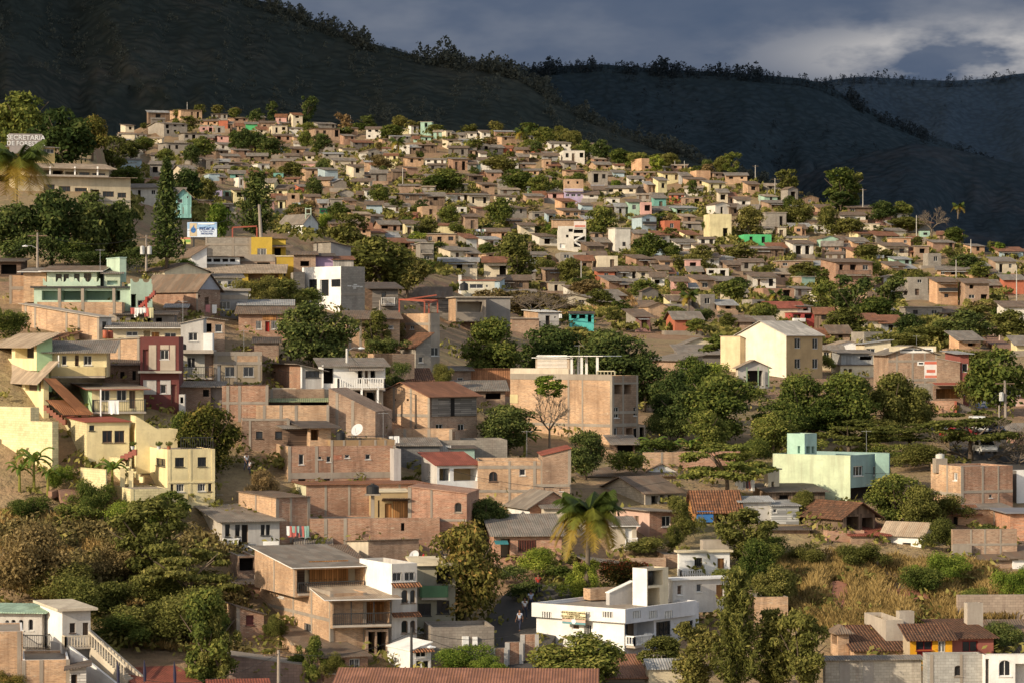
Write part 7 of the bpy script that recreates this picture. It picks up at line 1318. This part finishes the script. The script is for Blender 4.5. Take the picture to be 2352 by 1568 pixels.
def ribbon(name,pts,w,mat,lift=.12):
    mb=MB(); L=[];
    for i,(u,v) in enumerate(pts):
        a=ground(*pts[max(0,i-1)]); b=ground(*pts[min(len(pts)-1,i+1)]); d=(b-a); d.z=0; d.normalize(); s=Vector((-d.y,d.x,0)); ww=w[i] if hasattr(w,'__len__') else w; c=ground(u,v)+Vector((0,0,lift)); L.append((c-s*ww/2,c+s*ww/2))
    for (a,b),(c,d) in zip(L[:-1],L[1:]): mb.hexa([a-Vector((0,0,.6)),c-Vector((0,0,.6)),d-Vector((0,0,.6)),b-Vector((0,0,.6)),a,c,d,b],mat)
    o=mb.build(name); o['kind']='structure'; return o
ASPH=paint((.07,.065,.06),.4); DIRT=paint((.30,.17,.115),.7)
ribbon('street',[(1100,1560),(1135,1520),(1170,1480),(1195,1440),(1215,1405),(1235,1375),(1255,1345)],[7,7,6.5,6.5,6,6,5],ASPH)
ribbon('road',[(2352,1100),(2275,1060),(2262,1035),(2255,1010),(2240,990),(2200,975)],7,ASPH)
ribbon('dirt_track',[(1900,760),(1950,742),(2010,735),(2080,728),(2140,732),(2200,728),(2260,722),(2352,712)],[5,5,5,5,6,6,5,5],DIRT,.25); ribbon('dirt_path',[(2185,722),(2215,740),(2250,765),(2290,790),(2320,805)],3.2,DIRT,.3)
ribbon('dirt_bank',[(110,1130),(160,1125),(190,1150),(215,1180)],4,DIRT,.15)
for i,(u,v) in enumerate(((2234,742),(2246,750),(2257,760),(2270,768),(2282,776),(2296,786),(2312,742),(2330,735),(2345,740))): pole(u,v-16,v,'whitish fence stake along the stepped dirt path on the bare right slope',None,0,0,0,.3,paint((.55,.42,.34),.3),name='fence_stake',group='fence stakes on the bare slope')
def car(u,v,w,rz,col,label,D=None,van=False):
    D=D or depth(u,v); g=P(u,v,D)+Vector((0,0,.1)); e=empty('car',g,label,'van' if van else 'car'); e.rotation_euler=(0,0,R(rz)); L=w
    pr=[(-L/2,.35),(-L/2,.78),(-L*.36,.86),(-L*.22,1.36),(L*.16,1.38),(L*.3,.92),(L*.47,.82),(L/2,.6),(L/2,.35)] if not van else [(-L/2,.35),(-L/2,1.75),(-L*.44,1.92),(L*.3,1.92),(L*.46,1.15),(L/2,.95),(L/2,.35)]
    pm=flat(col,.35,'car_paint',0,.5); mb=MB(); hw=.82
    def inw(z): return hw*(1-.16*max(0,z-.8))
    a=[Vector((x,-inw(z),z)) for x,z in pr]; b=[Vector((x,inw(z),z)) for x,z in pr]
    mb.poly(a,pm); mb.poly(b[::-1],pm)
    for i in range(len(pr)): j=(i+1)%len(pr); mb.poly([a[i],b[i],b[j],a[j]],pm)
    mb.build('body',e,Vector((0,0,0)))
    gl=MB()
    if van: q=[(L*.3,1.86),(L*.455,1.2)]
    else: q=[(L*.165,1.34),(L*.295,.96)]
    gl.poly([Vector((q[0][0]+.03,-.62,q[0][1])),Vector((q[1][0]+.03,-.72,q[1][1])),Vector((q[1][0]+.03,.72,q[1][1])),Vector((q[0][0]+.03,.62,q[0][1]))],GLASS)
    gl.build('windscreen',e,Vector((0,0,0)))
    for s in(-1,1):
        sg=MB(); z0,z1=(1.2,1.75) if van else (.92,1.3); x0,x1=(-L*.4,L*.28) if van else (-L*.27,L*.2); sg.poly([Vector((x0,s*(inw(z0)+.012),z0)),Vector((x1,s*(inw(z0)+.012),z0)),Vector((x1-.35,s*(inw(z1)+.012),z1)),Vector((x0+.25,s*(inw(z1)+.012),z1))],GLASS); sg.build('side_window',e,Vector((0,0,0)))
        hl=MB(); hl.box((L/2-.02,s*.55-.16,.58),(.05,0,0),(0,.32,0),(0,0,.16),flat((.75,.74,.7),.2,'headlamp_glass')); hl.build('headlight',e,Vector((0,0,0)))
        for x in (-L*.3,L*.3):
            wb=MB(); c=Vector((x,s*.74,.31)); wb.tube([c-Vector((0,.1,0)),c+Vector((0,.1,0))],.31,flat((.02,.02,.02),.9,'tyre'),14); wo=wb.build('wheel',e,Vector((0,0,0))); rb=MB(); c=c+Vector((0,s*.105,0)); rb.tube([c-Vector((0,.01,0)),c+Vector((0,.01,0))],.17,STEEL,10); rb.build('rim',wo,Vector((0,0,0)))
    bp=MB(); bp.box((L/2-.01,-.8,.36),(.1,0,0),(0,1.6,0),(0,0,.16),flat((.12,.12,.12),.6,'bumper')); bp.build('bumper',e,Vector((0,0,0)))
car(808,944,4.0,0,(.35,.015,.02),'red saloon car parked under the white balcony house'); car(2246,998,3.9,-90,(.62,.62,.6),'white van facing the viewer on the road behind the leafless tree',314,True); car(2262,1044,3.9,-85,(.66,.66,.64),'white car driving down the road nearest the brick block',296); car(2281,1004,4.0,-30,(.06,.08,.14),'dark blue car beside the white van',316); car(2172,1000,4.0,-60,(.3,.33,.38),'grey blue car half hidden by the leafless branches',318); car(2205,1012,4.1,10,(.3,.02,.02),'red car behind the leafless branches',313)
# people
def skin(name,verts,edges,rad,mat,parent,lev=1):
    me=bpy.data.meshes.new(name); me.from_pydata(verts,edges,[]); o=bpy.data.objects.new(name,me); COL.objects.link(o); m=o.modifiers.new('s','SKIN'); 
    for i,r in enumerate(rad): me.skin_vertices[0].data[i].radius=(r,r*.82)
    me.skin_vertices[0].data[0].use_root=True; m.use_smooth_shade=True
    s=o.modifiers.new('d','SUBSURF'); s.levels=lev; s.render_levels=lev; dg=bpy.context.evaluated_depsgraph_get(); dg.update(); nm=bpy.data.meshes.new_from_object(o.evaluated_get(dg)); bpy.data.objects.remove(o)
    nm.materials.clear(); nm.materials.append(mat); q=bpy.data.objects.new(name,nm); COL.objects.link(q); q.parent=parent; return q
SKN=flat((.22,.11,.065),.6,'skin'); HAIR=flat((.012,.009,.008),.7,'dark_hair')
def person(u,v,rz,shirt,trou,label,D=None,h=1.68,step=.22,arm=.15):
    D=D or depth(u,v); e=empty('person',P(u,v,D)+Vector((0,0,.12)),label,'person'); e.rotation_euler=(0,0,R(rz)); e.scale=(h/1.7,)*3
    s=step
    hip={-1:(-.09,0,.9),1:(.09,0,.9)}; V=[(0,0,.95),(0,.0,1.15),(0,-.01,1.36),(0,-.01,1.47),(0,-.03,1.6),(0,-.02,1.68)]; E=[(0,1),(1,2),(2,3),(3,4),(4,5)]; Rr=[.13,.12,.14,.055,.095,.07]
    for sg in(-1,1):
        f=s*sg; n=len(V); V+=[hip[sg],(.1*sg,-f*.55,.5),(.1*sg,-f*.9+.03,.09),(.1*sg,-f*.9-.14,.04)]; E+=[(0,n),(n,n+1),(n+1,n+2),(n+2,n+3)]; Rr+=[.09,.06,.042,.035]
        n=len(V); V+=[(.19*sg,0,1.4),(.23*sg,f*.35+.02,1.13),(.22*sg,f*.8-.08,.9),(.22*sg,f*.9-.11,.82)]; E+=[(2,n),(n,n+1),(n+1,n+2),(n+2,n+3)]; Rr+=[.06,.042,.03,.03]
        m=len(V)-1
        for k in range(4): a=len(V); V+=[(.20*sg+.012*(k-1.5),f*.9-.13,.74-.004*abs(k-1.5))]; E+=[(m,a)]; Rr+=[.011]
        a=len(V); V+=[(.19*sg,f*.9-.17,.80)]; E+=[(m,a)]; Rr+=[.012]
    b=skin('body',V,E,Rr,SKN,e,2)
    T=[V[0],V[1],V[2],(0,-.01,1.42)]+[(.19,0,1.4),(.215,s*.15,1.25),(-.19,0,1.4),(-.215,-s*.15,1.25)]; skin('shirt',T,[(0,1),(1,2),(2,3),(2,4),(4,5),(2,6),(6,7)],[.15,.14,.158,.07,.078,.066,.078,.066],shirt,e,2)
    T=[V[0]]; Ed=[]; rr=[.145]
    for sg in(-1,1): f=s*sg; n=len(T); T+=[hip[sg],(.1*sg,-f*.55,.5),(.1*sg,-f*.9+.03,.12)]; Ed+=[(0,n),(n,n+1),(n+1,n+2)]; rr+=[.105,.078,.062]
    skin('trousers',T,Ed,rr,trou,e,2)
    skin('hair',[(0,-.0,1.63),(0,.01,1.7),(0,.03,1.58)],[(0,1),(0,2)],[.098,.085,.07],HAIR,e,2); return e
SW=flat((.62,.62,.62),.8,'white_cloth'); TN=flat((.03,.035,.06),.8,'navy_cloth'); SR=flat((.4,.04,.03),.8,'red_cloth'); SB=flat((.35,.4,.5),.8,'pale_blue_cloth')
person(1205,1424,20,SW,TN,'person in white shirt and dark trousers walking up the shaded street'); person(1219,1406,200,SB,TN,'person in pale blue top farther up the shaded street'); person(1194,1452,-30,SB,TN,'person in pale blue shirt lowest on the shaded street'); person(1236,1368,10,SR,TN,'person in red top at the top of the shaded street')
person(566,1085,40,SW,TN,'person in white shirt standing behind the rusty green tree',262); person(574,1092,-60,SW,TN,'smaller person in white beside the one behind the rusty green tree',261,1.3,.1)
# laundry, tanks, dishes
def laundry(u0,u1,v,D,items,label):
    a=P(u0,v,D); b=P(u1,v,D); e=empty('laundry_line',(a+b)/2,label,'laundry'); mb=MB(); mb.bar(a,b,.02,METAL); mb.build('line',e); r=random.Random(int(u0))
    for i,(w,h,c) in enumerate(items):
        t=(i+.5)/len(items); p=a.lerp(b,t); mb=MB(); n=5; m=flat(c,.8,'cloth')
        for k in range(n):
            x0=p+Vector((w*(k/n-.5),0,0)); x1=p+Vector((w*((k+1)/n-.5),0,0)); y0=.06*math.sin(k*1.9+i); y1=.06*math.sin((k+1)*1.9+i); z=Vector((0,0,-h*(1+.12*r.random())))
            mb.poly([x0,x1,x1+z+Vector((0,y1,0)),x0+z+Vector((0,y0,0))],m)
        mb.build('garment',e)
WH=(.75,.74,.72); BK=(.03,.03,.035)
laundry(150,243,816,284,[(.35,1.1,BK),(.5,.7,WH),(.5,.9,(.6,.62,.66)),(.5,.8,BK),(.6,1.0,WH),(.6,1.0,WH)],'washing hung along the upper yellow balcony'); laundry(249,273,918,248,[(.9,1.1,WH)],'white sheet draped over the black railing of the yellow and green house'); laundry(1095,1165,1028,300,[(.5,.6,WH),(.6,.8,WH),(.5,.7,(.3,.33,.45)),(.4,.7,WH)],'washing behind the white balcony house'); laundry(895,918,1000,274,[(.6,.8,WH),(.4,.6,WH)],'two white cloths on the brown brick roof terrace'); laundry(825,858,868,300,[(.4,.6,(.3,.35,.4)),(.4,.5,WH)],'washing on the plant-filled white balcony')
laundry(1458,1515,1030,300,[(.6,.8,WH),(.7,.8,WH),(.5,1.0,WH)],'white cloths hung by the banana row right of the tall brick building'); laundry(545,580,670,350,[(.5,.8,WH),(.4,.6,WH)],'white cloths under the windows of the white house behind the brown gable'); laundry(855,890,1392,236,[(.3,.5,(.1,.12,.2)),(.3,.6,(.3,.4,.45)),(.4,.5,(.15,.1,.1))],'washing on the lower wooden balcony'); laundry(470,500,700,322,[(.5,.8,(.5,.2,.2)),(.5,.9,WH)],'washing hung at the gable end of the brown roofed house')
def tank(u,v,D,r,h,label,stand=0,mat=None):
    g=P(u,v,D); e=empty('water_tank',g,label,'water tank'); mb=MB(); mb.tube([g,g+Vector((0,0,.04)),g+Vector((0,0,h*.8)),g+Vector((0,0,h*.95)),g+Vector((0,0,h))],[r*.96,r,r,r*.55,r*.3],mat or flat((.022,.022,.024),.4,'black_plastic'),18); mb.build('tank',e); mb=MB(); mb.tube([g+Vector((0,0,h)),g+Vector((0,0,h+.1))],r*.28,METAL,10); mb.build('lid',e)
    if stand: mb=MB(); mb.bar(g-Vector((0,0,stand)),g-Vector((0,0,.1)),.3,CONC); mb.build('column',e); mb=MB(); mb.box(g-Vector((r*1.2,r*1.2,.12)),(r*2.4,0,0),(0,r*2.4,0),(0,0,.12),CONC); mb.build('platform',e)
tank(856,1133,251,.55,.8,'black water tank on a concrete column in front of the long red-brown brick building',2.2); tank(782,1012,266,.42,.95,'black water tank on the terrace of the wide brown brick building'); tank(760,938,296,.5,.6,'black tank half hidden under the green edged sheet roof'); tank(1053,996,300,.45,.6,'dark tank on the wall below the brick gable house'); tank(1895,690,600,1,1.2,'small dark tank on the right slope')if False else None
tank(2159,1052,268,.4,.45,'white capped tank on top of the unplastered brick block',0,flat((.6,.58,.52),.5,'white_plastic')); tank(905,672,380,.6,1.2,'dark tank beside the cream flat roofed house') if False else tank(1066,668,392,.55,1.1,'dark tank beside the cream flat roofed house')
def dish(u,v,D,label,r=.45):
    g=P(u,v,D); e=empty('satellite_dish',g,label,'satellite dish'); mb=MB(); n=16; c=g+Vector((0,0,.5)); d=Vector((-.45,-.75,.48)).normalized(); x=d.cross(Vector((0,0,1))).normalized(); y=x.cross(d)
    rings=[[c+(x*math.cos(6.283*i/n)+y*math.sin(6.283*i/n))*r*q+d*(.16*q*q) for i in range(n)] for q in (.02,.5,1)]
    for a,b in zip(rings[:-1],rings[1:]):
        for i in range(n): mb.poly([a[i],a[(i+1)%n],b[(i+1)%n],b[i]],flat((.55,.55,.55),.5,'dish_grey'))
    mb.build('reflector',e,smooth=True); mb=MB(); mb.bar(g-Vector((0,0,.3)),c,.05,STEEL); mb.build('mast',e); mb=MB(); mb.bar(c-y*r*.9,c+d*.45,.03,STEEL); mb.build('feed_arm',e)
dish(822,1000,266,'pale satellite dish on the brown brick roof terrace',.6); dish(1090,1294,240,'satellite dish on the roof behind the white tower') if False else dish(1093-140,1290,240,'satellite dish on the flat roof behind the white tower')
for i,(u,v) in enumerate(((331,1572),(400,1575),(270,1575))):
    D=203; g=P(u,v,D); e=empty('flag',g,['furled dark blue flag left of the skylit red roof','furled dark blue flag over the middle of the skylit red roof','furled dark flag at the foot of the white stair wall'][i],'flag'); mb=MB(); h=1.75; mb.tube([g,g+Vector((0,0,h))],.02,METAL,5); mb.build('pole',e); mb=MB(); t=g+Vector((0,0,h)); mb.tube([t,t+Vector((.02,0,-.35)),t+Vector((.04,0,-.9)),t+Vector((.05,0,-1.5))],[.02,.07,.12,.10],flat((.02,.02,.05),.7,'navy_flag'),7); mb.build('cloth',e)
g=P(972,1335,236); e=empty('flag',g,'red and white flag hanging beside the white tower','flag'); mb=MB(); mb.tube([g,g+Vector((0,0,2.3))],.03,METAL,6); mb.build('pole',e); mb=MB(); t=g+Vector((.05,0,2.25)); mb.tube([t,t+Vector((-.1,0,-.5)),t+Vector((-.12,0,-1.1))],[.05,.16,.14],flat((.5,.03,.03),.7,'red_cloth_flag'),8); mb.build('cloth',e); mb=MB(); t=t+Vector((-.12,0,-1.1)); mb.tube([t,t+Vector((.1,0,-.5))],[.14,.08],WH and flat((.7,.7,.7),.7,'white_cloth_flag'),8); mb.build('cloth_end',e)
def blinds():
    pass
def pot(u,v,D,label,leaf='mid',c=(.35,.12,.06)):
    g=P(u,v,D); e=empty('potted_plant',g,label,'potted plant','potted plants'); mb=MB(); mb.tube([g,g+Vector((0,0,.28))],[.13,.19],flat(c,.7,'clay_pot'),10); mb.build('pot',e); o=bpy.data.objects.new('foliage',crown('bush',2,0)); COL.objects.link(o); o.parent=e; o.location=(0,0,.22); o.scale=(.6,.6,.6); swapmat(o,LEAF[leaf])
for u,v,D,l,f,c in ((305,1031,250,'white pot with greenery on the yellow terrace nearest the stairs','mid',(.6,.6,.6)),(365,1031,251,'middle white planter on the yellow terrace','mid',(.6,.6,.6)),(388,1031,251,'larger plant on the yellow terrace by its end wall','olive',(.35,.12,.06)),(1218-420,1360,243,'green pot plant on the upper wooden balcony','bright',(.3,.35,.4)),(1048-250,1432,233,'clay pot plant on the lower wooden balcony','bright',(.35,.12,.06)),(1000,1440,233,'clay pot at the left end of the stone terrace','bright',(.35,.12,.06)),(1040,1440,233,'clay pot in the middle of the stone terrace','mid',(.35,.12,.06)),(1065,1440,233,'clay pot with red flowers on the stone terrace','red',(.35,.12,.06))): pot(u,v,D,l,f,c)
# timber pile and sawhorses on the brick hut
e=empty('timber_pile',P(1440,1530,219),'pile of grey poles and trestles on the low orange brick hut','timber pile'); r=random.Random(2)
for i in range(16): mb=MB(); a=P(1385+r.random()*70,1528-r.random()*10,219+r.random()*3); b=P(1420+r.random()*75,1526-r.random()*12,219+r.random()*3); mb.bar(a,b,.06,WOODG); mb.build('board',e)
e2=empty('trestle',P(1490,1530,218),'pale wooden trestles standing on the low orange brick hut','trestle')
for k in range(5): mb=MB(); mb.bar(P(1478+k*10,1530,218),P(1484+k*9,1502,218.4),.09,WOODG); mb.build('leg',e2); mb=MB(); mb.bar(P(1490+k*8,1530,219),P(1486+k*9,1502,218.5),.09,WOODG); mb.build('leg',e2)
mb=MB(); mb.bar(P(1480,1503,218.4),P(1528,1503,218.4),.1,WOODG); mb.build('rail',e2)
e=empty('debris_pile',P(735,1272,244),'broken timber and tiles scattered on the low sheet roof','debris')
for i in range(20): mb=MB(); c=P(690+r.random()*60,1274+r.random()*10-6,243+r.random()*2); mb.bar(c,c+Vector((r.uniform(-.8,.8),r.uniform(-.5,.5),r.uniform(0,.25))),.1,r.choice([WOODD,WOODG,WOOD])); mb.build('board',e)

# more overhead lines, masts and aerials
for a,b,s_,l in (((86,545,335),(-40,600,330),.6,'left'),((797,806,None),(955,912,None),.9,'upper middle'),((797,812,None),(640,850,None),.9,'over the red door house'),((873,700,None),(1021,760,None),.9,'over the concrete house'),((873,704,None),(760,760,None),.6,'beside the dense mango tree'),((1021,1080,268),(908,1110,264),.5,'over the brown brick building'),((1021,1084,268),(1300,1230,255),1.4,'down to the carport house'),((955,915,290),(1160,1010,300),1.0,'over the grey block house'),((2310,885,330),(2060,1040,320),1.4,'behind the mint green building'),((2310,880,330),(2400,905,332),.3,'at the right edge'),((640,1500,208),(330,1560,205),.9,'over the red roofed kiosks'),((945,1448,210),(1180,1500,225),.6,'over the rust-red roof')):
    A_=P(a[0],a[1],a[2] or depth(a[0],a[1]+80)); B_=P(b[0],b[1],b[2] or depth(b[0],b[1]+60)); wire(A_,B_,s_,'thin overhead power line '+l)
def aerial(u,v,D,label):
    g=P(u,v,D); e=empty('tv_aerial',g,label,'aerial','roof aerials'); mb=MB(); mb.bar(g-Vector((0,0,.3)),g+Vector((0,0,2.2)),.035,STEEL); mb.build('mast',e); mb=MB(); mb.bar(g+Vector((-.5,0,2.1)),g+Vector((.5,0,2.1)),.03,STEEL)
    for i in range(5): mb.bar(g+Vector((-.45+.22*i,-.3,2.1)),g+Vector((-.45+.22*i,.3,2.1)),.022,STEEL)
    mb.build('elements',e)
for u,v,D,l in ((976,978,292,'tall aerial before the brick gable house'),(500,1190,258,'aerial on the small white house'),(420,740,300,'aerial on the cream veranda house'),(560,806,302,'aerial on the grey-brown house'),(1210,1040,282,'aerial on the brick wing of the white balcony house'),(1600,1262,262,'aerial on the white upper house'),(1330,840,303,'aerial on the terrace of the tall brick building'),(1990,1038,290,'aerial on the mint green building'),(700,1290,246,'aerial on the balcony building roof'),(2105,808,392,'aerial on the mural building'),(880,1000,272,'aerial on the brown brick terrace'),(230,620,312,'aerial on the mint scalloped house')): aerial(u,v,D,l)

r=random.Random(9); CL=[WH,WH,WH,(.3,.35,.45),(.45,.12,.1),(.55,.5,.3),(.1,.1,.12),(.25,.4,.35)]
for u0,u1,v,D,l in ((1240,1290,742,None,'washing hung before the white door house'),(1090,1116,540,None,'washing on the slope left of the white stair house'),(1530,1560,640,None,'washing line among the pink and yellow houses'),(2000,2030,600,None,'washing line above the big brown brick block'),(2150,2190,665,None,'washing line before the tan house right of the grey and teal house'),(1160,1220,880,None,'washing line between the rusty shack and the dark trees'),(300,350,742,None,'washing line under the mint scalloped house'),(660,705,1250,247,'washing line beside the small white house'),(1690,1730,1140,None,'washing line behind the orange tile roof shack'),(840,870,455,None,'washing line above the light blue house')):
    D=D or depth((u0+u1)/2,v)-1; n_=r.randint(4,7); laundry(u0,u1,v-1.6*F/D,D,[(r.uniform(.4,.7),r.uniform(.5,1.0),r.choice(CL)) for _ in range(n_)],l)
for u,v,D,l in ((560,885,290,'black tank on the grey-brown house roof'),(1120,985,300,'black tank on the low wall beside the dark mango tree'),(1015,1290,243,'black tank on the olive house roof'),(1500,1035,330,'tank near the row of banana plants'),(1830,1040,292,'black tank behind the mint green tower'),(420,806,288,'black tank on the cream house flat corner'),(2100,1035,330,'black tank on the shaded balcony house')): tank(u,v,D,.45,.8,l)
# ------------------------------------------------------------------ light, sky, camera
SUN=Vector((-.73,-.55,.405)).normalized()
elev=math.asin(SUN.z); az=math.atan2(SUN.x,SUN.y)       # clockwise from +Y
ld=bpy.data.lights.new('sun','SUN'); ld.energy=5.0; ld.angle=R(.53); ld.color=(1,.845,.63)
lo=bpy.data.objects.new('sun',ld); COL.objects.link(lo); lo.rotation_euler=SUN.to_track_quat('Z','Y').to_euler(); lo.location=(-300,-100,300)
w=bpy.data.worlds.new('World'); scene.world=w; w.use_nodes=True; nt=w.node_tree; nt.nodes.clear()
out=N(nt,'ShaderNodeOutputWorld'); bg=N(nt,'ShaderNodeBackground'); bg.inputs[1].default_value=.15
sky=N(nt,'ShaderNodeTexSky'); sky.sky_type='NISHITA'; sky.sun_disc=False; sky.sun_elevation=elev; sky.sun_rotation=az
sky.air_density=1.2; sky.dust_density=2.2; sky.ozone_density=1.2
tc=N(nt,'ShaderNodeTexCoord'); gen=tc.outputs['Generated']; sep=N(nt,'ShaderNodeSeparateXYZ'); nt.links.new(gen,sep.inputs[0])
def mth(op,a,b=None,c=None):
    n=N(nt,'ShaderNodeMath',operation=op)
    for i,x in enumerate((a,b,c)):
        if x is None: continue
        if isinstance(x,(int,float)): n.inputs[i].default_value=x
        else: nt.links.new(x,n.inputs[i])
    return n.outputs[0]
n1=noise(nt,scaled(nt,gen,(11,11,27)),1.0,5,.55); n2=noise(nt,scaled(nt,gen,(24,24,62)),1.0,5,.55)
base=ramp(nt,n1,[(.36,(.48,.70,1.14)),(.50,(.66,.86,1.28)),(.62,(1.05,1.22,1.58)),(.76,(1.4,1.5,1.8))])
# brighter breaks in the cloud low over the far ridge
gx=mth('POWER',mth('DIVIDE',mth('SUBTRACT',sep.outputs['X'],.162),.06),2); gz=mth('POWER',mth('DIVIDE',mth('SUBTRACT',sep.outputs['Z'],.097),.0105),2)
gl=mth('EXPONENT',mth('MULTIPLY',mth('ADD',gx,gz),-1.0))
brk=mth('MULTIPLY',gl,ramp(nt,n2,[(.35,0),(.56,1)]))
cloud=mix(nt,brk,base,(4.6,4.35,4.1))
fac=mth('MULTIPLY',ramp(nt,sep.outputs['Y'],[(.25,0),(.7,1)]),ramp(nt,sep.outputs['Z'],[(.22,1),(.55,0)]))
n3=noise(nt,scaled(nt,gen,(2.2,2.2,4)),1.0,5,.6)
fill_sky=mix(nt,ramp(nt,n3,[(.46,0),(.62,.75)]),sky.outputs[0],(10.5,10.3,10.2))     # bright cloud patches added over the unseen sky to lift the ambient fill
nt.links.new(mix(nt,fac,fill_sky,cloud),bg.inputs[0]); nt.links.new(bg.outputs[0],out.inputs[0])
# cloud deck that keeps the mountains in shade
def cloud_deck():
    z=1500.0; k=z/SUN.z; sx,sy=SUN.x*k,SUN.y*k
    m,nt,b=newmat('cloud_underside'); b.inputs['Base Color'].default_value=(.7,.72,.76,1); b.inputs['Roughness'].default_value=1
    g=[]
    for j in range(26):
        row=[]
        for i in range(40):
            x=-3200+i*6400/39; y=1560+j*8200/25
            if j==0: y+=18*math.sin(i*1.7)
            row.append((x+sx,y+sy,z+90*mnoise.noise(Vector((x*.003,y*.003,1)))*(0 if j==0 else 1)))
        g.append(row)
    return grid_object('cloud_layer',np.array(g,float),m)
cloud_deck()
cd=bpy.data.cameras.new('camera'); co=bpy.data.objects.new('camera',cd); COL.objects.link(co)
co.location=(0,0,0); co.rotation_euler=(R(90),0,0); cd.sensor_width=36; cd.lens=36*F/2352; cd.clip_start=1; cd.clip_end=40000
scene.camera=co
scene.view_settings.view_transform='Standard'; scene.view_settings.look='None'; scene.view_settings.exposure=0
try: scene.cycles.use_denoising=True
except Exception: pass
